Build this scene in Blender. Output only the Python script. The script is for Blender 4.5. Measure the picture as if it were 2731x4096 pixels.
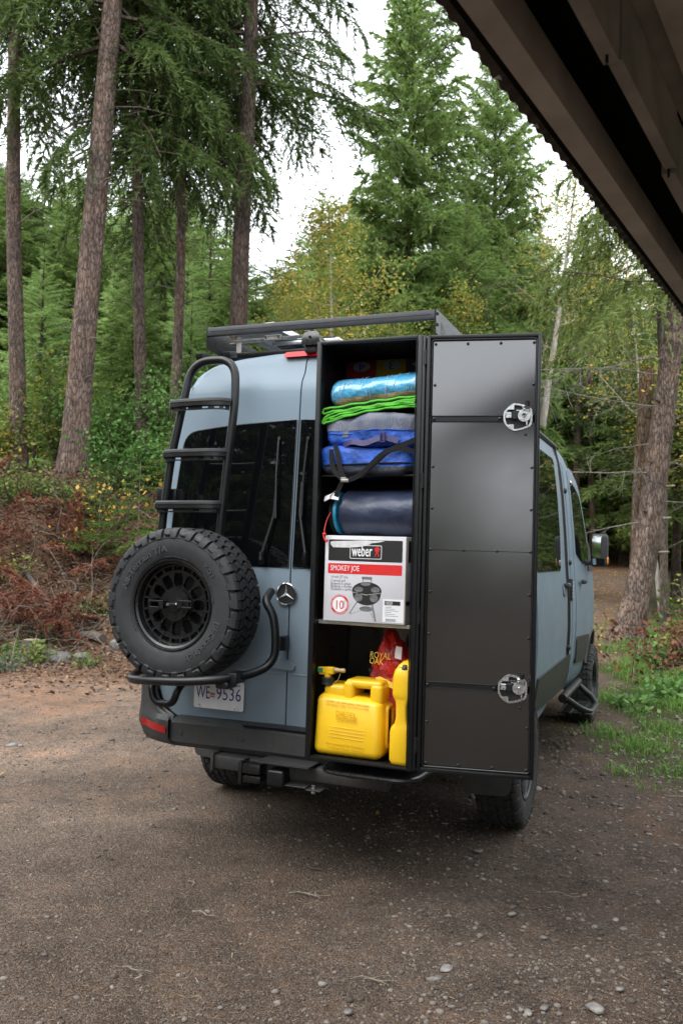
import bpy, bmesh, math, random
import numpy as np
from mathutils import Vector, Matrix, Euler, noise as mnoise
S = bpy.context.scene
for _o in list(bpy.data.objects): bpy.data.objects.remove(_o)
rng = np.random.default_rng(7)
random.seed(7)

# ---------------------------------------------------------------- camera
CAM = Vector((1.9523, -4.1336, 1.6381))
YAW, PITCH, ROLL = math.radians(22.032), math.radians(2.628), math.radians(1.6815)
cam_d = bpy.data.cameras.new('camera'); cam = bpy.data.objects.new('camera', cam_d)
S.collection.objects.link(cam)
_fw = Vector((-math.sin(YAW)*math.cos(PITCH), math.cos(YAW)*math.cos(PITCH), math.sin(PITCH)))
_r0 = Vector((math.cos(YAW), math.sin(YAW), 0)); _u0 = _r0.cross(_fw)
_R = _r0*math.cos(ROLL) + _u0*math.sin(ROLL); _U = -_r0*math.sin(ROLL) + _u0*math.cos(ROLL)
_m = Matrix((( _R.x, _U.x, -_fw.x, CAM.x), (_R.y, _U.y, -_fw.y, CAM.y), (_R.z, _U.z, -_fw.z, CAM.z), (0, 0, 0, 1)))
cam.matrix_world = _m
cam_d.sensor_fit = 'HORIZONTAL'; cam_d.sensor_width = 24.0; cam_d.lens = 30.279
cam_d.clip_start = 0.05; cam_d.clip_end = 600
cam_d.dof.use_dof = True; cam_d.dof.focus_distance = 3.95; cam_d.dof.aperture_fstop = 5.0
S.camera = cam

# ---------------------------------------------------------------- sky, sun, exposure (overcast)
W = bpy.data.worlds.new('World'); S.world = W; W.use_nodes = True
wt = W.node_tree; wt.nodes.clear()
w_out = wt.nodes.new('ShaderNodeOutputWorld'); w_bg = wt.nodes.new('ShaderNodeBackground')
w_sky = wt.nodes.new('ShaderNodeTexSky'); w_sky.sky_type = 'NISHITA'; w_sky.sun_disc = False
SUN_EL, SUN_AZ = math.radians(52), math.radians(218)
w_sky.sun_elevation = SUN_EL; w_sky.sun_rotation = SUN_AZ
w_sky.air_density = 1.0; w_sky.dust_density = 3.0; w_sky.ozone_density = 1.0
w_hs = wt.nodes.new('ShaderNodeHueSaturation'); w_hs.inputs['Saturation'].default_value = 0.16
w_mix = wt.nodes.new('ShaderNodeMix'); w_mix.data_type = 'RGBA'; w_mix.inputs[0].default_value = 0.72
w_mix.inputs[7].default_value = (8.6, 9.0, 9.6, 1)          # even cloud deck
wt.links.new(w_sky.outputs[0], w_hs.inputs['Color']); wt.links.new(w_hs.outputs[0], w_mix.inputs[6])
wt.links.new(w_mix.outputs[2], w_bg.inputs['Color']); w_bg.inputs['Strength'].default_value = 0.125
wt.links.new(w_bg.outputs[0], w_out.inputs[0])
sun_d = bpy.data.lights.new('sun', 'SUN'); sun_d.energy = 0.9; sun_d.angle = math.radians(50); sun_d.color = (1, .97, .92)
sun = bpy.data.objects.new('sun', sun_d); S.collection.objects.link(sun)
_sd = Vector((math.sin(SUN_AZ)*math.cos(SUN_EL), math.cos(SUN_AZ)*math.cos(SUN_EL), math.sin(SUN_EL)))
sun.rotation_euler = _sd.to_track_quat('Z', 'Y').to_euler()
S.view_settings.view_transform = 'Standard'; S.view_settings.look = 'None'
S.view_settings.exposure = 1.5; S.view_settings.gamma = 1.0; S.view_settings.use_curve_mapping = False
S.render.engine = 'CYCLES'
S.cycles.max_bounces = 8; S.cycles.diffuse_bounces = 4; S.cycles.glossy_bounces = 3
S.cycles.transmission_bounces = 4; S.cycles.transparent_max_bounces = 8
S.cycles.use_denoising = True; S.cycles.caustics_reflective = False; S.cycles.caustics_refractive = False

# ---------------------------------------------------------------- materials
def newmat(name):
    m = bpy.data.materials.new(name); m.use_nodes = True
    nt = m.node_tree; nt.nodes.clear()
    out = nt.nodes.new('ShaderNodeOutputMaterial'); b = nt.nodes.new('ShaderNodeBsdfPrincipled')
    nt.links.new(b.outputs[0], out.inputs[0])
    return m, nt, b
def N(nt, t, **kw):
    n = nt.nodes.new(t)
    for k, v in kw.items(): setattr(n, k, v)
    return n
def noise_tex(nt, scale, detail=4, rough=.55, coord='Object', stretch=None):
    tc = N(nt, 'ShaderNodeTexCoord'); src = tc.outputs[coord]
    if stretch:
        mp = N(nt, 'ShaderNodeMapping'); mp.inputs['Scale'].default_value = stretch
        nt.links.new(src, mp.inputs[0]); src = mp.outputs[0]
    n = N(nt, 'ShaderNodeTexNoise'); n.inputs['Scale'].default_value = scale
    n.inputs['Detail'].default_value = detail; n.inputs['Roughness'].default_value = rough
    nt.links.new(src, n.inputs['Vector'])
    return n
def ramp(nt, fac, stops):
    r = N(nt, 'ShaderNodeValToRGB'); e = r.color_ramp.elements
    while len(e) < len(stops): e.new(0.5)
    for i, (p, c) in enumerate(stops):
        e[i].position = p; e[i].color = (c[0], c[1], c[2], 1)
    nt.links.new(fac, r.inputs[0])
    return r
def pmat(name, col, rough=.5, metal=0., var=.12, scale=14, bump=0., bscale=250, coat=0., coat_rough=.05, spec=.5, rvar=.12, bdist=.001, dust=0.):
    m, nt, b = newmat(name)
    n = noise_tex(nt, scale, 5)
    lo = [max(0, c*(1-var*1.6)) for c in col]; hi = [c*(1+var*1.6) for c in col]
    r = ramp(nt, n.outputs[0], [(.25, lo), (.75, hi)])
    nt.links.new(r.outputs[0], b.inputs['Base Color'])
    mr = N(nt, 'ShaderNodeMapRange'); mr.inputs[1].default_value = .3; mr.inputs[2].default_value = .7
    mr.inputs[3].default_value = max(0, rough-rvar); mr.inputs[4].default_value = min(1, rough+rvar)
    n2 = noise_tex(nt, scale*2.7, 4); nt.links.new(n2.outputs[0], mr.inputs[0]); nt.links.new(mr.outputs[0], b.inputs['Roughness'])
    b.inputs['Metallic'].default_value = metal
    b.inputs['Specular IOR Level'].default_value = spec
    b.inputs['Coat Weight'].default_value = coat; b.inputs['Coat Roughness'].default_value = coat_rough
    if dust:
        # road dust: patchy everywhere, heavier low down
        gp = N(nt, 'ShaderNodeNewGeometry'); sx = N(nt, 'ShaderNodeSeparateXYZ'); nt.links.new(gp.outputs['Position'], sx.inputs[0])
        lz = N(nt, 'ShaderNodeMapRange'); lz.inputs[1].default_value = 1.5; lz.inputs[2].default_value = .35; lz.inputs[3].default_value = .10; lz.inputs[4].default_value = 1.
        nt.links.new(sx.outputs[2], lz.inputs[0]); dn = noise_tex(nt, 5, 7, .7); dr = ramp(nt, dn.outputs[0], [(.35, (0, 0, 0)), (.75, (1, 1, 1))])
        dm = N(nt, 'ShaderNodeMath', operation='MULTIPLY'); nt.links.new(lz.outputs[0], dm.inputs[0]); nt.links.new(dr.outputs[0], dm.inputs[1])
        ds = N(nt, 'ShaderNodeMath', operation='MULTIPLY'); ds.inputs[1].default_value = dust; nt.links.new(dm.outputs[0], ds.inputs[0])
        mxd = N(nt, 'ShaderNodeMix', data_type='RGBA'); mxd.inputs[7].default_value = (.20, .165, .13, 1)
        nt.links.new(ds.outputs[0], mxd.inputs[0]); nt.links.new(r.outputs[0], mxd.inputs[6]); nt.links.new(mxd.outputs[2], b.inputs['Base Color'])
    if bump:
        n3 = noise_tex(nt, bscale, 3); bp = N(nt, 'ShaderNodeBump'); bp.inputs['Strength'].default_value = bump
        bp.inputs['Distance'].default_value = bdist
        nt.links.new(n3.outputs[0], bp.inputs['Height']); nt.links.new(bp.outputs[0], b.inputs['Normal'])
    return m

def leaf_mat(name, stops, trans=.35, nscale=1.2, rough=.6, mixn=.55):
    """foliage: colour varies from leaf to leaf and in clumps; light comes through"""
    m = bpy.data.materials.new(name); m.use_nodes = True; nt = m.node_tree; nt.nodes.clear()
    out = N(nt, 'ShaderNodeOutputMaterial'); d = N(nt, 'ShaderNodeBsdfPrincipled'); t = N(nt, 'ShaderNodeBsdfTranslucent')
    mx = N(nt, 'ShaderNodeMixShader'); mx.inputs[0].default_value = trans
    g = N(nt, 'ShaderNodeNewGeometry'); n = noise_tex(nt, nscale, 2)
    oi = N(nt, 'ShaderNodeObjectInfo')
    a = N(nt, 'ShaderNodeMath', operation='MULTIPLY'); a.inputs[1].default_value = 1-mixn
    nt.links.new(g.outputs['Random Per Island'], a.inputs[0])
    b2 = N(nt, 'ShaderNodeMath', operation='MULTIPLY_ADD'); b2.inputs[1].default_value = mixn
    nt.links.new(n.outputs[0], b2.inputs[0]); nt.links.new(a.outputs[0], b2.inputs[2])
    c2 = N(nt, 'ShaderNodeMath', operation='MULTIPLY_ADD'); c2.inputs[1].default_value = .22
    sb = N(nt, 'ShaderNodeMath', operation='SUBTRACT'); sb.inputs[1].default_value = .5
    nt.links.new(oi.outputs['Random'], sb.inputs[0]); nt.links.new(sb.outputs[0], c2.inputs[0]); nt.links.new(b2.outputs[0], c2.inputs[2])
    r = ramp(nt, c2.outputs[0], stops)
    nt.links.new(r.outputs[0], d.inputs['Base Color']); nt.links.new(r.outputs[0], t.inputs['Color'])
    d.inputs['Roughness'].default_value = rough; d.inputs['Specular IOR Level'].default_value = .35
    nt.links.new(d.outputs[0], mx.inputs[1]); nt.links.new(t.outputs[0], mx.inputs[2]); nt.links.new(mx.outputs[0], out.inputs[0])
    return m

def bark_mat(name, lo, hi, scale=6, ridge=1.):
    m, nt, b = newmat(name)
    n1 = noise_tex(nt, scale, 6, .65, stretch=(1.6, 1.6, .35)); n2 = noise_tex(nt, scale*.35, 3)
    v = N(nt, 'ShaderNodeTexVoronoi'); v.feature = 'DISTANCE_TO_EDGE'; v.inputs['Scale'].default_value = scale*3
    tc = N(nt, 'ShaderNodeTexCoord'); mp = N(nt, 'ShaderNodeMapping'); mp.inputs['Scale'].default_value = (1.3, 1.3, .28)
    mxv = N(nt, 'ShaderNodeMix', data_type='RGBA'); mxv.inputs[0].default_value = .12
    nt.links.new(tc.outputs['Object'], mxv.inputs[6]); nt.links.new(n1.outputs[1], mxv.inputs[7])
    nt.links.new(mxv.outputs[2], mp.inputs[0]); nt.links.new(mp.outputs[0], v.inputs['Vector'])
    r = ramp(nt, n1.outputs[0], [(.3, [c*.7 for c in lo]), (.5, lo), (.72, hi)])
    r2 = ramp(nt, n2.outputs[0], [(.35, (.8, .8, .8)), (.7, (1.25, 1.1, 1.0))])
    r3 = ramp(nt, v.outputs[0], [(0., (.32, .29, .27)), (.10, (.85, .84, .83)), (.3, (1.05, 1.04, 1.03))])
    mu = N(nt, 'ShaderNodeMix', data_type='RGBA', blend_type='MULTIPLY'); mu.inputs[0].default_value = 1
    mu2 = N(nt, 'ShaderNodeMix', data_type='RGBA', blend_type='MULTIPLY'); mu2.inputs[0].default_value = ridge
    nt.links.new(r.outputs[0], mu.inputs[6]); nt.links.new(r2.outputs[0], mu.inputs[7])
    nt.links.new(mu.outputs[2], mu2.inputs[6]); nt.links.new(r3.outputs[0], mu2.inputs[7])
    nt.links.new(mu2.outputs[2], b.inputs['Base Color']); b.inputs['Roughness'].default_value = .9
    b.inputs['Specular IOR Level'].default_value = .2
    bp = N(nt, 'ShaderNodeBump'); bp.inputs['Strength'].default_value = 1.; bp.inputs['Distance'].default_value = .035
    ad = N(nt, 'ShaderNodeMath', operation='MULTIPLY'); nt.links.new(r3.outputs[0], ad.inputs[0]); nt.links.new(n1.outputs[0], ad.inputs[1])
    nt.links.new(ad.outputs[0], bp.inputs['Height']); nt.links.new(bp.outputs[0], b.inputs['Normal'])
    return m

M = {}
M['paint'] = pmat('blue_grey_paint', (.188, .244, .290), .45, 0, .04, 3, coat=.10, coat_rough=.04, rvar=.04, spec=.12, dust=.22)
M['plastic'] = pmat('dark_grey_plastic', (.022, .0235, .0255), .55, 0, .15, 30, bump=.25, bscale=500, rvar=.08, dust=.16)
M['black'] = pmat('black_powder_coat', (.0075, .0078, .0085), .36, 0, .2, 40, bump=.35, bscale=700, rvar=.06, spec=.4)
M['black_satin'] = pmat('black_satin_metal', (.008, .008, .0088), .32, 0, .2, 20, rvar=.08)
M['frame'] = pmat('box_black_coat', (.0075, .008, .0087), .38, 0, .15, 30, bump=.3, bscale=600, rvar=.06, spec=.35)
M['inside'] = pmat('box_inside_coat', (.0065, .0065, .007), .5, 0, .15, 20)
M['rubber'] = pmat('tyre_rubber', (.0185, .020, .022), .66, 0, .22, 12, bump=.3, bscale=300, rvar=.1, dust=.06)
M['tread'] = pmat('tread_rubber', (.0155, .0165, .018), .62, 0, .3, 18, bump=.4, bscale=260, rvar=.12)
M['letter'] = pmat('letter_sheen_rubber', (.060, .063, .067), .5, 0, .1, 25)  # paler than the tyre, standing in for sheen on the letters
M['dusty'] = pmat('dusty_tyre_rubber', (.030, .029, .028), .85, 0, .3, 12, bump=.4, bscale=260)
M['rim'] = pmat('black_wheel_paint', (.008, .008, .0085), .30, 0, .15, 30, rvar=.08)
M['rack'] = pmat('rack_grey_coat', (.028, .030, .034), .45, 0, .12, 30, bump=.3, bscale=600)
M['star'] = pmat('bright_star', (.70, .71, .72), .32, .6, .05, 30)
M['glass'] = pmat('tinted_glass', (.003, .0034, .004), .015, 0, .05, 4, rvar=.01, spec=.5)
M['mirror'] = pmat('mirror_glass', (.75, .8, .8), .03, 1, .02, 4, rvar=.01)
M['red_lens'] = pmat('red_lens', (.42, .004, .007), .3, 0, .15, 60, rvar=.04, spec=.3)
M['red_reflector'] = pmat('red_reflector', (.26, .006, .008), .3, 0, .2, 120)
M['amber'] = pmat('amber_lens', (.75, .22, .03), .15, 0, .1, 60)
M['clear'] = pmat('clear_lens', (.6, .62, .62), .12, 0, .1, 60)
M['chrome'] = pmat('chrome', (.78, .79, .8), .08, 1, .03, 20, rvar=.03)
M['zinc'] = pmat('zinc_plate', (.62, .64, .64), .3, 1, .2, 55, rvar=.12)
M['alu'] = pmat('aluminium', (.68, .69, .70), .35, .9, .08, 30, rvar=.08)
M['steel'] = pmat('dull_steel', (.30, .29, .27), .45, .8, .2, 30)
M['panel_blue'] = pmat('solar_cell', (.05, .06, .09), .25, 0, .1, 12)
M['plate'] = pmat('plate_white', (.72, .73, .74), .35, 0, .04, 20)
M['ink_blue'] = pmat('plate_blue', (.012, .022, .20), .4, 0, .1, 60)
M['ink_black'] = pmat('print_black', (.012, .012, .012), .5, 0, .1, 60)
M['ink_red'] = pmat('print_red', (.62, .018, .02), .45, 0, .06, 40)
M['ink_white'] = pmat('print_white', (.75, .75, .77), .5, 0, .03, 40)
M['ink_yellow'] = pmat('print_yellow', (.72, .50, .04), .5, 0, .06, 40)
M['ink_grey'] = pmat('print_grey', (.16, .16, .17), .5, 0, .15, 90)
M['card'] = pmat('white_cardboard', (.58, .58, .615), .55, 0, .04, 9, bump=.12, bscale=60)
M['torn'] = pmat('torn_card', (.60, .59, .58), .8, 0, .12, 40, bump=.5, bscale=150)
M['card_brown'] = pmat('brown_cardboard', (.30, .19, .10), .8, 0, .15, 40)
M['yellow'] = pmat('yellow_jug_plastic', (.78, .47, .012), .38, 0, .05, 8, bump=.1, bscale=160, rvar=.06)
M['emboss_shade'] = pmat('emboss_shade_yellow', (.60, .34, .008), .5, 0, .05, 20)  # darker yellow stands in for shading on the moulded letters
M['green_cap'] = pmat('green_tag', (.02, .25, .10), .4)
M['tan_plastic'] = pmat('tan_nozzle', (.42, .30, .13), .4)
M['bag_red'] = pmat('red_charcoal_bag', (.50, .016, .012), .34, 0, .45, 14, bump=1., bscale=16, rvar=.12, bdist=.02)
M['lime'] = pmat('lime_piping', (.075, .42, .018), .55, 0, .1, 40)
M['mat_dark'] = pmat('dark_green_mat', (.03, .06, .035), .8, 0, .5, 60)
M['web_black'] = pmat('black_webbing', (.008, .008, .0085), .8, 0, .3, 120, bump=.5, bscale=500, spec=.2)
M['web_purple'] = pmat('purple_webbing', (.030, .020, .10), .55, 0, .3, 90, bump=.5, bscale=500)
M['blue_fabric'] = pmat('blue_fabric', (.016, .085, .42), .6, 0, .35, 12, bump=.9, bscale=38, bdist=.008)
M['navy'] = pmat('navy_nylon', (.026, .036, .072), .45, 0, .2, 6, bump=.5, bscale=11, rvar=.08, bdist=.02)
M['teal'] = pmat('teal_nylon', (.015, .26, .42), .45, 0, .15, 20, bump=.5, bscale=40, bdist=.004)
M['tag_white'] = pmat('care_tag', (.66, .62, .63), .7)
M['red_cord'] = pmat('red_cord', (.60, .025, .02), .5)
M['roll_blue'] = pmat('sky_blue_roll', (.075, .36, .60), .40, 0, .14, 10, bump=.9, bscale=34, coat=1., coat_rough=.10, bdist=.010)
M['roll_tan'] = pmat('tan_roll', (.50, .33, .21), .45, 0, .14, 10, bump=.9, bscale=34, coat=1., coat_rough=.14, bdist=.010)
M['taupe'] = pmat('taupe_painted_wood', (.48, .445, .42), .7, 0, .15, 7, bump=.3, bscale=60)
M['wood_grey'] = pmat('grey_wood', (.31, .295, .275), .8, 0, .25, 6, bump=.4, bscale=50)
M['wood_brown'] = pmat('brown_wood', (.22, .19, .155), .8, 0, .25, 6, bump=.4, bscale=50)
M['gap_shade'] = pmat('gap_shade_black', (.004, .004, .004), .95, 0, .2, 20, spec=.1)  # near-black standing in for shade under the roof sheet
M['sheet'] = pmat('weathered_sheet_metal', (.06, .045, .038), .6, .3, .4, 12)
M['stone'] = pmat('grey_stone', (.14, .13, .122), .9, 0, .45, 25, bump=.5, bscale=45, bdist=.004)
M['stone_light'] = pmat('pale_stone', (.20, .185, .168), .9, 0, .4, 30, bump=.5, bscale=45, bdist=.004)
M['twig'] = pmat('grey_twig', (.20, .165, .13), .9, 0, .35, 20)
M['twig_dark'] = pmat('dark_twig', (.07, .05, .038), .9, 0, .35, 20)
M['deadwood'] = pmat('dead_grey_wood', (.095, .078, .064), .9, 0, .3, 10, bump=.6, bscale=40, bdist=.01)
M['cut_wood'] = pmat('cut_wood', (.36, .29, .20), .8, 0, .25, 20)
M['fallen_leaf'] = pmat('fallen_leaf', (.42, .24, .06), .7, 0, .4, 5)
M['bark_fir'] = bark_mat('fir_bark', (.185, .142, .122), (.34, .275, .245), 7)
M['bark_near'] = bark_mat('near_bark', (.190, .150, .128), (.36, .30, .26), 8)
M['bark_dark'] = bark_mat('dark_bark', (.115, .090, .077), (.205, .168, .146), 7)
M['bark_birch'] = bark_mat('birch_bark', (.55, .52, .48), (.74, .71, .67), 5, .25)
M['bark_thin'] = bark_mat('thin_grey_bark', (.17, .15, .125), (.30, .28, .25), 9, .6)
M['snag'] = bark_mat('snag_wood', (.12, .085, .055), (.24, .175, .12), 5)
M['fol_dark'] = leaf_mat('dark_fir_needles', [(.25, (.048, .080, .020)), (.5, (.098, .150, .038)), (.75, (.165, .232, .062))], .45)
M['fol_mid'] = leaf_mat('mid_fir_needles', [(.25, (.112, .180, .046)), (.5, (.200, .300, .082)), (.75, (.29, .395, .12))], .5)
M['fol_light'] = leaf_mat('young_fir_needles', [(.25, (.21, .33, .10)), (.5, (.32, .46, .155)), (.75, (.42, .56, .215))], .55)
M['fol_olive'] = leaf_mat('olive_fir_needles', [(.25, (.085, .135, .034)), (.5, (.165, .225, .06)), (.8, (.25, .30, .09))], .48)
M['fol_sap'] = leaf_mat('sapling_needles', [(.25, (.06, .10, .02)), (.5, (.11, .17, .032)), (.8, (.17, .23, .045))], .35)
M['fol_dead'] = leaf_mat('dead_red_needles', [(.25, (.085, .030, .018)), (.5, (.18, .062, .035)), (.8, (.29, .125, .072))], .2)
M['fol_brown'] = leaf_mat('dead_brown_leaves', [(.25, (.06, .022, .012)), (.5, (.14, .048, .024)), (.8, (.24, .095, .048))], .25)
M['leaf_yellow'] = leaf_mat('yellow_green_leaves', [(.12, (.11, .19, .035)), (.46, (.25, .32, .07)), (.68, (.45, .44, .11)), (.88, (.70, .44, .08))], .45, mixn=.4)
M['leaf_gold'] = leaf_mat('gold_leaves', [(.2, (.50, .36, .06)), (.5, (.68, .46, .09)), (.8, (.72, .36, .06))], .4)
M['leaf_green'] = leaf_mat('green_leaves', [(.2, (.055, .13, .024)), (.5, (.11, .23, .05)), (.8, (.20, .35, .09))], .35)
M['leaf_mixed'] = leaf_mat('mixed_shrub_leaves', [(.2, (.06, .12, .022)), (.5, (.14, .22, .04)), (.72, (.32, .30, .06)), (.9, (.60, .40, .06))], .35)
M['leaf_sage'] = leaf_mat('sage_leaves', [(.2, (.05, .085, .045)), (.5, (.10, .15, .085)), (.8, (.18, .23, .13))], .3)
M['grass'] = leaf_mat('grass_blades', [(.2, (.06, .15, .022)), (.5, (.12, .26, .04)), (.85, (.26, .36, .09))], .4)

# ---------------------------------------------------------------- geometry helpers: every shape is (verts, faces)
def join(*gs):
    V = []; F = []
    for g in gs:
        if isinstance(g, list): g = join(*g)
        o = len(V); V += [tuple(v) for v in g[0]]; F += [tuple(i+o for i in f) for f in g[1]]
    return V, F
def xf(g, mat):
    return [tuple(mat @ Vector(v)) for v in g[0]], g[1]
def box(x0, x1, y0, y1, z0, z1):
    V = [(x, y, z) for x in (x0, x1) for y in (y0, y1) for z in (z0, z1)]
    return V, [(0, 1, 3, 2), (4, 6, 7, 5), (0, 4, 5, 1), (2, 3, 7, 6), (0, 2, 6, 4), (1, 5, 7, 3)]
def rbox(x0, x1, y0, y1, z0, z1, r=.004, seg=2):
    bm = bmesh.new(); bmesh.ops.create_cube(bm, size=1)
    for v in bm.verts:
        v.co = Vector((x0+(v.co.x+.5)*(x1-x0), y0+(v.co.y+.5)*(y1-y0), z0+(v.co.z+.5)*(z1-z0)))
    bmesh.ops.bevel(bm, geom=list(bm.edges), offset=r, segments=seg, affect='EDGES', profile=.5)
    bm.verts.index_update()
    g = [tuple(v.co) for v in bm.verts], [tuple(v.index for v in f.verts) for f in bm.faces]
    bm.free(); return g
def fillet(pts, r, n=6, closed=False):
    P = [Vector(p) for p in pts]; out = []; L = len(P)
    for i in range(L):
        if not closed and i in (0, L-1): out.append(P[i]); continue
        a, b, c = P[i-1], P[i], P[(i+1) % L]
        d1 = (a-b); d2 = (c-b); rr = r[i] if isinstance(r, (list, tuple)) else r
        k = min(rr, d1.length*.48, d2.length*.48)
        if k < 1e-5: out.append(b); continue
        p0 = b+d1.normalized()*k; p2 = b+d2.normalized()*k
        for j in range(n+1):
            t = j/n; out.append(p0*(1-t)**2 + b*2*t*(1-t) + p2*t*t)
    return out
def tube(pts, r, n=10, caps=True, closed=False):
    P = [Vector(p) for p in pts]; V = []; F = []; L = len(P)
    up = None
    for i in range(L):
        if closed: t = (P[(i+1) % L]-P[i-1])
        else: t = P[min(i+1, L-1)]-P[max(i-1, 0)]
        t.normalize()
        if up is None:
            up = t.orthogonal().normalized()
        else:
            up = (up - t*up.dot(t)).normalized()
        s = t.cross(up); rr = r[i] if isinstance(r, (list, tuple, np.ndarray)) else r
        for k in range(n):
            a = 2*math.pi*k/n; V.append(tuple(P[i]+(up*math.cos(a)+s*math.sin(a))*rr))
    for i in range(L if closed else L-1):
        j = (i+1) % L
        for k in range(n): F.append((i*n+k, i*n+(k+1) % n, j*n+(k+1) % n, j*n+k))
    if caps and not closed:
        F.append(tuple(range(n-1, -1, -1))); F.append(tuple((L-1)*n+k for k in range(n)))
    return V, F
def ribbon(pts, nrm, w, th=.0012):
    P = [Vector(p) for p in pts]; V = []; F = []
    for i, p in enumerate(P):
        t = (P[min(i+1, len(P)-1)]-P[max(i-1, 0)]).normalized()
        n_ = Vector(nrm[i] if isinstance(nrm, list) else nrm); s = t.cross(n_).normalized(); n_ = s.cross(t).normalized()
        for a, b in ((-1, -1), (1, -1), (1, 1), (-1, 1)): V.append(tuple(p+s*a*w/2+n_*b*th))
    for i in range(len(P)-1):
        for k in range(4): F.append((i*4+k, i*4+(k+1) % 4, i*4+4+(k+1) % 4, i*4+4+k))
    F.append((3, 2, 1, 0)); m = 4*(len(P)-1); F.append((m, m+1, m+2, m+3))
    return V, F
def lathe(prof, n=48, closed_prof=False):
    """profile of (r, y) spun round the local Y axis"""
    V = []; F = []; L = len(prof)
    for k in range(n):
        a = 2*math.pi*k/n
        for r, y in prof: V.append((r*math.cos(a), y, r*math.sin(a)))
    for k in range(n):
        k2 = (k+1) % n
        for i in range(L if closed_prof else L-1):
            j = (i+1) % L; F.append((k*L+i, k*L+j, k2*L+j, k2*L+i))
    return V, F
def disc(c, r, y0, y1, n=24):
    return [(c[0]+r*math.cos(2*math.pi*k/n), y, c[1]+r*math.sin(2*math.pi*k/n)) for y in (y0, y1) for k in range(n)], \
        [tuple(range(n)), tuple(range(2*n-1, n-1, -1))]+[(k, n+k, n+(k+1) % n, (k+1) % n) for k in range(n)]
def panel(outline, step, fn, thick=.004, step2=None):
    """a thin shaped sheet: outline in (a,b), cut into a grid and mapped by fn(a, b, depth) -> xyz"""
    bm = bmesh.new()
    f = bm.faces.new([bm.verts.new((p[0], p[1], 0)) for p in outline])
    a0, a1 = min(p[0] for p in outline), max(p[0] for p in outline); b0, b1 = min(p[1] for p in outline), max(p[1] for p in outline)
    for lo, hi, ax, st in ((a0, a1, 0, step), (b0, b1, 1, step2 or step)):
        if not st: continue
        k = max(1, round((hi-lo)/st))
        for i in range(1, k):
            co = [0, 0, 0]; no = [0, 0, 0]; co[ax] = lo+(hi-lo)*i/k; no[ax] = 1
            bmesh.ops.bisect_plane(bm, geom=list(bm.verts)+list(bm.edges)+list(bm.faces), plane_co=co, plane_no=no, dist=1e-6)
    bm.verts.index_update()
    P = [(v.co.x, v.co.y) for v in bm.verts]; n = len(P)
    V = [tuple(fn(a, b, 0.)) for a, b in P]+[tuple(fn(a, b, thick)) for a, b in P]
    F = [tuple(v.index for v in f.verts) for f in bm.faces]
    F2 = [tuple(i+n for i in reversed(f)) for f in F]
    E = []
    for e in bm.edges:
        if len(e.link_faces) == 1:
            a, b = e.verts[0].index, e.verts[1].index; E.append((a, b, b+n, a+n))
    bm.free()
    return V, F+F2+E
def flat_prism(outline, fn, thick):
    return panel(outline, None, fn, thick)
def rr_outline(x0, x1, z0, z1, r, n=5):
    return [(p.x, p.y) for p in fillet([(x0, z0, 0), (x1, z0, 0), (x1, z1, 0), (x0, z1, 0)], r, n, True)]
def text_geo(s, size=1., align='LEFT', extr=0., xscale=1.):
    cu = bpy.data.curves.new('t', 'FONT'); cu.body = s; cu.size = size; cu.align_x = align; cu.extrude = extr; cu.resolution_u = 2
    ob = bpy.data.objects.new('t', cu); S.collection.objects.link(ob)
    me = bpy.data.meshes.new_from_object(ob)
    g = [(v.co.x*xscale, v.co.y, v.co.z) for v in me.vertices], [tuple(p.vertices) for p in me.polygons]
    bpy.data.objects.remove(ob); bpy.data.curves.remove(cu); bpy.data.meshes.remove(me)
    return g
def superbox(cx, cy, cz, hx, hy, hz, e=.35, nu=40, nv=24, amp=0., fr=8., seed=0):
    """soft bulging box (superellipsoid) with creases from noise"""
    V = []; F = []
    sp = lambda t, p: math.copysign(abs(t)**p, t)
    for j in range(nv+1):
        ph = -math.pi/2+math.pi*j/nv
        for i in range(nu):
            th = 2*math.pi*i/nu
            x = sp(math.cos(ph), e)*sp(math.cos(th), e); y = sp(math.cos(ph), e)*sp(math.sin(th), e); z = sp(math.sin(ph), e)
            p = Vector((cx+x*hx, cy+y*hy, cz+z*hz))
            if amp:
                d = mnoise.fractal(p*fr+Vector((seed*7.3, seed, 0)), 1., 2., 3)*amp
                p += Vector((x, y, z)).normalized()*d
            V.append(tuple(p))
    for j in range(nv):
        for i in range(nu): F.append((j*nu+i, j*nu+(i+1) % nu, (j+1)*nu+(i+1) % nu, (j+1)*nu+i))
    return V, F

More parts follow.
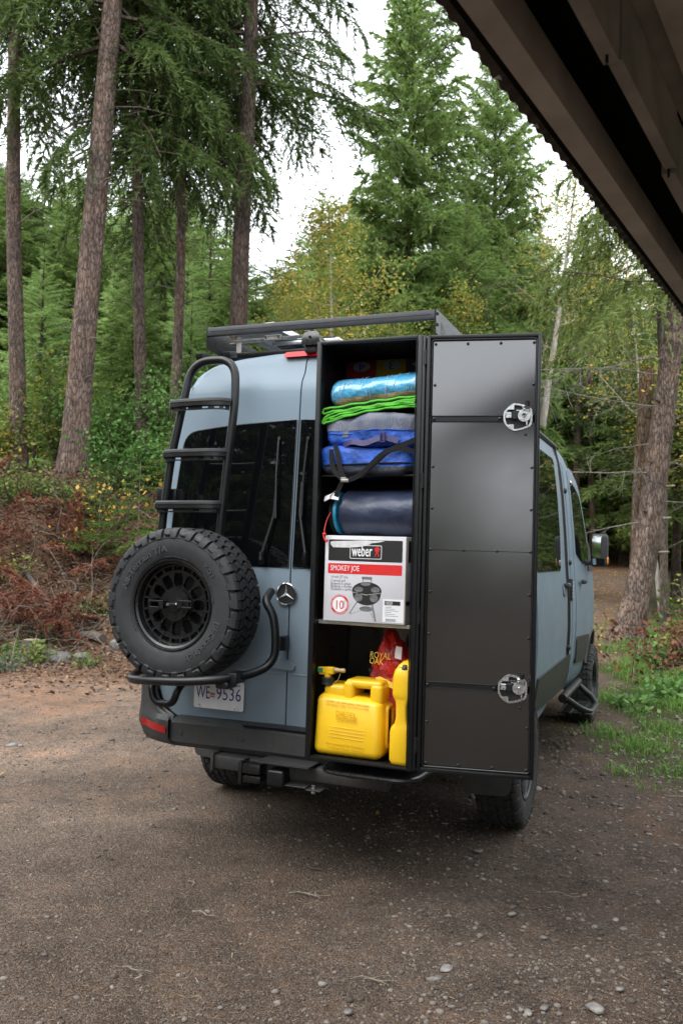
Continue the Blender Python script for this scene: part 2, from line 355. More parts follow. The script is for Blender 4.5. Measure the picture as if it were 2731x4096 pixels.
# ---------------------------------------------------------------- objects
WL = {}          # where each root / part sits in the world while building
def _link(o, parent):
    S.collection.objects.link(o)
    if parent is not None: o.parent = parent
def tag(o, label=None, cat=None, group=None, kind=None):
    for k, v in (('label', label), ('category', cat), ('group', group), ('kind', kind)):
        if v: o[k] = v
    return o
def thing(name, label, cat, loc=(0, 0, 0), group=None, rot=None):
    o = bpy.data.objects.new(name, None); o.empty_display_size = .1; S.collection.objects.link(o)
    o.location = loc
    if rot: o.rotation_euler = rot
    WL[o.name] = Vector(loc)
    return tag(o, label, cat, group)
def finish(me, m, smooth=True, ang=35):
    if m is not None: me.materials.append(m)
    if smooth:
        me.polygons.foreach_set('use_smooth', [True]*len(me.polygons)); me.set_sharp_from_angle(angle=math.radians(ang))
    me.update()
def part(name, g, m, parent=None, smooth=True, ang=35, label=None, local=False, fixn=False):
    """one mesh object from world-space geometry, its origin at its own middle"""
    V, F = g
    A = np.array(V, float); c = Vector((A.min(0)+A.max(0))/2)
    if local: c = Vector((0, 0, 0))
    me = bpy.data.meshes.new(name); me.from_pydata([tuple(Vector(v)-c) for v in V], [], F)
    if fixn:
        bm = bmesh.new(); bm.from_mesh(me); bmesh.ops.recalc_face_normals(bm, faces=list(bm.faces)); bm.to_mesh(me); bm.free()
    finish(me, m, smooth, ang)
    o = bpy.data.objects.new(name, me); _link(o, parent)
    pw = WL.get(parent.name, Vector()) if parent is not None else Vector()
    o.location = c if local else c-pw
    WL[o.name] = c if not local else pw
    if label: o['label'] = label
    return o
def same(name, src, loc, parent, rot=None):
    """another of an alike piece: shares the mesh"""
    o = bpy.data.objects.new(name, src.data); _link(o, parent)
    pw = WL.get(parent.name, Vector()) if parent is not None else Vector()
    o.location = Vector(loc)-pw; WL[o.name] = Vector(loc)
    if rot: o.rotation_euler = rot
    return o
def tri_obj(name, V, m, parent=None, nper=3, smooth=False):
    """many loose triangles / quads from a (N, nper, 3) array"""
    V = np.ascontiguousarray(V, dtype=np.float32); n = V.shape[0]
    me = bpy.data.meshes.new(name); me.vertices.add(n*nper); me.vertices.foreach_set('co', V.reshape(-1))
    me.loops.add(n*nper); me.loops.foreach_set('vertex_index', np.arange(n*nper, dtype=np.int32))
    me.polygons.add(n); me.polygons.foreach_set('loop_start', np.arange(0, n*nper, nper, dtype=np.int32))
    me.materials.append(m); me.update(calc_edges=True); me.validate()
    o = bpy.data.objects.new(name, me); _link(o, parent); return o
def copy_tree(o, parent=None):
    c = o.copy(); S.collection.objects.link(c)
    if parent is not None: c.parent = parent
    for ch in [x for x in bpy.data.objects if x.parent == o]: copy_tree(ch, c)
    return c
# ground frame: u to the right of the lens axis, v away from it (both level), metres
_a = Vector((-math.sin(YAW), math.cos(YAW))); _r = Vector((math.cos(YAW), math.sin(YAW)))
def uv2xy(u, v): return (CAM.x+_a.x*v+_r.x*u, CAM.y+_a.y*v+_r.y*u)
def sstep(t):
    t = np.clip(t, 0, 1); return t*t*(3-2*t)
def height(x, y):
    x = np.asarray(x, float); y = np.asarray(y, float)
    dx = x-CAM.x; dy = y-CAM.y; u = dx*_r.x+dy*_r.y; v = dx*_a.x+dy*_a.y
    foot = 11.6+np.clip(u+2.2, 0, 60)*1.75+np.clip(-u-8, 0, 60)*.1+.25*np.sin(u*1.3)
    foot = foot+.45*np.sin(u*.9+1)+.25*np.sin(u*2.7)
    bank = 3.1*sstep((v-foot)/5.2)+.07*np.clip(v-foot-5, 0, 60)
    slope = .052*np.clip(v-8.5, 0, 34)*sstep((u+1.5)/3.5)
    far = 5.0*sstep((v-40)/9)*sstep((u-2)/6)+2.2*sstep((-v-15)/12)
    side = .9*sstep((u-(.34*v+2.6))/6)*sstep((v-6)/6)
    wob = .035*np.sin(x*.9+1.3)*np.cos(y*.7)+.02*np.sin(x*2.3+y*1.7)
    flat = sstep((np.hypot(x, y-2.4)-2.6)/3)          # level under the van
    rough = .10*np.sin(x*3.1+y*1.2)*np.sin(y*2.7-x*.8)*sstep((v-foot)/2)
    return np.maximum(bank, slope)+far+side+wob*flat+rough
def gz(u, v):
    x, y = uv2xy(u, v); return x, y, float(height(x, y))
# ================================================================= THE SETTING: ground
def ground_material():
    m, nt, b = newmat('forest_ground'); L = nt.links.new
    at = N(nt, 'ShaderNodeVertexColor'); at.layer_name = 'zone'
    sep = N(nt, 'ShaderNodeSeparateColor'); L(at.outputs[0], sep.inputs[0])
    tc = N(nt, 'ShaderNodeTexCoord')
    def vor(scale, feat='F1'):
        v = N(nt, 'ShaderNodeTexVoronoi'); v.feature = feat; v.inputs['Scale'].default_value = scale
        wn = noise_tex(nt, scale*.8, 2); mxx = N(nt, 'ShaderNodeMix', data_type='RGBA'); mxx.inputs[0].default_value = .012*60/scale
        L(tc.outputs['Object'], mxx.inputs[6]); L(wn.outputs[1], mxx.inputs[7]); L(mxx.outputs[2], v.inputs['Vector']); return v
    v1 = vor(75); v2 = vor(160)
    sp1 = N(nt, 'ShaderNodeSeparateColor'); L(v1.outputs['Color'], sp1.inputs[0])
    sp2 = N(nt, 'ShaderNodeSeparateColor'); L(v2.outputs['Color'], sp2.inputs[0])
    grav = ramp(nt, sp2.outputs[0], [(0, (.060, .046, .037)), (.45, (.125, .099, .081)), (.75, (.185, .150, .124)), (.93, (.255, .22, .188)), (1, (.35, .325, .29))])
    peb = ramp(nt, sp1.outputs[0], [(0, (.068, .052, .041)), (.6, (.135, .107, .088)), (.9, (.205, .178, .153)), (1, (.31, .29, .265))])
    g1 = N(nt, 'ShaderNodeMix', data_type='RGBA'); g1.inputs[0].default_value = .4
    L(grav.outputs[0], g1.inputs[6]); L(peb.outputs[0], g1.inputs[7])
    nn = noise_tex(nt, 120, 5, .7, stretch=(1, .35, 1)); need = ramp(nt, nn.outputs[0], [(.25, (.088, .045, .027)), (.5, (.185, .105, .063)), (.75, (.31, .195, .12))])
    big = noise_tex(nt, .55, 4, .6); mid = noise_tex(nt, 3.2, 5, .65)
    ad = N(nt, 'ShaderNodeMath', operation='ADD'); L(big.outputs[0], ad.inputs[0]); L(mid.outputs[0], ad.inputs[1])
    ad2 = N(nt, 'ShaderNodeMath', operation='ADD'); L(ad.outputs[0], ad2.inputs[0]); L(sep.outputs[1], ad2.inputs[1])
    nm = ramp(nt, ad2.outputs[0], [(.0, (0, 0, 0)), (.95, (.12, .12, .12)), (1., (.85, .85, .85))])
    nm.color_ramp.elements[1].position = .46; nm.color_ramp.elements[2].position = .66
    hv = N(nt, 'ShaderNodeMath', operation='MULTIPLY'); hv.inputs[1].default_value = .5; L(ad2.outputs[0], hv.inputs[0])
    nt.links.new(hv.outputs[0], nm.inputs[0])
    c1 = N(nt, 'ShaderNodeMix', data_type='RGBA'); L(nm.outputs[0], c1.inputs[0]); L(g1.outputs[2], c1.inputs[6]); L(need.outputs[0], c1.inputs[7])
    # grass ground tint
    gn = noise_tex(nt, 40, 5, .7); gr = ramp(nt, gn.outputs[0], [(.3, (.035, .050, .014)), (.7, (.10, .12, .035))])
    c2 = N(nt, 'ShaderNodeMix', data_type='RGBA'); L(sep.outputs[0], c2.inputs[0]); L(c1.outputs[2], c2.inputs[6]); L(gr.outputs[0], c2.inputs[7])
    # packed wheel tracks, painted yard light and shade, and damp patches
    tn = ramp(nt, sep.outputs[2], [(0, (.46, .435, .415)), (.5, (1.02, 1, .97)), (1, (1.90, 1.80, 1.70))])
    pt = ramp(nt, mid.outputs[0], [(.3, (.66, .64, .62)), (.7, (1.30, 1.27, 1.24))])
    c3 = N(nt, 'ShaderNodeMix', data_type='RGBA', blend_type='MULTIPLY'); c3.inputs[0].default_value = 1; L(c2.outputs[2], c3.inputs[6]); L(tn.outputs[0], c3.inputs[7])
    c4 = N(nt, 'ShaderNodeMix', data_type='RGBA', blend_type='MULTIPLY'); c4.inputs[0].default_value = 1; L(c3.outputs[2], c4.inputs[6]); L(pt.outputs[0], c4.inputs[7])
    L(c4.outputs[2], b.inputs['Base Color']); b.inputs['Roughness'].default_value = .92; b.inputs['Specular IOR Level'].default_value = .25
    h = N(nt, 'ShaderNodeMath', operation='MULTIPLY_ADD'); h.inputs[1].default_value = -1.2
    L(v2.outputs['Distance'], h.inputs[0]); L(nn.outputs[0], h.inputs[2])
    h2 = N(nt, 'ShaderNodeMath', operation='MULTIPLY_ADD'); h2.inputs[1].default_value = -1.5; L(v1.outputs['Distance'], h2.inputs[0]); L(h.outputs[0], h2.inputs[2])
    bp = N(nt, 'ShaderNodeBump'); bp.inputs['Strength'].default_value = .75; bp.inputs['Distance'].default_value = .012
    L(h2.outputs[0], bp.inputs['Height']); L(bp.outputs[0], b.inputs['Normal'])
    return m
def grass_mask(u, v):
    nz = np.array([mnoise.noise(Vector((float(a)*.9, float(b)*.9, 3.1)))+.5*mnoise.noise(Vector((float(a)*2.6, float(b)*2.6, 9.)))
                   for a, b in zip(np.ravel(u), np.ravel(v))]).reshape(np.shape(u))
    edge = np.where(v < 8.2, 2.18+.12*(v-6.8)+.55*np.clip(6.6-v, 0, 3), 2.36+.36*(v-8.2))
    d = u-edge
    return np.clip((d+.14+nz*.55)/.5, 0, 1)*np.clip((v-5.3)/.9, 0, 1)*np.clip((34-v)/6, 0, 1)
def build_ground():
    def lines(dense0, dense1, st, lo, hi):
        a = list(np.arange(dense0, dense1+1e-6, st)); s = st; x = dense1
        while x < hi: s = min(s*1.12, 9); x += s; a.append(x)
        s = st; x = dense0
        while x > lo: s = min(s*1.12, 9); x -= s; a.insert(0, x)
        return np.array(a)
    us = lines(-7, 7, .11, -130, 130); vs = lines(1.4, 17, .11, -90, 190)
    U, Vv = np.meshgrid(us, vs, indexing='ij'); X = CAM.x+_a.x*Vv+_r.x*U; Y = CAM.y+_a.y*Vv+_r.y*U; Z = height(X, Y)
    Z += .012*np.sin(X*7.1+2*np.sin(Y*3))*np.sin(Y*6.3)
    nu, nv = U.shape
    me = bpy.data.meshes.new('ground'); me.vertices.add(nu*nv)
    me.vertices.foreach_set('co', np.stack([X, Y, Z], -1).astype(np.float32).reshape(-1))
    i = np.arange(nu-1)[:, None]*nv+np.arange(nv-1)[None, :]
    Q = np.stack([i, i+nv, i+nv+1, i+1], -1).reshape(-1, 4).astype(np.int32); nq = len(Q)
    me.loops.add(nq*4); me.loops.foreach_set('vertex_index', Q.reshape(-1)); me.polygons.add(nq)
    me.polygons.foreach_set('loop_start', np.arange(0, nq*4, 4, dtype=np.int32)); me.polygons.foreach_set('use_smooth', [True]*nq)
    zone = np.zeros((nu*nv, 4), np.float32); zone[:, 3] = 1
    gm = grass_mask(U, Vv); zone[:, 0] = (gm*.75).reshape(-1)
    foot = 11.6+np.clip(U+2.2, 0, 60)*1.75
    lit = np.clip((Vv-foot+2.6)/3.0, 0, 1)*.95
    lit = np.maximum(lit, .30*np.clip((-U-.6)/2.0, 0, 1)*np.clip((Vv-4.5)/4, 0, 1))      # needles drift to the left
    lit = np.maximum(lit, .35*np.clip((U-1.1)/1.2, 0, 1)*np.clip((Vv-3.5)/2, 0, 1))
    lit = np.maximum(lit, .5*np.clip((Vv-38)/4, 0, 1)+.12)
    zone[:, 1] = (lit-.28).reshape(-1)
    # two wheel tracks sweeping past the van
    tr = np.full(U.shape, .205)
    for off in (.0, 1.75):
        c = Vv-(5.6+off+.33*U+.03*U*U); tr += .20*np.exp(-(c/.30)**2)*np.clip((.8-U)/1.5, 0, 1); tr -= .16*np.exp(-((c-.85)/.30)**2)*np.clip((.6-U)/1.2, 0, 1)
    tr += .62*np.clip((-U-.1)/2.4, 0, 1)*np.clip((Vv-3.4)/3, 0, 1)*np.clip((12-Vv)/2, 0, 1); tr += .50*np.clip((Vv-11)/4, 0, 1)*(np.abs(U-(.33*Vv-2.0)) < 2.6)  # left ground painted lighter for the open sky light there
    tr -= .10*np.clip((U-.3)/1.5, 0, 1)*np.clip((9-Vv)/3, 0, 1)  # near right painted darker for the carport's shade
    zone[:, 2] = tr.reshape(-1)
    me.update(calc_edges=True)
    ca = me.color_attributes.new('zone', 'FLOAT_COLOR', 'POINT'); ca.data.foreach_set('color', zone.reshape(-1))
    me.materials.append(ground_material())
    o = bpy.data.objects.new('ground', me); S.collection.objects.link(o); tag(o, kind='structure')
build_ground()

# ================================================================= carport roof overhead
def build_carport():
    e = Vector((.1724, .985, 0)); n = Vector((.985, -.1724, 0)); o0 = Vector((CAM.x, CAM.y, 0))
    s_mid = e.dot(Vector((1.629, -2.002, 0))-o0)
    def P(s, d, z): return o0+e*(s_mid+s)+n*d+Vector((0, 0, z))
    T = thing('carport', 'dark open carport roof of corrugated sheet on timber beams, seen from beneath', 'carport', P(2.45, -.59, 0))
    S0, S1 = -3.2, 2.6
    def bar(d0, d1, z0, z1, s0=S0, s1=S1):
        V = [P(s, d, z) for s in (s0, s1) for d in (d0, d1) for z in (z0, z1)]
        return V, [(0, 1, 3, 2), (4, 6, 7, 5), (0, 4, 5, 1), (2, 3, 7, 6), (0, 2, 6, 4), (1, 5, 7, 3)]
    # corrugated sheet with a wavy eave edge
    V = []; F = []; st = .0075; ns = int((S1-S0)/st); ds = [-.722, -.70, -.5, 0, 3.4]
    for k in range(ns+1):
        s = S0+k*st; w = .0024*math.sin(2*math.pi*s/.058); jag = .008*mnoise.noise(Vector((s*2.2, 0, 0)))
        for t in (0, .003):
            for i, d in enumerate(ds): V.append(P(s, d+(jag+w*.9 if i == 0 else 0), 2.702+w+.25*(d+.717)+t))
    m = len(ds)*2
    for k in range(ns):
        for i in range(len(ds)-1):
            for t in (0, len(ds)): F.append((k*m+t+i, k*m+t+i+1, (k+1)*m+t+i+1, (k+1)*m+t+i))
        F.append((k*m, (k+1)*m, (k+1)*m+len(ds), k*m+len(ds)))
    part('roof_sheet', (V, F), M['sheet'], T)
    part('eave_beam', bar(-.620, -.569, 2.600, 2.690), M['taupe'], T)
    Vf = [P(s, d, 2.690+.25*(d+.717)-.006) for s in (S0, S1) for d in (-.690, -.42)]
    part('eave_gap_shade', (Vf+[v-Vector((0, 0, .004)) for v in Vf], [(0, 1, 3, 2), (4, 6, 7, 5), (0, 2, 6, 4), (1, 5, 7, 3), (0, 4, 5, 1), (2, 3, 7, 6)]), M['gap_shade'], T)  # black sheet stands in for the dark shade behind the eave beam
    for k, (s0, s1) in enumerate([(S0, -1.35), (-1.345, -.40), (-.395, .14), (.145, .52), (.525, S1)]):
        j = .003*((k*37) % 5-2); part('purlin', bar(-.455+j, -.425+j*.6, 2.600+j, 2.755, s0, s1), M['wood_grey'], T)
    d = -.421; k = 0
    while d < 3.2:
        w = (.044, .085, .11, .07, .12)[k % 5]
        part('ceiling_board', bar(d, d+w-.004, 2.752-.010*(k % 2), 2.772), M[('taupe', 'wood_brown', 'wood_grey')[(k+2) % 3]], T); d += w; k += 1
    # nail tips and flashing tabs along the edge
    g = [xf(box(-.003, .003, -.003, .003, -.012, .012), Matrix.Translation(P(s, dd, 2.597))) for s, dd in ((-.43, -.44), (.14, -.44), (.53, -.44), (-.2, -.33), (.25, -.30), (.05, -.36), (.6, -.38))]
    part('nail', join(*g), M['black'], T)
    for s in (-.30, -.05, .20, .42, .70, 1.02, 1.40):
        p = P(s, -.731, 2.700); q = P(s+.022, -.713, 2.700); r_ = P(s+.002, -.712, 2.702)
        part('flashing_tab', ([p, q, r_, p+Vector((0, 0, .002)), q+Vector((0, 0, .002)), r_+Vector((0, 0, .002))], [(0, 1, 2), (5, 4, 3), (0, 3, 4, 1), (1, 4, 5, 2), (2, 5, 3, 0)]), M['alu'], T, False)
    for s in (2.45, -3.0):
        c = P(s, -.59, 0); part('post', rbox(c.x-.06, c.x+.06, c.y-.06, c.y+.06, float(height(c.x, c.y))-.2, 2.60, .006), M['wood_brown'], T)
build_carport()

# ================================================================= the van
HALF = [(0, .46), (.86, .46), (.94, .54), (.985, .75), (.998, 1.05), (.992, 1.30), (.972, 1.52), (.950, 1.85), (.924, 2.15), (.890, 2.42), (.852, 2.56), (.785, 2.655), (.68, 2.712), (.50, 2.745), (.28, 2.765), (0, 2.772)]
def xs(z):      # half width of the body side at height z
    zz = [p[1] for p in HALF[1:11]]; xx = [p[0] for p in HALF[1:11]]
    return float(np.interp(z, zz, xx))
def yr(x, z):   # rear face
    y = float(np.interp(z, [.69, 1.0, 1.54, 2.34, 2.548, 2.575, 2.66, 2.71, 2.74, 2.80], [0, -.004, 0, .05, .060, .096, .116, .138, .165, .24]))
    return y+.30*max(0., abs(x)-.52)**2+ (2.2*max(0., abs(x)-.80)**2)
def build_van():
    T = thing('camper_van', 'blue grey high roofed camper van parked on the dirt track, seen from its rear corner', 'van', (0, 2.5, 0))
    # ---- shell
    st = [(.048, .93, 2.70), (.062, .955, 2.735), (.10, .98, 2.757), (.17, .995, 2.768), (.30, 1, 2.772), (1.5, 1, 2.80), (2.6, 1, 2.80), (3.6, 1.008, 2.79), (3.95, 1.02, 2.76), (4.2, 1.03, 2.68),
          (4.45, 1.04, 2.42), (4.75, 1.045, 2.02), (5.02, 1.045, 1.66), (5.2, 1.035, 1.48), (5.5, .98, 1.37), (5.75, .88, 1.24), (5.83, .74, 1.05), (5.85, .70, .8)]
    prof = fillet([(x, z, 0) for x, z in HALF], .035, 3)
    ring = [(p.x, p.y) for p in prof]; ring = ring+[(-x, z) for x, z in reversed(ring[1:-1])]
    V = []; F = []; n = len(ring)
    for y, sx, top in st:
        for x, z in ring:
            zz = z if z < 1.0 else 1.0+(z-1.0)*(top-1.0)/1.772
            yy = y
            if y < .2: yy = y+max(0., yr(x*sx, zz)-yr(0, .9))*(1-(y-.048)/.25)
            if y < 1.2: zz = max(zz, .60)
            V.append((x*sx*(1-.055*max(0, min(1, (z-1.4)/.8))*max(0, 1-y/1.2)), yy, zz))
    for i in range(len(st)-1):
        for k in range(n): F.append((i*n+k, i*n+(k+1) % n, (i+1)*n+(k+1) % n, (i+1)*n+k))
    F.append(tuple(range(n-1, -1, -1))); F.append(tuple((len(st)-1)*n+k for k in range(n)))
    body = part('body', (V, F), M['paint'], T, ang=50, fixn=True)
    # wheel arches cut out of the shell
    for yc in (1.26, 4.925):
        for sx in (-1, 1):
            g = lathe([(0, -.36), (.485, -.36), (.485, .36), (0, .36)], 40)
            cu = part('cut', xf(g, Matrix.Translation((sx*1.0, yc, .42)) @ Matrix.Rotation(math.pi/2, 4, 'Z')), None, None, False, fixn=True)
            md = body.modifiers.new('b', 'BOOLEAN'); md.object = cu; md.operation = 'DIFFERENCE'; md.solver = 'EXACT'
            me = bpy.data.meshes.new_from_object(body.evaluated_get(bpy.context.evaluated_depsgraph_get()))
            body.modifiers.clear(); old = body.data; body.data = me; bpy.data.meshes.remove(old); bpy.data.objects.remove(cu)
    me = body.data
    if not me.materials: me.materials.append(M['paint'])
    me.polygons.foreach_set('use_smooth', [True]*len(me.polygons)); me.set_sharp_from_angle(angle=math.radians(40))
    # ---- black arch liners and underbody
    for sx in (1, -1):
        for yc in (1.26, 4.925):
            g = lathe([(.478, -.33), (.478, .0), (.470, .0), (.470, -.33), (0.05, -.33), (.05, -.335), (.478, -.335)], 40)
            g = xf(g, Matrix.Translation((sx*.97, yc, .42)) @ Matrix.Rotation(sx*math.pi/2, 4, 'Z') @ Matrix.Rotation(math.pi, 4, 'Z'))
            g = ([v for v in g[0]], [f for f in g[1] if max(g[0][i][2] for i in f) > .50])
            part('arch_liner', g, M['plastic'], T)
    part('underbody', rbox(-.62, .62, .35, 5.4, .40, .52, .02), M['inside'], T)
    part('rear_axle', join(tube([(-.85, 1.26, .41), (.85, 1.26, .41)], .05), superbox(.05, 1.26, .41, .17, .15, .15, .7, 20, 12)), M['inside'], T)
    part('exhaust', tube(fillet([(-.3, 2.6, .40), (-.35, .9, .40), (-.42, .45, .38)], .1), .035), M['steel'], T)
    # ---- rear doors
    def door_outline(sgn):
        P = [(.004, .697), (.66, .697), (.765, .76), (.815, .9), (.826, 1.2), (.815, 1.6), (.800, 1.9), (.770, 2.25), (.722, 2.46), (.668, 2.60), (.58, 2.672), (.38, 2.702), (.12, 2.716), (.004, 2.719)]
        P = fillet([(x, z, 0) for x, z in P], [0, .09, .09, .1, .2, .2, .2, .2, .1, .08, .08, .1, .1, 0], 4, True)
        return [(p.x*sgn, p.y) for p in P]
    doors = {}
    for sgn in (-1, 1):
        d = part('rear_door', panel(door_outline(sgn), .055, lambda a, b, t: (a, yr(a, b)+t, b), .045), M['paint'], T, ang=50, fixn=True); doors[sgn] = d
        go = fillet([(.012, 1.545, 0), (.775, 1.545, 0), (.752, 1.95, 0), (.712, 2.286, 0), (.40, 2.322, 0), (.012, 2.340, 0)], [0, .03, .2, .085, .2, 0], 6, True)
        part('rear_window', panel([(p.x*sgn, p.y) for p in go], .05, lambda a, b, t: (a, yr(a, b)-.005+t, b), .004), M['glass'], d, ang=60, fixn=True)
        # bead round the glass
        part('window_seal', tube([(p.x*sgn, yr(p.x*sgn, p.y)-.003, p.y) for p in go], .0035, 6, closed=True), M['plastic'], d)
    # pressed recess line low on the doors
    for sgn in (-1, 1):
        part('door_crease', tube(fillet([(sgn*.02, yr(.02, .99)+.004, .985), (sgn*.45, yr(.45, .99)+.004, .985), (sgn*.62, yr(.62, .99)+.004, .975)], .02), .007, 8), M['paint'], doors[sgn])
    # badge
    b = part('badge', xf(lathe([(0, .0), (.050, .0), (.058, -.006), (.060, -.010), (.056, -.013), (.052, -.011), (.050, -.006), (0, -.006)], 40), Matrix.Translation((-.017, -.004, 1.405))), M['ink_black'], doors[-1])
    part('badge_ring', xf(lathe([(.0515, -.010), (.056, -.0165), (.0605, -.012), (.060, .006)], 48), Matrix.Translation((-.017, -.004, 1.405))), M['chrome'], doors[-1])
    V = []; F = []
    for k in range(3):
        a = math.pi/2+k*2*math.pi/3; t = (math.cos(a)*.052, -.010, math.sin(a)*.052)
        for s in (-1, 1):
            aa = a+s*math.pi/3; i = (math.cos(aa)*.0080, -.0075, math.sin(aa)*.0080); o = len(V)
            V += [t, i, (0, -.0155, 0)]; F.append((o, o+1, o+2))
    part('badge_star', ([(x-.017, y-.004, z+1.405) for x, y, z in V], F), M['star'], doors[-1], False)
    # wipers
    for sgn, base, el, tip in ((-1, (-.158, 1.595), (-.104, 1.825), (-.105, 2.245)), (1, (.094, 1.60), (.047, 1.835), (.067, 2.243))):
        y0 = -.022
        w = part('wiper', join(tube([(base[0], y0, base[1]-.035), (base[0], y0-.012, base[1]-.01), (base[0]+.004*sgn, y0-.014, base[1]+.03)], [.014, .017, .011], 10),
                 tube([(base[0], y0-.008, base[1]+.02), (el[0], y0+.012, el[1]), (el[0]*.97+tip[0]*.03, y0+.022, (el[1]+tip[1])/2-.04)], [.010, .0075, .005], 8)), M['black_satin'], doors[sgn])
        part('wiper_blade', join(tube([(tip[0]-.003, y0+.002+.045, tip[1]), ((tip[0]+el[0])/2, y0+.022, (tip[1]+el[1])/2), (el[0]+.012, y0+.008, el[1]-.02)], .006, 8),
             tube([(tip[0], .029+.0, tip[1]+.003), (tip[0], .029, tip[1]-.014)], .009, 8)), M['black_satin'] if sgn < 0 else M['black'], doors[sgn])
    # door handle at the edge of the box, latch bosses
    part('door_handle', rbox(.14, .36, -.045, .004, 1.165, 1.205, .015, 3), M['black_satin'], doors[1])
    part('handle_recess', superbox(.20, .003, 1.13, .075, .012, .05, .8, 24, 12), M['paint'], doors[1])
    # high brake lamp, camera
    part('brake_lamp', panel(rr_outline(-.135, .60, 2.694, 2.727, .012, 4), .06, lambda a, b, t: (a, yr(a, b)-.024+t+.02*(a*a), b+.008*(1-(a/.35)**2)), .03), M['red_lens'], T, fixn=True)
    cam_g = panel([(p.x, p.y) for p in fillet([(-.035, 2.752, 0), (.075, 2.752, 0), (.070, 2.83, 0), (-.028, 2.83, 0)], [.02, .02, .04, .04], 5, True)], .02, lambda a, b, t: (a+.02, .07+t+.35*max(0, b-2.80)*1.2, b-.55*t*(b-2.752)/.078), .16)
    part('reversing_camera', cam_g, M['black_satin'], T, ang=45, fixn=True)
    part('camera_bracket', rbox(-.005, .06, .09, .22, 2.715, 2.758, .01), M['ink_black'], T)
    part('camera_lens', disc((.038, 2.795), .006, .064, .074, 12), M['glass'], T)
    # ---- bumper: middle, left and right corner pieces that climb beside the doors
    def bump(x0, x1, name):
        pr_ = [(-.02, .725), (-.085, .718), (-.115, .70), (-.118, .60), (-.10, .575), (-.02, .572)]
        V = []; F = []; xsn = np.linspace(x0, x1, 25); m = len(pr_)
        for x in xsn:
            for y, z in pr_: V.append((x, y+.10*max(0, abs(x)-.5)**2, z-.012*abs(x)))
        for i in range(24):
            for k in range(m): F.append((i*m+k, i*m+(k+1) % m, (i+1)*m+(k+1) % m, (i+1)*m+k))
        F += [tuple(range(m)), tuple(24*m+k for k in range(m-1, -1, -1))]
        return part(name, (V, F), M['plastic'], T, ang=30, fixn=True)
    bm_ = bump(-.630, .630, 'rear_bumper')
    part('step_pad', panel(rr_outline(-.2, .6, -.11, -.03, .01), .2, lambda a, b, t: (a, b, .7225-.012*abs(a)-t), .004), M['black'], bm_)
    for x in (-.567, -.201, .20, .56):
        part('parking_sensor', join(xf(lathe([(0, -.004), (.010, -.004), (.0135, .0), (.0135, .004)], 16), Matrix.Translation((x, -.117+.10*max(0, abs(x)-.5)**2, .648-.012*abs(x)))),
             xf(lathe([(.019, .002), (.021, -.001), (.023, .002)], 16), Matrix.Translation((x, -.117+.10*max(0, abs(x)-.5)**2, .648-.012*abs(x))))), M['plastic'], bm_)
    for sgn in (-1, 1):
        V = []; F = []; cols = 16
        rows = [(.572, .60, .0), (.60, .632, .02), (.66, .635, .022), (.70, .635, .02), (.722, .66, .015), (.75, .735, .008), (.80, .785, .0), (.87, .815, -.004), (.94, .826, -.006)]
        def outer(q, z, xin, pro):     # q 0..1 from the seam round the corner to the arch
            cx, cy, rx = .80, .10, .190-.10*max(0, .66-z)/.09*.6-.012*max(0, z-.7)
            ang = q*1.6
            if q < .35:
                t = q/.35; x = xin+(.83-xin)*t; y = -.085-pro-.030*(z < .72)*(1-t)+.05*t*t+.10*max(0, x-.5)**2
                y = -.03+(y+.03)*float(np.interp(z, [.70, .74, .80, .95], [1, .75, .45, .15]))
                if z > .74: y = min(y, yr(x, z)+.03)
                return x, y
            t = (q-.35)/.65; x0, y0 = outer(.3499, z, xin, pro)
            a = t*math.pi/2
            return x0+(xs(max(z, .75))+.006-.09*max(0, (.66-z)/.09)-x0)*math.sin(min(a*1.5, math.pi/2)), y0+(.62-y0)*(1-math.cos(a))
        for z, xin, pro in rows:
            for k in range(cols+1):
                x, y = outer(k/cols, z, xin, pro); V.append((sgn*x, y, z))
        for i in range(len(rows)-1):
            for k in range(cols): F.append((i*(cols+1)+k, i*(cols+1)+k+1, (i+1)*(cols+1)+k+1, (i+1)*(cols+1)+k))
        nV = len(V); V += [(x*.985, y+.03, z) for x, y, z in V]; F += [tuple(i+nV for i in reversed(f)) for f in list(F)]
        c = part('bumper_corner', (V, F), M['plastic'], T, ang=40, fixn=True)
        V2 = []; F2 = []
        for z in (.632, .645, .660, .672):
            for k in range(15):
                q = .02+.40*k/14; x, y = outer(q, z-.0, .636, .022); V2.append((sgn*x, y-.006, z+.012*(q/.4)-.012*max(0, .1-q)))
        for i in range(3):
            for k in range(14): F2.append((i*15+k, i*15+k+1, (i+1)*15+k+1, (i+1)*15+k))
        part('reflector', (V2, F2), M['red_reflector'], c)
    # tail lamps at the body corners
    for sgn in (-1, 1):
        part('tail_lamp', panel(rr_outline(.835, .955, .96, 1.46, .03), .03, lambda a, b, t: (sgn*a, yr(a, b)-.012+t-.04, b), .05), M['red_lens'], T, fixn=True)
    # ---- licence plate
    lp = part('licence_plate', panel(rr_outline(-.541, -.236, .770, .922, .014, 4), None, lambda a, b, t: (a, -.034+t, b), .003), M['plate'], doors[-1], fixn=True)
    def plate_text(s, x, z, size, m, xsc=1., y=-.0355, al='LEFT'):
        g = text_geo(s, size, al, 0, xsc); return part('lettering', ([(vx+x, y, vy+z) for vx, vy, _ in g[0]], g[1]), m, lp, False)
    plate_text('WE', -.528, .822, .098, M['ink_blue'], .58); plate_text('9536', -.405, .822, .098, M['ink_blue'], .80)
    plate_text('Beautiful British Columbia', -.388, .899, .026, M['ink_blue'], .95, al='CENTER')
    fl = [(box(-.440, -.411, -.0358, -.0348, .832+.0062*k, .832+.0062*k+.0045), ('ink_blue', 'ink_yellow', 'ink_red', 'ink_blue')[k]) for k in range(4)]
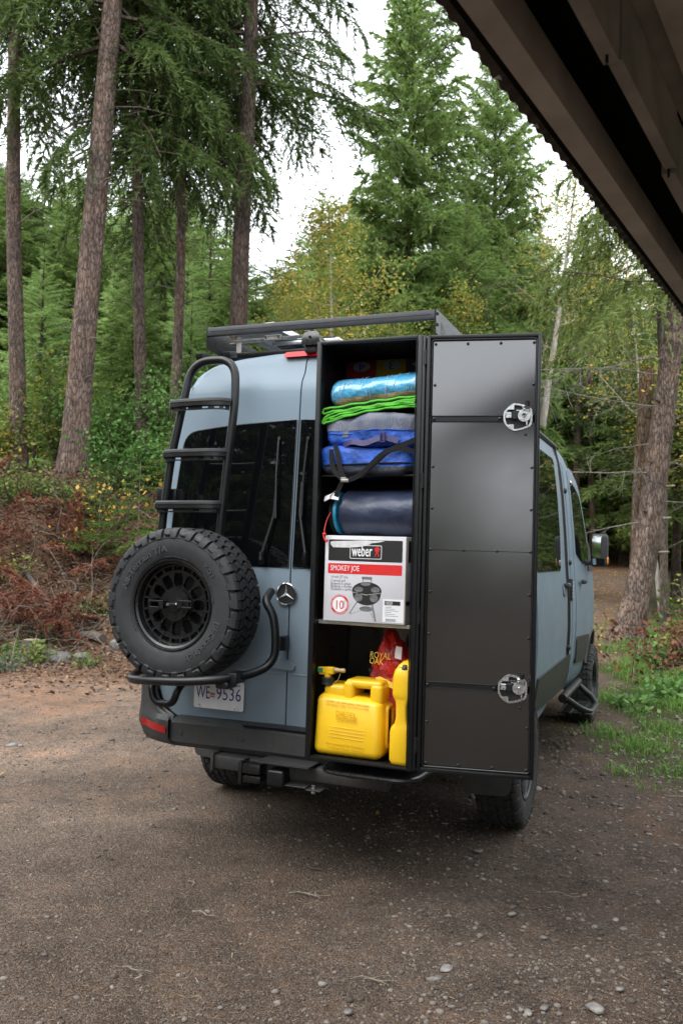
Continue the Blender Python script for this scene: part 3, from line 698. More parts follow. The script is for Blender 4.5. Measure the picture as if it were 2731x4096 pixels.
    for g, mm in fl: part('flag_stripe', g, M[mm], lp, False)
    for x in (-.505, -.288): part('plate_bolt', disc((x, .785), .0055, -.039, -.034, 12), M['chrome'], lp)
    # ---- ladder on the left door
    L = part('ladder', tube(fillet([(-.760, -.125, 1.25), (-.716, -.14, 1.77), (-.675, -.14, 2.126), (-.618, -.13, 2.42), (-.585, -.105, 2.655), (-.318, -.105, 2.658), (-.296, -.13, 2.42), (-.322, -.14, 2.126), (-.352, -.14, 1.77), (-.395, -.125, 1.25)],
             [0, .1, .1, .1, .125, .125, .1, .1, .1, 0], 7), .0225, 14), M['black'], T)
    for zz, xl, xr in ((2.415, -.668, -.318), (2.145, -.700, -.330), (1.868, -.738, -.350)):
        bow = fillet([(xl+.008, -.150, zz-.006), (xl+.012, -.185, zz), (xl+.09, -.205, zz), (xr-.10, -.205, zz+.002), (xr-.03, -.185, zz+.003), (xr, -.150, zz+.003)], [0, .03, .06, .06, .03, 0], 4)
        rg = part('rung', join(tube(bow, .0175, 10), ribbon([p+Vector((0, 0, -.012)) for p in bow], Vector((0, -1, 0)), .026, .0155)), M['black'], L)
        Pn = Vector((0, -1, 0)); gs = []
        for a0, a1, b0, b1 in [(0, 1, -.030, -.024), (0, 1, -.047, -.040)]:
            gs.append(ribbon([p+Vector((0, 0, (b0+b1)/2)) for p in bow], Pn, b1-b0, .002))
        nb = len(bow)
        for i0, i1 in ((1, 3), (5, 7), (10, 11), (13, 15), (17, 19), (21, 23)):
            i1 = min(i1, nb-1); i0 = min(i0, nb-2)
            gs.append(ribbon([p+Vector((0, 0, -.035)) for p in bow[i0:i1+1]], Pn, .0115, .002))
        part('slotted_plate', join(*gs), M['black'], rg)
    for x in (-.545, -.375): part('roof_hook', xf(rbox(-.022, .022, -.03, .05, -.018, .018, .003), Matrix.Translation((x, -.075, 2.688)) @ Matrix.Rotation(.25, 4, 'X')), M['black'], L)
    part('ladder_bracket', join(rbox(-.700, -.655, -.115, -.04, 1.865, 1.955, .004), rbox(-.815, -.775, -.06, -.02, 1.875, 1.965, .004), tube([(-.815, -.045, 1.95), (-.80, -.045, 1.95)], .012)), M['black_satin'], L)
    for z in (1.953, 1.868): part('bracket_bolt', tube([(-.712, -.118, z), (-.700, -.118, z)], .008, 8), M['chrome'], L)
    # ---- wheel carrier
    H = part('wheel_carrier', tube(fillet([(-.06, -.10, 1.42), (-.045, -.20, 1.375), (.005, -.20, 1.31), (.024, -.20, 1.20), (.022, -.20, 1.10), (-.01, -.22, 1.045), (-.07, -.29, 1.010), (-.16, -.44, .999), (-.32, -.48, .980), (-.55, -.465, .965), (-.70, -.40, .950), (-.775, -.28, .955), (-.770, -.16, .975), (-.70, -.08, .99)],
             [0, .06, .06, .08, .06, .05, .06, .08, .1, .1, .08, .06, .05, 0], 6), .0215, 14), M['black'], T)
    part('lower_hoop', tube(fillet([(-.672, -.12, .96), (-.676, -.25, .90), (-.650, -.25, .815), (-.535, -.25, .815), (-.508, -.25, .90), (-.50, -.12, .96)], [0, .06, .06, .06, .06, 0], 6), .0195, 12), M['black'], H)
    part('carrier_clamp', join(rbox(-.135, -.085, -.40, -.30, .975, 1.03, .006), rbox(-.19, -.12, -.42, -.32, .950, .985, .008)), M['black_satin'], H)
    part('carrier_hinge', join(rbox(-.025, .015, -.10, -.01, 1.115, 1.19, .010), tube([(.012, -.09, 1.118), (.012, -.09, 1.188)], .014, 10)), M['black_satin'], H)
    part('carrier_plate', join(rbox(-.62, -.30, -.10, -.05, 1.14, 1.56, .01), tube([(-.46, -.34, 1.345), (-.46, -.07, 1.345)], .07, 20)), M['black_satin'], H)
    part('carrier_foot', panel([(p.x, p.y) for p in fillet([(-.15, 1.02, 0), (.035, 1.005, 0), (.055, 1.03, 0), (-.01, 1.065, 0), (-.13, 1.075, 0)], .02, 4, True)], None, lambda a, b, t: (a, -.02+t, b), .03), M['paint'], H)
    # ---- roof rack
    K = part('roof_rack', join(rbox(-.722, .678, .262, .292, 2.897, 2.948, .003)), M['rack'], T)
    part('bar_groove', rbox(-.70, .66, .2600, .2618, 2.922, 2.9235, .0004, 1), M['inside'], K)
    for x in (-.727, .680):
        o = [(.262, 2.952), (.262, 2.822), (.42, 2.812), (2.7, 2.83), (3.3, 2.85), (3.3, 2.95)]
        part('side_plate', flat_prism(o, lambda a, b, t: (x+t, a, b), .006), M['frame'], K)
        hol = [[(.36, 2.835), (.52, 2.835), (.36, 2.905)], [(.62, 2.905), (.80, 2.905), (.80, 2.835)], [(1.0, 2.84), (1.3, 2.84), (1.3, 2.9)]]
        for tr in hol: part('plate_cutout', flat_prism(tr, lambda a, b, t: (x-.0008+t, a, b), .0076), M['fol_mid'] if False else M['inside'], K, False)
    for y in (.75, 1.35, 1.95, 2.6, 3.25): part('cross_bar', rbox(-.72, .68, y-.02, y+.02, 2.835, 2.875, .004), M['frame'], K)
    for y in (.45,): part('cross_bar', rbox(-.72, .68, y-.015, y+.015, 2.795, 2.83, .004), M['frame'], K)
    for x in (-.68, .64):
        for y in (.45, 1.35, 2.6): part('rack_foot', rbox(x-.03, x+.03, y-.04, y+.04, 2.70, 2.81, .008), M['frame'], K)
    for x, z in ((.679, 2.93), (.679, 2.87)): part('rack_bolt', xf(disc((0, 0), .008, -.006, .006, 10), Matrix.Translation((.688, .285, z)) @ Matrix.Rotation(math.pi/2, 4, 'Z')), M['ink_black'], K)
    # ---- hitch, step
    hb = part('hitch', join(rbox(-.335, .62, -.16, -.07, .490, .562, .012), rbox(-.345, -.328, -.175, -.06, .48, .572, .004)), M['plastic'], T)
    part('hitch_plate', panel(rr_outline(-.04, .245, -.24, -.10, .02), None, lambda a, b, t: (a, b, .572+t), .008), M['plastic'], hb)
    part('receiver_cover', rbox(.013, .105, -.235, -.14, .463, .543, .012, 3), M['black'], hb)
    part('trailer_socket', join(rbox(-.125, -.025, -.235, -.15, .508, .556, .005), rbox(-.125, -.025, -.23, -.15, .462, .498, .005), rbox(-.145, -.125, -.24, -.14, .455, .565, .004)), M['black_satin'], hb)
    part('safety_chain_loop', join(rbox(.10, .22, -.22, -.14, .470, .476, .002), rbox(.22, .30, -.22, -.14, .462, .468, .002)), M['plastic'], hb)
    part('hitch_bolt', tube([(.25, -.19, .445), (.25, -.19, .487)], .010, 8), M['chrome'], hb)
    so = fillet([(.43, -.545, 0), (.86, -.545, 0), (.88, -.20, 0), (.41, -.20, 0)], [.10, .10, .03, .03], 6, True)
    stp = part('rear_step', panel([(p.x, p.y) for p in so], None, lambda a, b, t: (a, b, .665-t), .020), M['ink_black'], T, fixn=True)
    part('step_rim', tube([(p.x, p.y, .656) for p in so], .012, 8, closed=True), M['black_satin'], stp)
    part('step_arm', rbox(.50, .56, -.40, -.05, .600, .643, .006), M['ink_black'], stp)
    # ---- mud flaps
    for sgn in (-1, 1):
        part('mud_flap', panel([(p.x*sgn, p.y) for p in fillet([(.74, .62, 0), (.76, .27, 0), (1.03, .285, 0), (1.035, .62, 0)], [.01, .05, .05, .01], 5, True)], .09, lambda a, b, t: (a, .80+.03*(b-.3)+t, b), .012), M['plastic'], T, fixn=True)
    # ---- right side: sliding door stood off its opening, front door, mirror, trims
    def side(y0, y1, off): return lambda a, b, t: (xs(b)*float(np.interp(a, [3.3, 3.6, 4.45, 5.02, 5.2, 5.5, 5.8], [1, 1.008, 1.04, 1.045, 1.035, .98, .86]))+off-t, a, b)
    so = [(1.78, .335), (2.9, .405), (3.17, .435), (3.26, .62), (3.285, 1.3), (3.285, 2.05), (3.27, 2.45), (3.22, 2.56), (1.78, 2.56)]
    sd = part('sliding_door', panel([(p.x, p.y) for p in fillet([(a, b, 0) for a, b in so], [0, .1, .08, .08, .2, .2, .1, .05, 0], 4, True)], .12, side(0, 0, .018), .03), M['paint'], T, ang=50, fixn=True)
    go = [(1.86, 1.535), (2.99, 1.535), (3.04, 1.8), (3.04, 2.45), (1.86, 2.45)]
    part('sliding_window', panel([(p.x, p.y) for p in fillet([(a, b, 0) for a, b in go], [.03, .05, .2, .06, .03], 5, True)], .12, side(0, 0, .023), .005), M['glass'], sd, ang=60, fixn=True)
    part('door_trim', panel([(p.x, p.y) for p in fillet([(1.80, .57, 0), (3.46, .525, 0), (3.50, .60, 0), (3.44, .825, 0), (1.80, .82, 0)], [.01, .04, .04, .02, .01], 4, True)], .15, side(0, 0, .034), .018), M['plastic'], sd, fixn=True)
    part('sliding_handle', rbox(1.010, 1.052, 3.05, 3.19, 1.395, 1.435, .012, 3), M['plastic'], sd)
    part('handle_cup', xf(superbox(0, 0, 0, .012, .08, .05, .7, 20, 10), Matrix.Translation((1.010, 3.12, 1.375))), M['paint'], sd)
    part('seal_panel', panel([(3.25, .64), (3.475, .60), (3.48, 2.1), (3.46, 2.56), (3.24, 2.585), (3.28, 2.1)], .15, side(0, 0, .007), .01), M['ink_black'], sd)
    for off, y in ((.010, 3.425), (.004, 3.455), (.0, 3.49)):
        part('door_seal', tube([(xs(z)+off, y-.10*max(0, z-2.3)**1.5, z) for z in np.linspace(.62, 2.62, 26)], .016, 8), M['ink_black'], sd)
    part('door_gutter', tube([(xs(2.60)+.004, y, 2.60) for y in np.linspace(1.7, 3.5, 12)], .022, 8), M['ink_black'], sd)
    part('slide_roller', rbox(.985, 1.03, 3.36, 3.44, .86, .90, .01), M['ink_black'], sd)
    # pillar between the doors, with lamp and buffers
    pl = part('door_pillar', panel([(3.47, .52), (3.80, .52), (3.86, 1.6), (3.86, 2.2), (3.80, 2.52), (3.45, 2.56), (3.47, 2.1)], .15, side(0, 0, .003), .01), M['paint'], T, fixn=True)
    part('pillar_ridge', tube([(xs(z)*1.008+.004, 3.64-.06*max(0, z-2.0), z) for z in np.linspace(.56, 2.48, 20)], .009, 8), M['paint'], pl)
    lampb = part('pillar_lamp', rbox(.985, 1.022, 3.525, 3.60, 1.27, 1.46, .01), M['ink_black'], pl)
    for k in range(5): part('lamp_cell', rbox(1.0205, 1.025, 3.537, 3.588, 1.29+k*.032, 1.313+k*.032, .002), M['clear'], lampb)
    for z, m_ in ((1.60, 'ink_black'), (2.23, 'ink_black')): part('buffer', xf(lathe([(0, -.02), (.018, -.02), (.026, 0), (.026, .01), (0, .01)], 16), Matrix.Translation((xs(z)+.012, 3.62, z)) @ Matrix.Rotation(math.pi/2, 4, 'Z')), M[m_], pl)
    fd = part('front_door', panel([(p.x, p.y) for p in fillet([(3.83, .45, 0), (4.40, .42, 0), (4.60, .80, 0), (5.0, .98, 0), (5.04, 1.52, 0), (4.78, 1.80, 0), (4.40, 2.34, 0), (4.06, 2.47, 0), (3.86, 2.46, 0)], [.03, .06, .06, .06, .05, .1, .08, .08, .05], 4, True)], .12, side(0, 0, .010), .03), M['paint'], T, ang=50, fixn=True)
    part('front_window', panel([(p.x, p.y) for p in fillet([(3.95, 1.68, 0), (4.25, 1.60, 0), (4.88, 1.56, 0), (4.68, 1.80, 0), (4.36, 2.24, 0), (3.92, 2.37, 0)], [.04, .1, .04, .1, .08, .05], 5, True)], .12, side(0, 0, .016), .005), M['glass'], fd, ang=60, fixn=True)
    part('front_handle', rbox(1.035, 1.078, 4.02, 4.16, 1.405, 1.445, .012, 3), M['plastic'], fd)
    part('front_trim', panel([(p.x, p.y) for p in fillet([(3.84, .70, 0), (4.40, .67, 0), (4.62, .91, 0), (3.84, .94, 0)], .04, 4, True)], .15, side(0, 0, .026), .018), M['plastic'], fd, fixn=True)
    part('sail_panel', panel([(4.66, 1.52), (5.05, 1.52), (4.78, 1.80)], .12, side(0, 0, .022), .01), M['plastic'], fd, fixn=True)
    aa = [(4.925+.505*math.cos(t), .42+.505*math.sin(t)) for t in np.linspace(math.radians(155), math.radians(15), 16)]
    part('front_fender', panel(aa+[(5.62, .60), (5.66, 1.15), (5.35, 1.38), (5.075, 1.50), (5.03, .97), (4.63, .785), (4.47, .66)], .12, side(0, 0, .008), .02), M['paint'], T, ang=50, fixn=True)
    part('arch_lip', tube([(xs(max(.75, z))*float(np.interp(y, [4.45, 5.02, 5.2, 5.5], [1.04, 1.045, 1.035, .98]))+.006, y, z) for y, z in aa], .020, 8), M['plastic'], T)
    mr = part('door_mirror', join(superbox(1.148, 4.52, 1.722, .078, .075, .158, .28, 28, 18), rbox(.98, 1.10, 4.50, 4.58, 1.575, 1.625, .015, 3)), M['plastic'], T)
    part('mirror_glass', panel(rr_outline(1.088, 1.203, 1.652, 1.865, .022), None, lambda a, b, t: (a, 4.438+.38*(a-1.145)+t, b), .006), M['mirror'], mr)
    part('wide_angle_glass', panel(rr_outline(1.088, 1.203, 1.583, 1.643, .016), None, lambda a, b, t: (a, 4.441+t, b), .006), M['mirror'], mr)
    part('mirror_lamp', superbox(1.218, 4.51, 1.625, .016, .05, .038, .5, 16, 10), M['amber'], mr)
    # rear quarter trim, sill hoop step
    part('quarter_trim', panel(rr_outline(.42, .74, .56, .825, .03), .12, side(0, 0, .012), .018), M['plastic'], T, fixn=True)
    sb = part('side_step', tube(fillet([(1.00, 3.34, .465), (1.12, 3.42, .37), (1.185, 3.58, .325), (1.185, 4.02, .325), (1.13, 4.16, .37), (1.00, 4.22, .465)], .06, 5), .028, 12), M['black'], T)
    part('sill_bar', tube([(.995, 3.20, .48), (.995, 4.30, .48)], .036, 12), M['black'], sb)
    tr = [rbox(.93, 1.20, 3.45+.09*k, 3.475+.09*k, .318, .335, .004, 1) for k in range(8)]+[rbox(.93+.088*k, .95+.088*k, 3.42, 4.12, .316, .333, .004, 1) for k in range(4)]
    part('step_tread', join(*tr), M['black'], sb)
    return T
van = build_van()
# ================================================================= wheels
def arc_text(s, r, a0, size, y, xscale=1.0, extr=.003, track=1.0):
    """lettering bent clockwise round the wheel, tops outward; a0 = start angle (radians)"""
    g = text_geo(s, size, 'LEFT', extr, xscale*track)
    V = []
    for x, h, d in g[0]:
        a = a0-x/r; rr = r+h; V.append((rr*math.cos(a), y-d, rr*math.sin(a)))
    return V, g[1]
def wheel_geo(R=.392, Wd=.26, Rr=.228, seed=1):
    h = Wd/2; rg = np.random.default_rng(seed)
    half = [(Rr-.004, -h+.040), (Rr+.002, -h+.018), (Rr+.014, -h+.010), (Rr+.030, -h+.006), (Rr+.058, -h+.0005), (Rr+.085, -h+.000), (Rr+.108, -h+.004), (Rr+.1085, -h+.0015), (Rr+.112, -h+.0015), (Rr+.1125, -h+.006), (R-.052, -h+.008), (R-.032, -h+.018), (R-.022, -h+.034), (R-.0175, -h+.06), (R-.0165, 0)]
    prof = half+[(r, -y) for r, y in reversed(half[:-1])]
    tyre = lathe(prof, 96)
    # tread blocks
    gs = []; NP = 50; da = 2*math.pi/NP
    def pol(a, y, r): return (r*math.cos(a), y, r*math.sin(a))
    def block(poly, r0, r1, taper=.93):
        n = len(poly); ca = sum(p[0] for p in poly)/n; cy = sum(p[1] for p in poly)/n
        V = [pol(a, y, r0) for a, y in poly]+[pol(ca+(a-ca)*taper, cy+(y-cy)*taper, r1) for a, y in poly]
        return V, [tuple(range(n, 2*n))]+[(k, (k+1) % n, n+(k+1) % n, n+k) for k in range(n)]
    for k in range(NP):
        a = k*da
        for row, (yc, w, ph, kink) in enumerate(((-.068, .036, .18, .35), (-.024, .036, .62, -.35), (.024, .036, .10, .35), (.068, .036, .55, -.35))):
            b = a+ph*da; L = .40*da; kk = kink*da; jj = .05*da*rg.standard_normal()
            P = [(b-L, yc-w/2), (b-L+kk*.5, yc-.003), (b-L+kk, yc+w/2), (b+L+kk*.8+jj, yc+w/2), (b+L+kk*.3+jj, yc+.006), (b+L+jj, yc-w/2+.004)]
            gs.append(block(P, R-.020, R-.001*(abs(yc) > .05)))
        for s in (-1, 1):      # shoulder blocks that wrap down the sidewall, long and short in turn
            b = a+(.3 if s < 0 else .75)*da; lng = (k % 2 == 0); rb = R-(.060 if lng else .042)
            wa = .39*da; sk = .18*da
            sec = [(R-.002, h*.69), (R-.004, h*.83), (R-.013, h*.93), (R-.026, h*.985), (rb+.006, h*1.005), (rb, h*.985)]
            V = []
            for i, (r, y) in enumerate(sec):
                sh = sk*i/5*(1 if lng else -1); ww = wa*(1+.04*i) if i < 4 else wa*(.95-.12*(i-3))
                for q in (-1, 1): V.append(pol(b+sh+q*ww, s*y, r))
            for i, (r, y) in enumerate(sec):
                sh = sk*i/5*(1 if lng else -1); ww = wa*(1+.04*i)*1.05
                for q in (-1, 1): V.append(pol(b+sh+q*ww, s*(y-.008 if i > 1 else y), r-.014 if i < 4 else r-.004))
            F = []
            for i in range(5): F.append((2*i, 2*i+1, 2*i+3, 2*i+2)); F.append((2*i, 2*i+2, 12+2*i+2, 12+2*i)); F.append((2*i+1, 12+2*i+1, 12+2*i+3, 2*i+3))
            F += [(0, 12, 13, 1), (10, 11, 23, 22)]
            gs.append((V, F))
    tread = join(*gs)
    # rim: lip and barrel
    lip = lathe([(Rr-.002, -h+.030), (Rr+.004, -h+.014), (Rr, -h+.008), (Rr-.007, -h+.010), (Rr-.010, -h+.020), (Rr-.020, -h+.026), (Rr-.026, -h+.055), (Rr-.030, -h+.10), (Rr-.034, h-.03), (Rr+.004, h-.02)], 72)
    # honeycomb face: two rings of windows in a thick disc
    nr, nt = 34, 300; r0, r1 = .030, Rr-.022; y0 = -h+.072; th = .022
    rs = np.linspace(r0, r1, nr+1); solid = np.ones((nr, nt), bool)
    for i in range(nr):
        r = (rs[i]+rs[i+1])/2
        for j in range(nt):
            a = (j+.5)/nt*2*math.pi
            k = a/(2*math.pi/12); dx = (k-round(k))*(2*math.pi/12)*r; dr = abs(r-.1275)/.033; dxx = abs(dx)/.0255
            if dr < 1 and dxx < 1 and dxx*.55+dr*.55 < .88: solid[i, j] = False
            k = a/(2*math.pi/20); dx = (k-round(k))*(2*math.pi/20)*r
            if .174 < r < .198 and abs(dx) < .0225: solid[i, j] = False
    V = []; F = []
    def yy(r): return y0+.012*((r-.10)/.1)**2*(-1 if r > .1 else .2)
    for t in (0, th):
        for i in range(nr+1):
            for j in range(nt): a = j/nt*2*math.pi; V.append((rs[i]*math.cos(a), yy(rs[i])+t, rs[i]*math.sin(a)))
    o = (nr+1)*nt; idx = lambda i, j: i*nt+(j % nt)
    for i in range(nr):
        for j in range(nt):
            if not solid[i, j]: continue
            F.append((idx(i, j), idx(i+1, j), idx(i+1, j+1), idx(i, j+1)))
            for (ii, jj, p, q) in ((i-1, j, (i, j), (i, j+1)), (i+1, j, (i+1, j+1), (i+1, j)), (i, (j-1) % nt, (i+1, j), (i, j)), (i, (j+1) % nt, (i, j+1), (i+1, j+1))):
                if ii < 0 or ii >= nr or not solid[ii, jj]: F.append((idx(*p), idx(*q), o+idx(*q), o+idx(*p)))
    face = (V, F)
    hub = lathe([(0, y0-.012), (.048, y0-.012), (.052, y0-.008), (.052, y0+.02)], 32)
    drum = lathe([(0, .0), (.17, .0), (.175, .01), (.175, .08)], 40)
    return tyre, tread, lip, face, hub, drum
WG = wheel_geo()
def build_spare():
    c = Vector((-.457, -.305, 1.345))
    T = thing('spare_wheel', 'large black all terrain spare wheel hung on the tube carrier behind the van', 'wheel', c)
    tm = Matrix.Translation(c); tyre, tread, lip, face, hub, drum = WG
    ty = part('tyre', xf(tyre, tm), M['rubber'], T, ang=60)
    part('tread', xf(tread, tm), M['tread'], ty, ang=25)
    y = -.1297
    for s, a, size, r in (('All-Terrain T/A', 166, .047, .268), ('KO3', 47, .034, .272), ('BFGoodrich', -14, .047, .268)):
        g = arc_text(s, r, math.radians(a), size, y, 1.12); part('lettering', xf(g, tm), M['letter'], ty, False)
    for s, a, size, r in (('LT255/75R17 111/108S', 40, .013, .240), ('RADIAL TUBELESS  3PMSF', 100, .010, .240), ('M+S   MAX LOAD SINGLE 1090KG', 215, .009, .241)):
        g = arc_text(s, r, math.radians(a), size, y+.004, 1.2, .0009); part('fine_print', xf(g, tm), M['letter'], ty, False)
    rm = part('rim', xf(lip, tm), M['rim'], T, ang=40)
    part('wheel_face', xf(face, tm), M['rim'], rm, ang=30)
    part('hole_shade_disc', xf(disc((0, 0), .19, .05, .06, 40), tm), M['ink_black'], rm)  # black disc added so the wheel holes read as deep shade
    # hold-down plate, bracket and nut
    f = c.y-.130+.06
    hp = part('hold_down_plate', xf(disc((0, 0), .083, -.085, -.079, 48), tm), M['black_satin'], T)
    part('inner_disc', xf(disc((0, 0), .038, -.090, -.085, 32), tm), M['black'], hp)
    def strap(x0, x1, sgn, z):
        fr = [(-.112, -.123), (-.045, -.123)]
        return join(rbox(min(x0, x1), max(x0, x1), -.126, -.121, z-.020, z-.012, .001, 1), rbox(min(x0, x1), max(x0, x1), -.126, -.121, z+.012, z+.020, .001, 1),
                    rbox(x1-.006*(sgn > 0)-.0*(sgn < 0), x1+.006*(sgn < 0), -.126, -.121, z-.0118, z+.0118, .001, 1), rbox(x0-.014, x0+.014, -.1262, -.1208, z-.0205, z+.0205, .001, 1))
    b1 = strap(-.056, -.128, -1, .0); b2 = strap(.052, .122, 1, .006)
    legs = (rbox(-.045, -.040, -.126, -.090, -.020, .020, .001, 1), rbox(.036, .041, -.126, -.090, -.014, .026, .001, 1), rbox(-.06, -.040, -.126, -.121, -.020, .020, .001, 1), rbox(.036, .06, -.126, -.121, -.014, .026, .001, 1))
    part('bracket', xf(join(b1, *[legs[k] for k in (0, 2)]), tm), M['black_satin'], hp); part('bracket', xf(join(b2, *[legs[k] for k in (1, 3)]), tm), M['black_satin'], hp)
    part('lock_bolt', xf(join(tube([(0.0, -.09, 0), (-.0, -.125, .002), (.0, -.150, .004)], .008, 10), tube([(.02, -.09, .004), (.02, -.102, .004)], .006, 8)), tm), M['zinc'], hp)
build_spare()
def build_van_wheels():
    tyre, tread, lip, face, hub, drum = WG
    src = None
    for yc, sx, xo in ((1.26, 1, .928), (1.26, -1, .928), (4.925, 1, .955), (4.925, -1, .955)):
        w = bpy.data.objects.new('wheel', None); w.empty_display_size = .1; S.collection.objects.link(w); w.parent = van
        w.location = Vector((sx*xo, yc, .388))-WL[van.name]; w.rotation_euler = (0, 0.9*yc, 0)
        w.rotation_euler = Euler((0.7*yc*sx, 0, 0)).to_matrix().to_euler()
        w.rotation_euler = (Matrix.Rotation(sx*math.pi/2, 3, 'Z') @ Matrix.Rotation(.37*yc+sx, 3, 'Y')).to_euler()
        if src is None:
            src = [part('tyre', tyre, M['dusty'], w, ang=60, local=True), part('tread', tread, M['dusty'], w, ang=25, local=True), part('rim', join(lip, face), M['rim'], w, ang=35, local=True),
                   part('hub', hub, M['black'], w, local=True), part('brake_drum', drum, M['steel'], w, local=True)]
            for o in src: o.location = (0, 0, 0)
        else:
            for o in src:
                c = o.copy(); S.collection.objects.link(c); c.parent = w
build_van_wheels()

# ================================================================= the tall storage box on the right rear door
def carbon_mat(name, ang):
    m, nt, b = newmat(name)
    tc = N(nt, 'ShaderNodeTexCoord'); mp = N(nt, 'ShaderNodeMapping'); mp.inputs['Rotation'].default_value = (0, ang, 0)
    w = N(nt, 'ShaderNodeTexWave'); w.wave_type = 'BANDS'; w.bands_direction = 'Z'; w.inputs['Scale'].default_value = 39; w.inputs['Distortion'].default_value = .25; w.inputs['Detail'].default_value = 1; w.inputs['Detail Scale'].default_value = 30
    nt.links.new(tc.outputs['Object'], mp.inputs[0]); nt.links.new(mp.outputs[0], w.inputs['Vector'])
    r = ramp(nt, w.outputs[0], [(.2, (.005, .005, .0053)), (.8, (.0135, .0132, .0132))]); nt.links.new(r.outputs[0], b.inputs['Base Color'])
    n = noise_tex(nt, 6, 4); mr = N(nt, 'ShaderNodeMapRange'); mr.inputs[1].default_value = .3; mr.inputs[2].default_value = .7; mr.inputs[3].default_value = .14; mr.inputs[4].default_value = .20
    nt.links.new(n.outputs[0], mr.inputs[0]); nt.links.new(mr.outputs[0], b.inputs['Roughness'])
    cw = N(nt, 'ShaderNodeMapRange'); cw.inputs[3].default_value = .55; cw.inputs[4].default_value = 1.; nt.links.new(w.outputs[0], cw.inputs[0]); nt.links.new(cw.outputs[0], b.inputs['Coat Weight'])
    bp = N(nt, 'ShaderNodeBump'); bp.inputs['Strength'].default_value = .03; bp.inputs['Distance'].default_value = .0003
    nt.links.new(w.outputs[0], bp.inputs['Height']); nt.links.new(bp.outputs[0], b.inputs['Normal'])
    b.inputs['Specular IOR Level'].default_value = 1.; b.inputs['Coat Weight'].default_value = 1.; b.inputs['Coat Roughness'].default_value = .16; b.inputs['Coat IOR'].default_value = 1.75
    return m
M['carbon_down'] = carbon_mat('carbon_weave_falling', math.radians(-58)); M['carbon_up'] = carbon_mat('carbon_weave_rising', math.radians(58))
YF = -.584
def build_cargo_box():
    T = thing('storage_box', 'tall black metal storage box with its door swung open on the back of the van', 'storage box', (.62, -.34, .70))
    X0, X1, Z0, Z1, YB = .372, .868, .713, 2.590, -.085
    t = .004
    shell = join(box(X0, X0+t, YF+.006, YB, Z0, Z1), box(X1-t, X1, YF+.006, YB, Z0, Z1), box(X0+t, X1-t, YB-t, YB, Z0, Z1), box(X0+t, X1-t, YF+.006, YB-t, Z0, Z0+t), box(X0+t, X1-t, YF+.006, YB-t, Z1-t, Z1))
    part('shell', shell, M['inside'], T, False)
    fr = join(rbox(X0, .394, YF, YF+.05, Z0, Z1, .004), rbox(.849, X1+.004, YF, YF+.05, Z0, Z1, .004), rbox(.394, .849, YF, YF+.05, 2.572, Z1, .004), rbox(.394, .849, YF, YF+.05, Z0, .728, .004))
    part('face_frame', fr, M['frame'], T)
    ip = join(tube([(.396, YF-.001, .730), (.396, YF-.001, 2.570), (.847, YF-.001, 2.570), (.847, YF-.001, .730)], .003, 6, closed=True))
    part('frame_bead', ip, M['frame'], T)
    part('hinge_flange', join(rbox(.872, .886, YF+.002, YF+.05, Z0+.005, Z1-.004, .003), rbox(.8865, .893, YF+.012, YF+.06, Z0+.015, Z1-.01, .002)), M['frame'], T)
    for z in (2.487, 1.952, 1.37, .83):
        part('hinge', join(tube([(.8885, YF-.006, z-.032), (.8885, YF-.006, z+.032)], .006, 10), rbox(.879, .888, YF-.004, YF+.004, z-.03, z+.03, .002, 1), rbox(.889, .899, YF-.008, YF+.004, z-.03, z+.03, .002, 1)), M['black_satin'], T)
    for z, lip in ((1.984, .004), (1.325, .010)):
        part('shelf', join(box(.3765, .8635, YF+.052, YB-.006, z-.004, z), rbox(.398, .846, YF+.048, YF+.053, z-lip-.004, z+.002, .0015, 1)), M['alu'] if lip > .005 else M['frame'], T)
    part('back_liner', panel(rr_outline(.385, .855, .73, 1.31, .01), None, lambda a, b, d: (a, -.0935+d, b), .003), M['carbon_up'], T)
    part('wing_nut', join(xf(disc((0, 0), .010, -.012, 0, 12), Matrix.Translation((.52, -.0945, 1.20))), rbox(.500, .515, -.106, -.098, 1.204, 1.212, .003)), M['ink_black'], T)
    # -------- door
    phi = math.radians(10.57); e = Vector((math.cos(phi), math.sin(phi), 0)); n = Vector((-math.sin(phi), math.cos(phi), 0)); o = Vector((.898, -.599, 0))
    MD = Matrix(((e.x, n.x, 0, o.x), (e.y, n.y, 0, o.y), (0, 0, 1, 0), (0, 0, 0, 1)))      # (s, t, z) -> world
    w = .479; z0, z1 = .722, 2.581
    D = part('door', xf(join(rbox(0, w, .040, .052, z0, z1, .004), rbox(0, .014, 0, .0402, z0, z1, .003), rbox(w-.014, w, 0, .0402, z0, z1, .003), rbox(.0142, w-.0142, 0, .0402, z1-.016, z1, .003), rbox(.0142, w-.0142, 0, .0402, z0, z0+.018, .003)), MD), M['frame'], T)
    ring = fillet([(.020, .010, .745), (.020, .010, 2.562), (.461, .010, 2.562), (.461, .010, .745)], .012, 4, True)
    part('door_seal', xf(tube([(p.x, p.y, p.z) for p in ring], .0045, 8, closed=True), MD), M['black_satin'], D)
    def liner(a0, a1, b0, b1, m):
        oo = rr_outline(a0, a1, b0, b1, .004, 2)
        return part('liner_panel', xf(flat_prism(oo, lambda a, b, t_: (a, .018+t_, b), .003), MD), m, D)
    liner(.026, .456, 2.2345, 2.557, M['carbon_down']); liner(.026, .456, 1.6580, 2.2045, M['carbon_down']); liner(.026, .456, 1.1005, 1.6560, M['carbon_up']); liner(.026, .456, .750, 1.0725, M['carbon_up'])
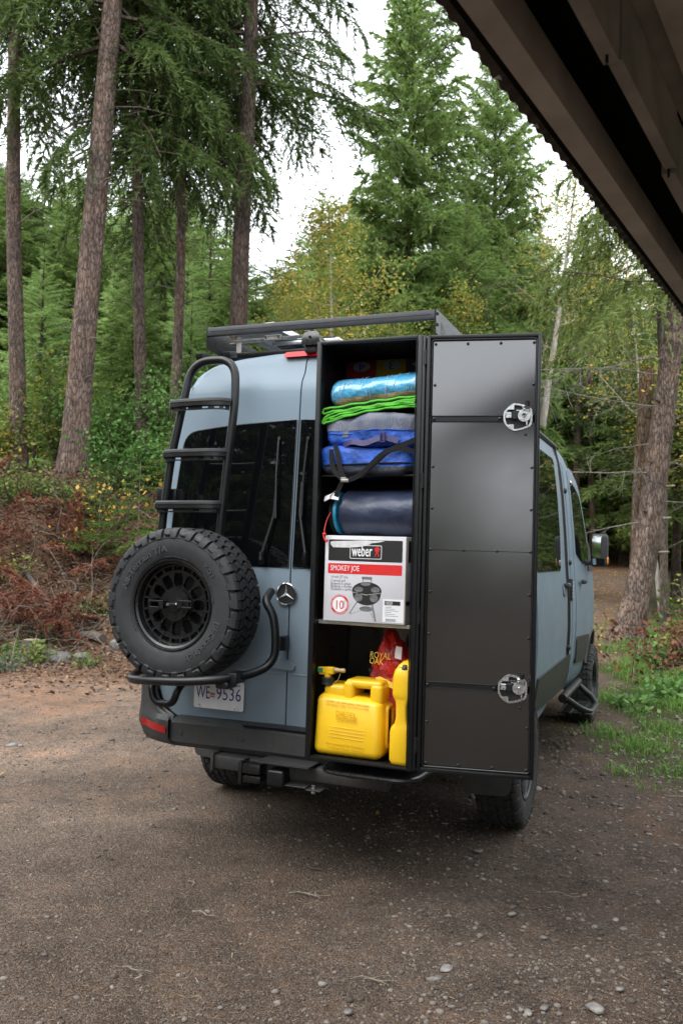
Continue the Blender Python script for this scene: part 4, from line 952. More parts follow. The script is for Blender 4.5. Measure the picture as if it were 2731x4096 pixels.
    for zb in (2.2195, 1.0865):
        part('batten', xf(join(rbox(.026, .322, .013, .0178, zb-.0105, zb+.0105, .001, 1), rbox(.026, .322, .010, .0178, zb+.0107, zb+.0135, .0008, 1), rbox(.026, .322, .010, .0178, zb-.0135, zb-.0107, .0008, 1)), MD), M['frame'], D)
    # button screws
    sc0 = None
    spots = [(s, z) for z in (2.544, 1.658, .758) for s in (.035, .172, .311, .449)]+[(s, z) for z in (2.366, 2.013, 1.835, 1.479, 1.30, .93) for s in (.035, .449)]+[(.035, 2.2195), (.312, 2.2195), (.035, 1.0865), (.312, 1.0865), (.42, 2.153), (.42, 1.012)]
    for s, z in spots:
        p = MD @ Vector((s, .014 if abs(z-2.2195) > .01 and abs(z-1.0865) > .01 else .009, z))
        if sc0 is None: sc0 = part('screw', xf(lathe([(0, -.0035), (.003, -.003), (.0062, -.0005), (.0065, .004)], 10), Matrix.Translation(p) @ Matrix.Rotation(phi, 4, 'Z')), M['ink_black'], D)
        else: same('screw', sc0, p, D)
    # compression latches
    k = .000163
    ro = [(660, 380), (800, 395), (930, 430), (1040, 470), (1105, 540), (1125, 700), (1120, 830), (1105, 920), (1060, 990), (900, 1055), (780, 1085), (665, 1100), (540, 1040), (440, 940), (400, 850), (385, 740), (400, 600), (460, 530), (560, 430)]
    for zc in (2.2245, 1.0875):
        q = lambda x, y: (.3865+(x-750)*k, zc-(y-745)*k)
        out = [q(x, y) for x, y in ro]; inn = [q(750+(x-750)*.865, 745+(y-745)*.875) for x, y in ro]; m = len(out)
        V = [(a, t_, b) for t_ in (.004, .017) for pts in (out, inn) for a, b in pts]; F = []
        for i in range(m):
            j = (i+1) % m
            F += [(i, j, m+j, m+i), (2*m+i, 3*m+i, 3*m+j, 2*m+j), (i, 2*m+i, 2*m+j, j), (m+i, m+j, 3*m+j, 3*m+i)]
        part('latch_ring', xf((V, F), MD), M['zinc'], D, ang=30)
        part('latch_cup', xf(flat_prism(out, lambda a, b, t_: (a, .0165+t_, b), .001), MD), M['ink_black'], D)
        pl = [flat_prism([q(x, y) for x, y in c], lambda a, b, t_: (a, .0035+t_, b), .004) for c in ([(660, 385), (660, 545), (450, 545), (470, 520), (560, 430)], [(660, 1095), (660, 945), (640, 930), (440, 935), (540, 1040)])]
        part('latch_plate', xf(join(*pl), MD), M['zinc'], D, False)
        da, db = q(915, 705)
        part('latch_disc', xf(join(xf(disc((0, 0), .0262, 0, .003, 32), Matrix.Translation((da, -.004, db))), flat_prism([q(880, 520), q(1040, 540), q(1030, 620), q(880, 600)], lambda a, b, t_: (a, -.004+t_, b), .003), flat_prism([q(715, 555), q(850, 570), q(850, 600), q(720, 580)], lambda a, b, t_: (a, -.002+t_, b), .003), flat_prism([q(960, 840), q(1005, 840), q(1000, 955), q(965, 955)], lambda a, b, t_: (a, -.002+t_, b), .004)), MD), M['zinc'], D, ang=30)
        part('latch_nut', xf(join(xf(disc((0, 0), .0095, -.003, .0, 16), Matrix.Translation((da, -.004, db))), xf(disc((0, 0), .0055, -.010, .0, 6), Matrix.Translation((da, -.0065, db)))), MD), M['chrome'], D, ang=30)
        a1, b1 = q(520, 690)
        part('latch_tongue', xf(join(rbox(a1-.011, a1+.013, .0, .005, b1-.013, b1+.012, .0015, 1), xf(disc((0, 0), .006, -.005, .0, 10), Matrix.Translation((a1+.006, 0, b1-.006)))), MD), M['zinc'], D)
        a2, b2 = q(680, 690)
        part('latch_block', xf(join(rbox(a2-.012, a2+.010, -.002, .012, b2-.018, b2+.014, .002, 1), rbox(a2-.002, a2+.030, .002, .013, b2+.004, b2+.028, .003, 1)), MD), M['black_satin'], D)
        a3, b3 = q(985, 400)
        part('lock_barrel', xf(join(tube([(a3, -.004, b3-.012), (a3, -.004, b3+.010)], .0095, 12)), MD), M['black_satin'], D)
        a4, b4 = q(960, 490)
        part('latch_clip', xf(rbox(a4-.015, a4+.015, -.009, .006, b4-.008, b4+.005, .002, 1), MD), M['chrome'], D)
    return T
build_cargo_box()

# ================================================================= what stands in the box
def mesh_mat(name, c0, c1, scale=420):
    m, nt, b = newmat(name)
    tc = N(nt, 'ShaderNodeTexCoord'); v = N(nt, 'ShaderNodeTexVoronoi'); v.inputs['Scale'].default_value = scale; v.inputs['Randomness'].default_value = .35
    nt.links.new(tc.outputs['Object'], v.inputs['Vector']); n = noise_tex(nt, 9, 3)
    r = ramp(nt, v.outputs['Distance'], [(.35, c1), (.6, c0)]); r2 = ramp(nt, n.outputs[0], [(.35, (.6, .65, .8)), (.65, (1.25, 1.2, 1.15))])
    mu = N(nt, 'ShaderNodeMix', data_type='RGBA', blend_type='MULTIPLY'); mu.inputs[0].default_value = 1; nt.links.new(r.outputs[0], mu.inputs[6]); nt.links.new(r2.outputs[0], mu.inputs[7])
    nt.links.new(mu.outputs[2], b.inputs['Base Color']); b.inputs['Roughness'].default_value = .7
    bp = N(nt, 'ShaderNodeBump'); bp.inputs['Strength'].default_value = .6; bp.inputs['Distance'].default_value = .002; nt.links.new(v.outputs['Distance'], bp.inputs['Height']); nt.links.new(bp.outputs[0], b.inputs['Normal'])
    return m
M['mesh_grey'] = mesh_mat('grey_net', (.20, .21, .225), (.07, .09, .15)); M['mesh_black'] = mesh_mat('black_net', (.010, .010, .012), (.06, .075, .10), 380)
def subset(g, keep, grow=0., c=None):
    V = [Vector(v) for v in g[0]]
    F = [f for f in g[1] if keep(sum((V[i] for i in f), Vector())/len(f))]
    if grow: V = [v+(v-Vector(c)).normalized()*grow for v in V]
    use = sorted({i for f in F for i in f}); mp = {i: k for k, i in enumerate(use)}
    return [tuple(V[i]) for i in use], [tuple(mp[i] for i in f) for f in F]
def roll_geo(x0, x1, cy, cz, ry, rz, n=40, m=26, amp=.004, fr=9, seed=0, a0=0, a1=2*math.pi):
    V = []; F = []; full = abs(a1-a0) > 6.2; nn = n if full else n+1
    for i in range(m+1):
        t = i/m; x = x0+(x1-x0)*t; e = 1-.38*max(0, (abs(t-.5)*2-.86)/.14)**2.2
        for k in range(nn):
            a = a0+(a1-a0)*k/n; p = Vector((x, cy+ry*e*math.cos(a), cz+rz*e*math.sin(a)))
            d = amp*mnoise.fractal(Vector((p.x*fr, p.y*fr*1.5, p.z*fr*1.5+seed)), 1, 2, 3)
            V.append((p.x, p.y+d*math.cos(a), p.z+d*math.sin(a)))
    for i in range(m):
        for k in range(nn if full else n): F.append((i*nn+k, i*nn+(k+1) % nn, (i+1)*nn+(k+1) % nn, (i+1)*nn+k))
    if full: F += [tuple(range(nn)), tuple(m*nn+k for k in range(nn-1, -1, -1))]
    return V, F
def build_contents():
    ST = 1.985
    # ---- grey net and blue drawstring bag, on top of the packing cube
    def build_bag(name, label, c, h, seed, zcut, upper, mat_net, zs):
        T = thing(name, label, 'bag', (c[0], c[1], c[2]-h[2]))
        g = superbox(*c, *h, .36, 72, 40, .026, 8.5, seed)
        body = part('bag_body', g, M['blue_fabric'], T, ang=80)
        cut = lambda p: (p.z > zcut(p.x)) if upper else (p.z < zcut(p.x) and p.y < c[1]-h[1]*.35)
        part('net_panel', subset(g, cut, .0022, c), mat_net, T, ang=80)
        fr = []
        for i in range(37):
            x = c[0]-h[0]*.97+h[0]*1.94*i/36; q = min((Vector(v) for v in g[0]), key=lambda v: (v.x-x)**2+(v.z-zcut(x))**2*2+(.05 if v.y > c[1]-h[1]*.3 else 0))
            fr.append(Vector((x, q.y-.004, zcut(x))))
        for i in range(1, 36): fr[i].y = (fr[i-1].y+fr[i].y*2+fr[i+1].y)/4
        part('piping', tube(fr, .0042 if not upper else .002, 6), M['web_black'] if not upper else M['blue_fabric'], T)
        return T
    cube = build_bag('packing_cube', 'blue packing cube with a black net front, lowest on the upper shelf', (.612, -.395, 2.048), (.232, .165, .068), 3, lambda x: 2.030+.018*(x-.62), False, M['mesh_black'], 0)
    bag = build_bag('mesh_bag', 'blue sack with a grey net top wedged between the packing cube and the green mat', (.622, -.385, 2.182), (.238, .170, .078), 8, lambda x: 2.176+.04*(x-.6)+.006*math.sin(x*21), True, M['mesh_grey'], 0)
    part('paper_slip', panel([(.685, 2.200), (.765, 2.206), (.770, 2.232), (.688, 2.230)], None, lambda a, b, t: (a, -.555+.03*(b-2.2)/.03+t, b), .001), M['card'], bag, False)
    part('carry_strap', ribbon(fillet([(.500, -.545, 2.112), (.545, -.567, 2.135), (.610, -.572, 2.118), (.660, -.572, 2.138), (.70, -.570, 2.148), (.765, -.560, 2.130)], .03, 5), Vector((0, -1, .25)), .026), M['web_purple'], bag)
    part('strap_buckle', join(rbox(.685, .692, -.584, -.574, 2.122, 2.168, .002, 1), rbox(.704, .711, -.584, -.574, 2.122, 2.168, .002, 1), rbox(.685, .711, -.583, -.575, 2.122, 2.128, .002, 1), rbox(.685, .711, -.583, -.575, 2.162, 2.168, .002, 1)), M['web_purple'], bag)
    # ---- black webbing strap hanging over the shelf edge
    W_ = thing('lashing_strap', 'black webbing strap with a buckle hanging down over the upper shelf edge', 'strap', (.53, -.585, 1.955))
    def rib(pts, r=.03): return ribbon(fillet(pts, r, 5), Vector((.15, -1, .12)), .022, .0009)
    part('webbing', join(rib([(.452, -.566, 2.098), (.455, -.572, 2.05), (.470, -.580, 2.00), (.522, -.592, 1.958)]), rib([(.468, -.567, 2.118), (.485, -.575, 2.08), (.505, -.588, 2.0), (.530, -.594, 1.958)]),
         rib([(.540, -.592, 1.952), (.60, -.592, 1.975), (.655, -.585, 2.03), (.70, -.580, 2.075), (.76, -.575, 2.10), (.845, -.56, 2.135)], .05), rib([(.60, -.590, 1.972), (.660, -.582, 2.022), (.73, -.576, 2.09), (.79, -.572, 2.098), (.835, -.566, 2.082)], .04), rib([(.522, -.594, 1.95), (.508, -.592, 1.93), (.490, -.590, 1.882)])), M['web_black'], W_)
    part('buckle', join(rbox(.513, .552, -.604, -.590, 1.944, 1.962, .005), rbox(.512, .540, -.602, -.592, 1.962, 1.968, .002, 1)), M['steel'], W_)
    # ---- folded green mat
    Mt = thing('folded_mat', 'dark play mat with bright lime green edging folded flat in layers under the blue roll', 'mat', (.62, -.40, 2.235))
    def ln(zl, zr, xl, xr, sag, y=-.548, k=14):
        return [Vector((xl+(xr-xl)*i/k, y+.004*math.sin(i*1.7+zl*90), zl+(zr-zl)*(i/k)+sag*math.sin(math.pi*i/k)+.0022*math.sin(i*1.9+zr*70))) for i in range(k+1)]
    lines = [(2.284, 2.329, .402, .858, .004), (2.268, 2.318, .415, .85, -.001), (2.262, 2.308, .43, .835, .004), (2.246, 2.300, .425, .83, .010), (2.238, 2.292, .43, .845, .006), (2.222, 2.282, .41, .845, .018)]
    pp = [ln(*l) for l in lines]
    part('edging', join(*[tube(p, .0052, 7) for p in pp], tube(fillet([pp[0][0], (.396, -.552, 2.270), (.400, -.552, 2.262), pp[1][0]], .02, 4), .0052, 7), tube(fillet([pp[2][0], (.408, -.555, 2.245), (.397, -.556, 2.222), (.405, -.554, 2.216), pp[5][0]], .03, 5), .0056, 7),
         tube(fillet([pp[3][0], (.412, -.553, 2.236), (.404, -.553, 2.225), pp[5][0]], .03, 5), .005, 7)), M['lime'], Mt)
    for i in range(5):
        a, b = pp[i], pp[i+1]; V = []
        for q in range(15):
            m_ = (a[q]+b[q])/2
            V += [(m_.x, -.543, a[q].z-.002), (m_.x, -.543, b[q].z+.002), (m_.x, -.24, b[q].z+.002), (m_.x, -.24, a[q].z-.002)]
        F = [(q*4+s, q*4+(s+1) % 4, q*4+4+(s+1) % 4, q*4+4+s) for q in range(14) for s in range(4)]+[(3, 2, 1, 0), (56, 57, 58, 59)]
        part('mat_layer', (V, F), M['mat_dark'], Mt)
    # ---- blue and tan roll in clear film
    R_ = thing('plastic_wrapped_roll', 'sky blue and tan bedding roll wrapped in clear shiny plastic film', 'bedding roll', (.635, -.42, 2.29))
    g = roll_geo(.412, .862, -.425, 2.372, .118, .074, 48, 40, .007, 10, 2)
    g = ([(x, y, z+.07*(x-.63)) for x, y, z in g[0]], g[1])
    part('blue_cover', g, M['roll_blue'], R_, ang=80)
    t = subset(g, lambda p: p.z-.07*(p.x-.63) < 2.344-.02*max(0, .47-p.x)/.03 and p.y < -.44 and p.x > .443, .0018, (.635, -.425, 2.372))
    part('tan_cover', t, M['roll_tan'], R_, ang=80)
    wr = []
    for k in range(34):
        x = .425+.43*rng.random(); a = math.pi*(.70+.42*rng.random()); L = .35+.55*rng.random()
        pts = [(x+.010*(rng.random()-.5)*j*.3, -.425+.1215*math.cos(a+L*(j/5-.5)), 2.372+.07*(x-.63)+.0775*math.sin(a+L*(j/5-.5))) for j in range(6)]
        wr.append(tube(pts, [.0004, .0013, .0016, .0016, .0012, .0004], 4))
    part('film_wrinkle', join(*wr), pmat('clear_film', (.40, .55, .64), .15, 0, .1, 30, coat=1), R_)['kind'] = 'stuff'
    # ---- floor puzzle mats at the very back
    Pz = thing('puzzle_mats', 'dim numbered foam mats, one red and one yellow, at the back above the blue roll', 'foam mat', (.66, -.16, 2.30))
    M['dim_red'] = pmat('foam_red', (.16, .012, .012), .9, 0, .12, 14, spec=.15); M['dim_yellow'] = pmat('foam_yellow', (.22, .15, .012), .9, 0, .12, 14, spec=.15); M['dim_green'] = pmat('foam_green', (.012, .07, .02), .9); M['foam_black'] = pmat('foam_black', (.02, .02, .02), .8)  # red, yellow and green darkened to stand in for the dim box back
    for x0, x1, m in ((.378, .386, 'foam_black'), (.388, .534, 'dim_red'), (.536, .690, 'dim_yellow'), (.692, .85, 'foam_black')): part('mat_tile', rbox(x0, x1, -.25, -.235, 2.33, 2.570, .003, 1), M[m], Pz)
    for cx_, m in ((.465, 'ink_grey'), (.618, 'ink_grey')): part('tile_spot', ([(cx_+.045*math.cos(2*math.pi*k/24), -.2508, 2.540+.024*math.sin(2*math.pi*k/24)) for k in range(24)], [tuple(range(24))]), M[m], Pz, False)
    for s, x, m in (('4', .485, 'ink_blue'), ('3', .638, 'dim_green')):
        g = text_geo(s, .060, 'CENTER', .0005); part('numeral', ([(x-a*1.3-.02, -.2516-d, 2.560-b) for a, b, d in g[0]], g[1]), M[m], Pz, False)
    part('arrow', join(box(.735, .80, -.2514, -.2504, 2.535, 2.543), ([(.718, -.2508, 2.539), (.742, -.2508, 2.553), (.742, -.2508, 2.525)], [(0, 1, 2)])), M['ink_grey'], Pz, False)
    # ---- navy sleeping bag roll, middle shelf
    Sb = thing('sleeping_bag', 'rolled navy sleeping bag with a teal end standing on the grill carton', 'sleeping bag', (.65, -.42, 1.715))
    part('navy_sleeve', roll_geo(.468, .864, -.425, 1.817, .118, .106, 48, 30, .010, 6, 5), M['navy'], Sb, ang=80)
    part('teal_end', roll_geo(.449, .470, -.425, 1.815, .110, .098, 40, 6, .004, 10, 7), M['teal'], Sb, ang=80)
    part('black_binding', join(*[tube([(x, -.425+.105*math.cos(a), 1.813+.094*math.sin(a)) for a in np.linspace(0, 2*math.pi, 40)[:-1]], .0055, 7, closed=True) for x in (.446, .437)]), M['web_black'], Sb)
    part('rolled_end', superbox(.438, -.425, 1.813, .010, .098, .088, .8, 24, 12), M['card_brown'], Sb)
    part('care_tag', ribbon(fillet([(.452, -.49, 1.902), (.438, -.535, 1.898), (.430, -.552, 1.885), (.433, -.558, 1.868)], .02, 4), Vector((-.5, -.8, .3)), .040, .0006), M['tag_white'], Sb)
    part('tag_flap', panel([(.442, 1.876), (.490, 1.868), (.484, 1.898), (.452, 1.902)], None, lambda a, b, t: (a, -.560+.02*(b-1.87)/.03+t, b), .001), M['tag_white'], Sb, False)
    part('draw_cord', tube(fillet([(.444, -.535, 1.815), (.436, -.550, 1.79), (.432, -.560, 1.765), (.432, -.575, 1.735), (.436, -.580, 1.715)], .03, 4), .0022, 6), M['red_cord'], Sb)
    part('cord_hook', join(tube(fillet([(.430, -.582, 1.720), (.434, -.583, 1.700), (.446, -.583, 1.680), (.452, -.583, 1.684), (.450, -.583, 1.690)], .006, 3), .0045, 7), superbox(.436, -.582, 1.714, .009, .006, .006, .8, 12, 8)), M['red_cord'], Sb)
    # ---- grill carton
    build_carton()
    # ---- charcoal bag
    Ch = thing('charcoal_bag', 'crumpled red paper charcoal bag behind the yellow fuel jugs', 'bag', (.71, -.32, .73))
    g = superbox(.715, -.325, 1.0, .125, .085, .275, .45, 64, 56, .034, 14, 4)
    def tap(v):
        x, y, z = v; t = max(0, (z-1.02)/.25); k = 1-.72*t**1.3
        return (.715+(x-.715)*k-.035*t, -.325+(y+.325)*(1-.5*t), z+.012*math.sin(x*60)*t)
    g = ([tap(v) for v in g[0]], g[1]); cb = part('bag_skin', g, M['bag_red'], Ch, ang=25)
    fy = lambda x, z: -.425+.05*max(0, z-1.0)/.27+.35*(x-.70)**2
    def prn(s, x, z, size, m, rot=0., xsc=.9):
        gg = text_geo(s, size, 'LEFT', 0, xsc); c_, s_ = math.cos(rot), math.sin(rot)
        V = [(x+a*c_-b*s_, 0, z+a*s_+b*c_) for a, b, _ in gg[0]]; V = [(a, fy(a, b)-.022, b) for a, _, b in V]
        part('lettering', (V, gg[1]), M[m], Ch, False)
    prn('ROYAL', .606, 1.160, .040, 'ink_yellow', -.03, .8); prn('OAK', .606, 1.133, .040, 'ink_yellow', -.03, .8); prn('PLUS', .620, 1.116, .024, 'ink_red', -.03)
    prn('BRIQUETTES', .606, 1.098, .020, 'ink_black', -.03, .75); prn('CARBON', .612, 1.082, .020, 'ink_black', -.03, .8)
    band = [(.600, 1.036), (.602, 1.060), (.665, 1.080), (.73, 1.056), (.73, 1.030), (.665, 1.054)]
    part('yellow_band', panel(band, .02, lambda a, b, t: (a, fy(a, b)-.0205+t, b), .001), M['ink_yellow'], Ch, False)
    prn('SAVEUR', .612, 1.056, .011, 'ink_black', .30); prn('NATURELLE', .613, 1.045, .011, 'ink_black', .30)
    part('print_mark', panel([(.725, 1.165), (.757, 1.160), (.757, 1.215), (.728, 1.218)], .02, lambda a, b, t: (a, fy(a, b)-.0205+t, b), .001), M['ink_white'], Ch, False)
    # ---- fuel jugs
    J = thing('diesel_jug', 'yellow plastic diesel jug with its spout, standing face on at the bottom of the box', 'fuel jug', (.56, -.45, .729))
    def soft(x0, x1, y0, y1, z0, z1, r, seg=4): return rbox(x0, x1, y0, y1, z0, z1, r, seg)
    b = soft(.396, .720, -.558, -.320, .729, 1.005, .036, 5)
    def shoulder(v):
        x, y, z = v; t = max(0, (z-.945)/.06); return (x+(.012 if x < .5 else -.015)*t, y+(.028*t if y < -.45 else -.03*t), z-(.016*t if x > .6 else 0))
    b = ([shoulder(v) for v in b[0]], b[1])
    bd = part('jug_body', join(b, soft(.428, .535, -.52, -.375, .965, 1.040, .018, 3), soft(.524, .575, -.525, -.375, .965, 1.060, .016, 4), soft(.650, .709, -.525, -.375, .965, 1.054, .018, 4), soft(.530, .704, -.518, -.382, 1.030, 1.068, .016, 4)), M['yellow'], J, ang=50)
    part('grip_hole_shade', join(soft(.714, .7225, -.470, -.425, .79, .94, .004, 2)), M['ink_black'], J)  # black slab stands in for the shade inside the handle hole
    part('grip_rim', tube(fillet([(.720, -.485, .775), (.720, -.485, .955), (.720, -.41, .955), (.720, -.41, .775)], .02, 4, True), .009, 8, closed=True), M['yellow'], J)
    def emb(s, x, z, size, al='CENTER', xsc=1., rot=-.035, y=-.5583):
        gg = text_geo(s, size, al, .0002, xsc); part('lettering', ([(x+a, y-.0004-d, z+bb+rot*a) for a, bb, d in gg[0]], gg[1]), M['emboss_shade'], bd, False)
    emb('DIESEL', .555, .908, .034); emb('DANGER!', .557, .890, .023); emb('Not Intended For Refueling', .553, .778, .0165); emb('On-Road Motor Vehicles', .553, .763, .0165)
    for s, z in (('NEVER USE GASOLINE, KEROSENE', .963), ('OR DIESEL FUEL TO START A FIRE', .950)): emb(s, .556, z, .0135, y=-.549 if z > .96 else -.5535)
    for zz in (.815, .83, .845, .86): part('moulded_line', tube([(.475, -.5583, zz+.003), (.64, -.5583, zz-.003)], .0009, 5), M['yellow'], bd)
    cx_, cy_ = .440, -.500
    part('collar', xf(xf(lathe([(0, .034), (.026, .034), (.029, .030), (.029, .006), (.031, .004), (.031, 0), (0, 0)], 28), Matrix.Rotation(math.pi/2, 4, 'X')), Matrix.Translation((cx_, cy_, 1.036))), M['ink_black'], J)
    sp = part('spout', join(tube([(cx_, cy_, 1.066), (cx_, cy_, 1.108)], .016, 14), soft(cx_-.045, cx_-.008, -.516, -.484, 1.086, 1.112, .003, 1), soft(cx_-.012, cx_+.030, -.516, -.484, 1.082, 1.114, .004, 1), tube([(cx_-.04, -.508, 1.083), (cx_, -.508, 1.083)], .005, 8)), M['yellow'], J)
    part('spout_button', soft(cx_-.046, cx_-.020, -.5185, -.5155, 1.090, 1.108, .001, 1), M['green_cap'], sp)
    part('nozzle', xf(xf(lathe([(0, 0), (.010, 0), (.012, .01), (.008, .026), (.010, .038), (.0105, .046), (.007, .053), (0, .053)], 20), Matrix.Rotation(-math.pi/2, 4, 'Z')), Matrix.Translation((cx_+.030, -.50, 1.102))), M['tan_plastic'], sp)
    part('tether', tube(fillet([(cx_+.06, -.50, 1.09), (cx_+.055, -.51, 1.06), (cx_+.03, -.515, 1.04)], .02, 4), .001, 5), M['tan_plastic'], sp)
    J2 = thing('narrow_fuel_jug', 'second yellow fuel jug set end on in the right corner with a dark cap', 'fuel jug', (.81, -.45, .729))
    def loft(secs, n=28, e=.42):
        V = []; F = []
        for z, x0, x1, y0, y1 in secs:
            for k in range(n):
                t = 2*math.pi*k/n; c_, s_ = math.cos(t), math.sin(t)
                V.append(((x0+x1)/2+(x1-x0)/2*math.copysign(abs(c_)**e, c_), (y0+y1)/2+(y1-y0)/2*math.copysign(abs(s_)**e, s_), z))
        m = len(secs)
        for i in range(m-1):
            for k in range(n): F.append((i*n+k, i*n+(k+1) % n, (i+1)*n+(k+1) % n, (i+1)*n+k))
        return V, F+[tuple(range(n-1, -1, -1)), tuple((m-1)*n+k for k in range(n))]
    part('jug_body', join(loft([(.729, .765, .855, -.566, -.262), (.733, .758, .860, -.573, -.256), (.75, .752, .862, -.578, -.25), (.865, .752, .862, -.578, -.25), (.885, .757, .860, -.577, -.252), (.897, .768, .857, -.575, -.27)]),
         loft([(.885, .766, .858, -.576, -.44), (.905, .780, .845, -.574, -.48), (.925, .786, .838, -.573, -.50), (.985, .786, .838, -.573, -.50), (1.005, .780, .846, -.574, -.48), (1.02, .768, .858, -.575, -.44)]), soft(.80, .862, -.42, -.26, .88, 1.03, .02, 3),
         loft([(1.005, .772, .860, -.573, -.26), (1.018, .763, .862, -.577, -.252), (1.035, .760, .862, -.578, -.25), (1.10, .761, .862, -.578, -.25), (1.13, .768, .862, -.574, -.255), (1.155, .785, .860, -.560, -.27), (1.168, .80, .858, -.540, -.30)])), M['yellow'], J2, ang=50)
    part('vent_cap', xf(join(xf(lathe([(0, -.022), (.012, -.022), (.0135, -.018), (.0135, 0), (0, 0)], 16), Matrix.Identity(4)), box(-.026, -.010, -.012, -.009, -.004, .006)), Matrix.Translation((.822, -.552, 1.150)) @ Matrix.Rotation(.75, 4, 'X')), M['ink_black'], J2)
def build_carton():
    X0, X1, Y0, Y1, Z0, Z1 = .432, .815, -.560, -.19, 1.328, 1.709
    T = thing('grill_carton', 'white printed cardboard carton of a small charcoal grill on the middle shelf', 'box', ((X0+X1)/2, (Y0+Y1)/2, Z0))
    w = X1-X0; h = Z1-Z0
    part('carton_body', rbox(X0, X1, Y0, Y1, Z0, Z1, .003), M['card'], T)
    part('carton_edge', join(tube([(X1-.001, Y0+.001, Z0+.003), (X1-.001, Y0+.001, Z1-.003)], .0022, 6), tube([(X0+.01, Y0+.004, Z1), (X1, Y0+.004, Z1)], .0012, 6)), M['card_brown'], T)
    lay = [0]
    def fp(pts, m, name='printed_panel', d=None):
        lay[0] += 1; y = Y0-(d if d else .0006)
        P = [(X0+a*w, y, Z0+b*h) for a, b in pts]
        part(name, (P+[(x, yy+.0003, z) for x, yy, z in P], [tuple(range(len(P)))]), m, T, False)
    def rr(a0, a1, b0, b1, r=.015): return [(p.x, p.y) for p in fillet([(a0, b0, 0), (a1, b0, 0), (a1, b1, 0), (a0, b1, 0)], r, 4, True)]
    def tx(s, a, b, size, m, xsc=.8, al='LEFT', d=.0012, rot=0):
        g = text_geo(s, size, al, 0, xsc); c_, s_ = math.cos(rot), math.sin(rot)
        part('lettering', ([(X0+a*w+x*c_-z*s_, Y0-d, Z0+b*h+x*s_+z*c_) for x, z, _ in g[0]], g[1]), m, T, False)
    fp(rr(.045, .955, .705, .955), M['ink_black']); fp(rr(.045, .955, .555, .675), M['ink_red'])
    # logo frame with its word and kettle mark
    fp(rr(.315, .705, .735, .895), M['ink_white'], d=.0009); fp(rr(.322, .698, .742, .888), M['ink_black'], d=.0012)
    tx('weber', .338, .765, .074, M['ink_white'], .50, d=.0015); tx('weber', .342, .765, .074, M['ink_white'], .50, d=.0016)
    kx, kz = .650, .812
    fp([(kx+.030*math.cos(t), kz+.036+.030*math.sin(t)) for t in np.linspace(0, 2*math.pi, 20)[:-1]], M['ink_red'], 'kettle_mark', .0015)
    fp([(kx-.033, kz+.034), (kx+.033, kz+.034), (kx+.033, kz+.042), (kx-.033, kz+.042)], M['ink_red'], 'kettle_mark', .0016)
    fp([(kx-.012, kz+.01), (kx-.028, kz-.05), (kx-.020, kz-.05), (kx, kz), (kx+.020, kz-.05), (kx+.028, kz-.05), (kx+.012, kz+.01)], M['ink_red'], 'kettle_mark', .0015)
    # torn strip across the black band
    tr = [(.065, .925), (.07, .895), (.09, .875), (.10, .862), (.30, .862), (.42, .872), (.50, .886), (.56, .905), (.58, .92), (.66, .928), (.74, .945), (.70, .952), (.6, .946), (.5, .951), (.35, .944), (.20, .938), (.10, .935)]
    fp(tr, M['torn'], 'torn_strip', .0020)
    tx('SMOKEY JOE', .075, .592, .034, M['ink_white'], .72)
    for i, s in enumerate(('14 inch (37 cm)', 'Charcoal grill', 'Barbacoa a carb\u00f3n', 'Barbecue a charbon', 'Grelhador a carv\u00e3o')): tx(s, .085, (.505, .461, .427, .395, .362)[i], .0165, M['ink_grey'], .78)
    # warranty seal
    cx_, cz_ = .205, .195
    def circ(r, n=40): return [(cx_+r*math.cos(t)/w, cz_+r*math.sin(t)/h) for t in np.linspace(0, 2*math.pi, n+1)[:-1]]
    fp(circ(.044), M['ink_red'], 'seal'); fp(circ(.034), M['ink_white'], 'seal', .0009)
    tx('10', cx_-.065, cz_-.055, .058, M['ink_red'], .78, d=.0014); tx('YEARS', cx_+.070, cz_-.045, .014, M['ink_grey'], .9, d=.0014, rot=math.pi/2)
    for a0, s in ((math.radians(205), 'LIMITED WARRANTY'), (math.radians(25), 'LIMITED WARRANTY')):
        g = text_geo(s, .0085, 'LEFT', 0, 1.25)
        V = [(X0+cx_*w+(.0362+z)*math.cos(a0-x/.039), Y0-.0013, Z0+cz_*h+(.0362+z)*math.sin(a0-x/.039)) for x, z, _ in g[0]]
        part('lettering', (V, g[1]), M['ink_white'], T, False)
    # picture of the grill
    gx, gz = .535, .365
    el = lambda cx, cz, rx, rz, t0, t1, n=24: [(cx+rx*math.cos(t), cz+rz*math.sin(t)) for t in np.linspace(t0, t1, n)]
    fp(el(gx, gz, .180, .105, 0, math.pi)+el(gx, gz-.01, .180, .03, math.pi, 2*math.pi), M['ink_black'], 'grill_picture')
    fp(el(gx, gz-.03, .172, .028, 0, math.pi)+el(gx, gz-.03, .172, .135, math.pi, 2*math.pi), M['ink_black'], 'grill_picture', .0007)
    fp([(gx-.178, gz-.012), (gx, gz-.040), (gx+.178, gz-.012), (gx+.176, gz-.022), (gx, gz-.050), (gx-.176, gz-.022)], M['alu'], 'grill_picture', .0010)
    fp(el(gx-.015, gz+.080, .060, .020, 0, 2*math.pi), M['ink_grey'], 'grill_picture', .0009)
    for a, b in ((-.055, .125), (.050, .120)): fp([(gx+a, gz+.09), (gx+a+.008, gz+.09), (gx+a+.008, gz+b+.02), (gx+a, gz+b+.02)], M['ink_grey'], 'grill_picture', .0008)
    fp(rr(gx-.065, gx+.062, gz+.135, gz+.165, .012), M['ink_grey'], 'grill_picture', .0011)
    M['pic_grey'] = pmat('picture_grey', (.13, .13, .13), .5, 0, .4, 60)
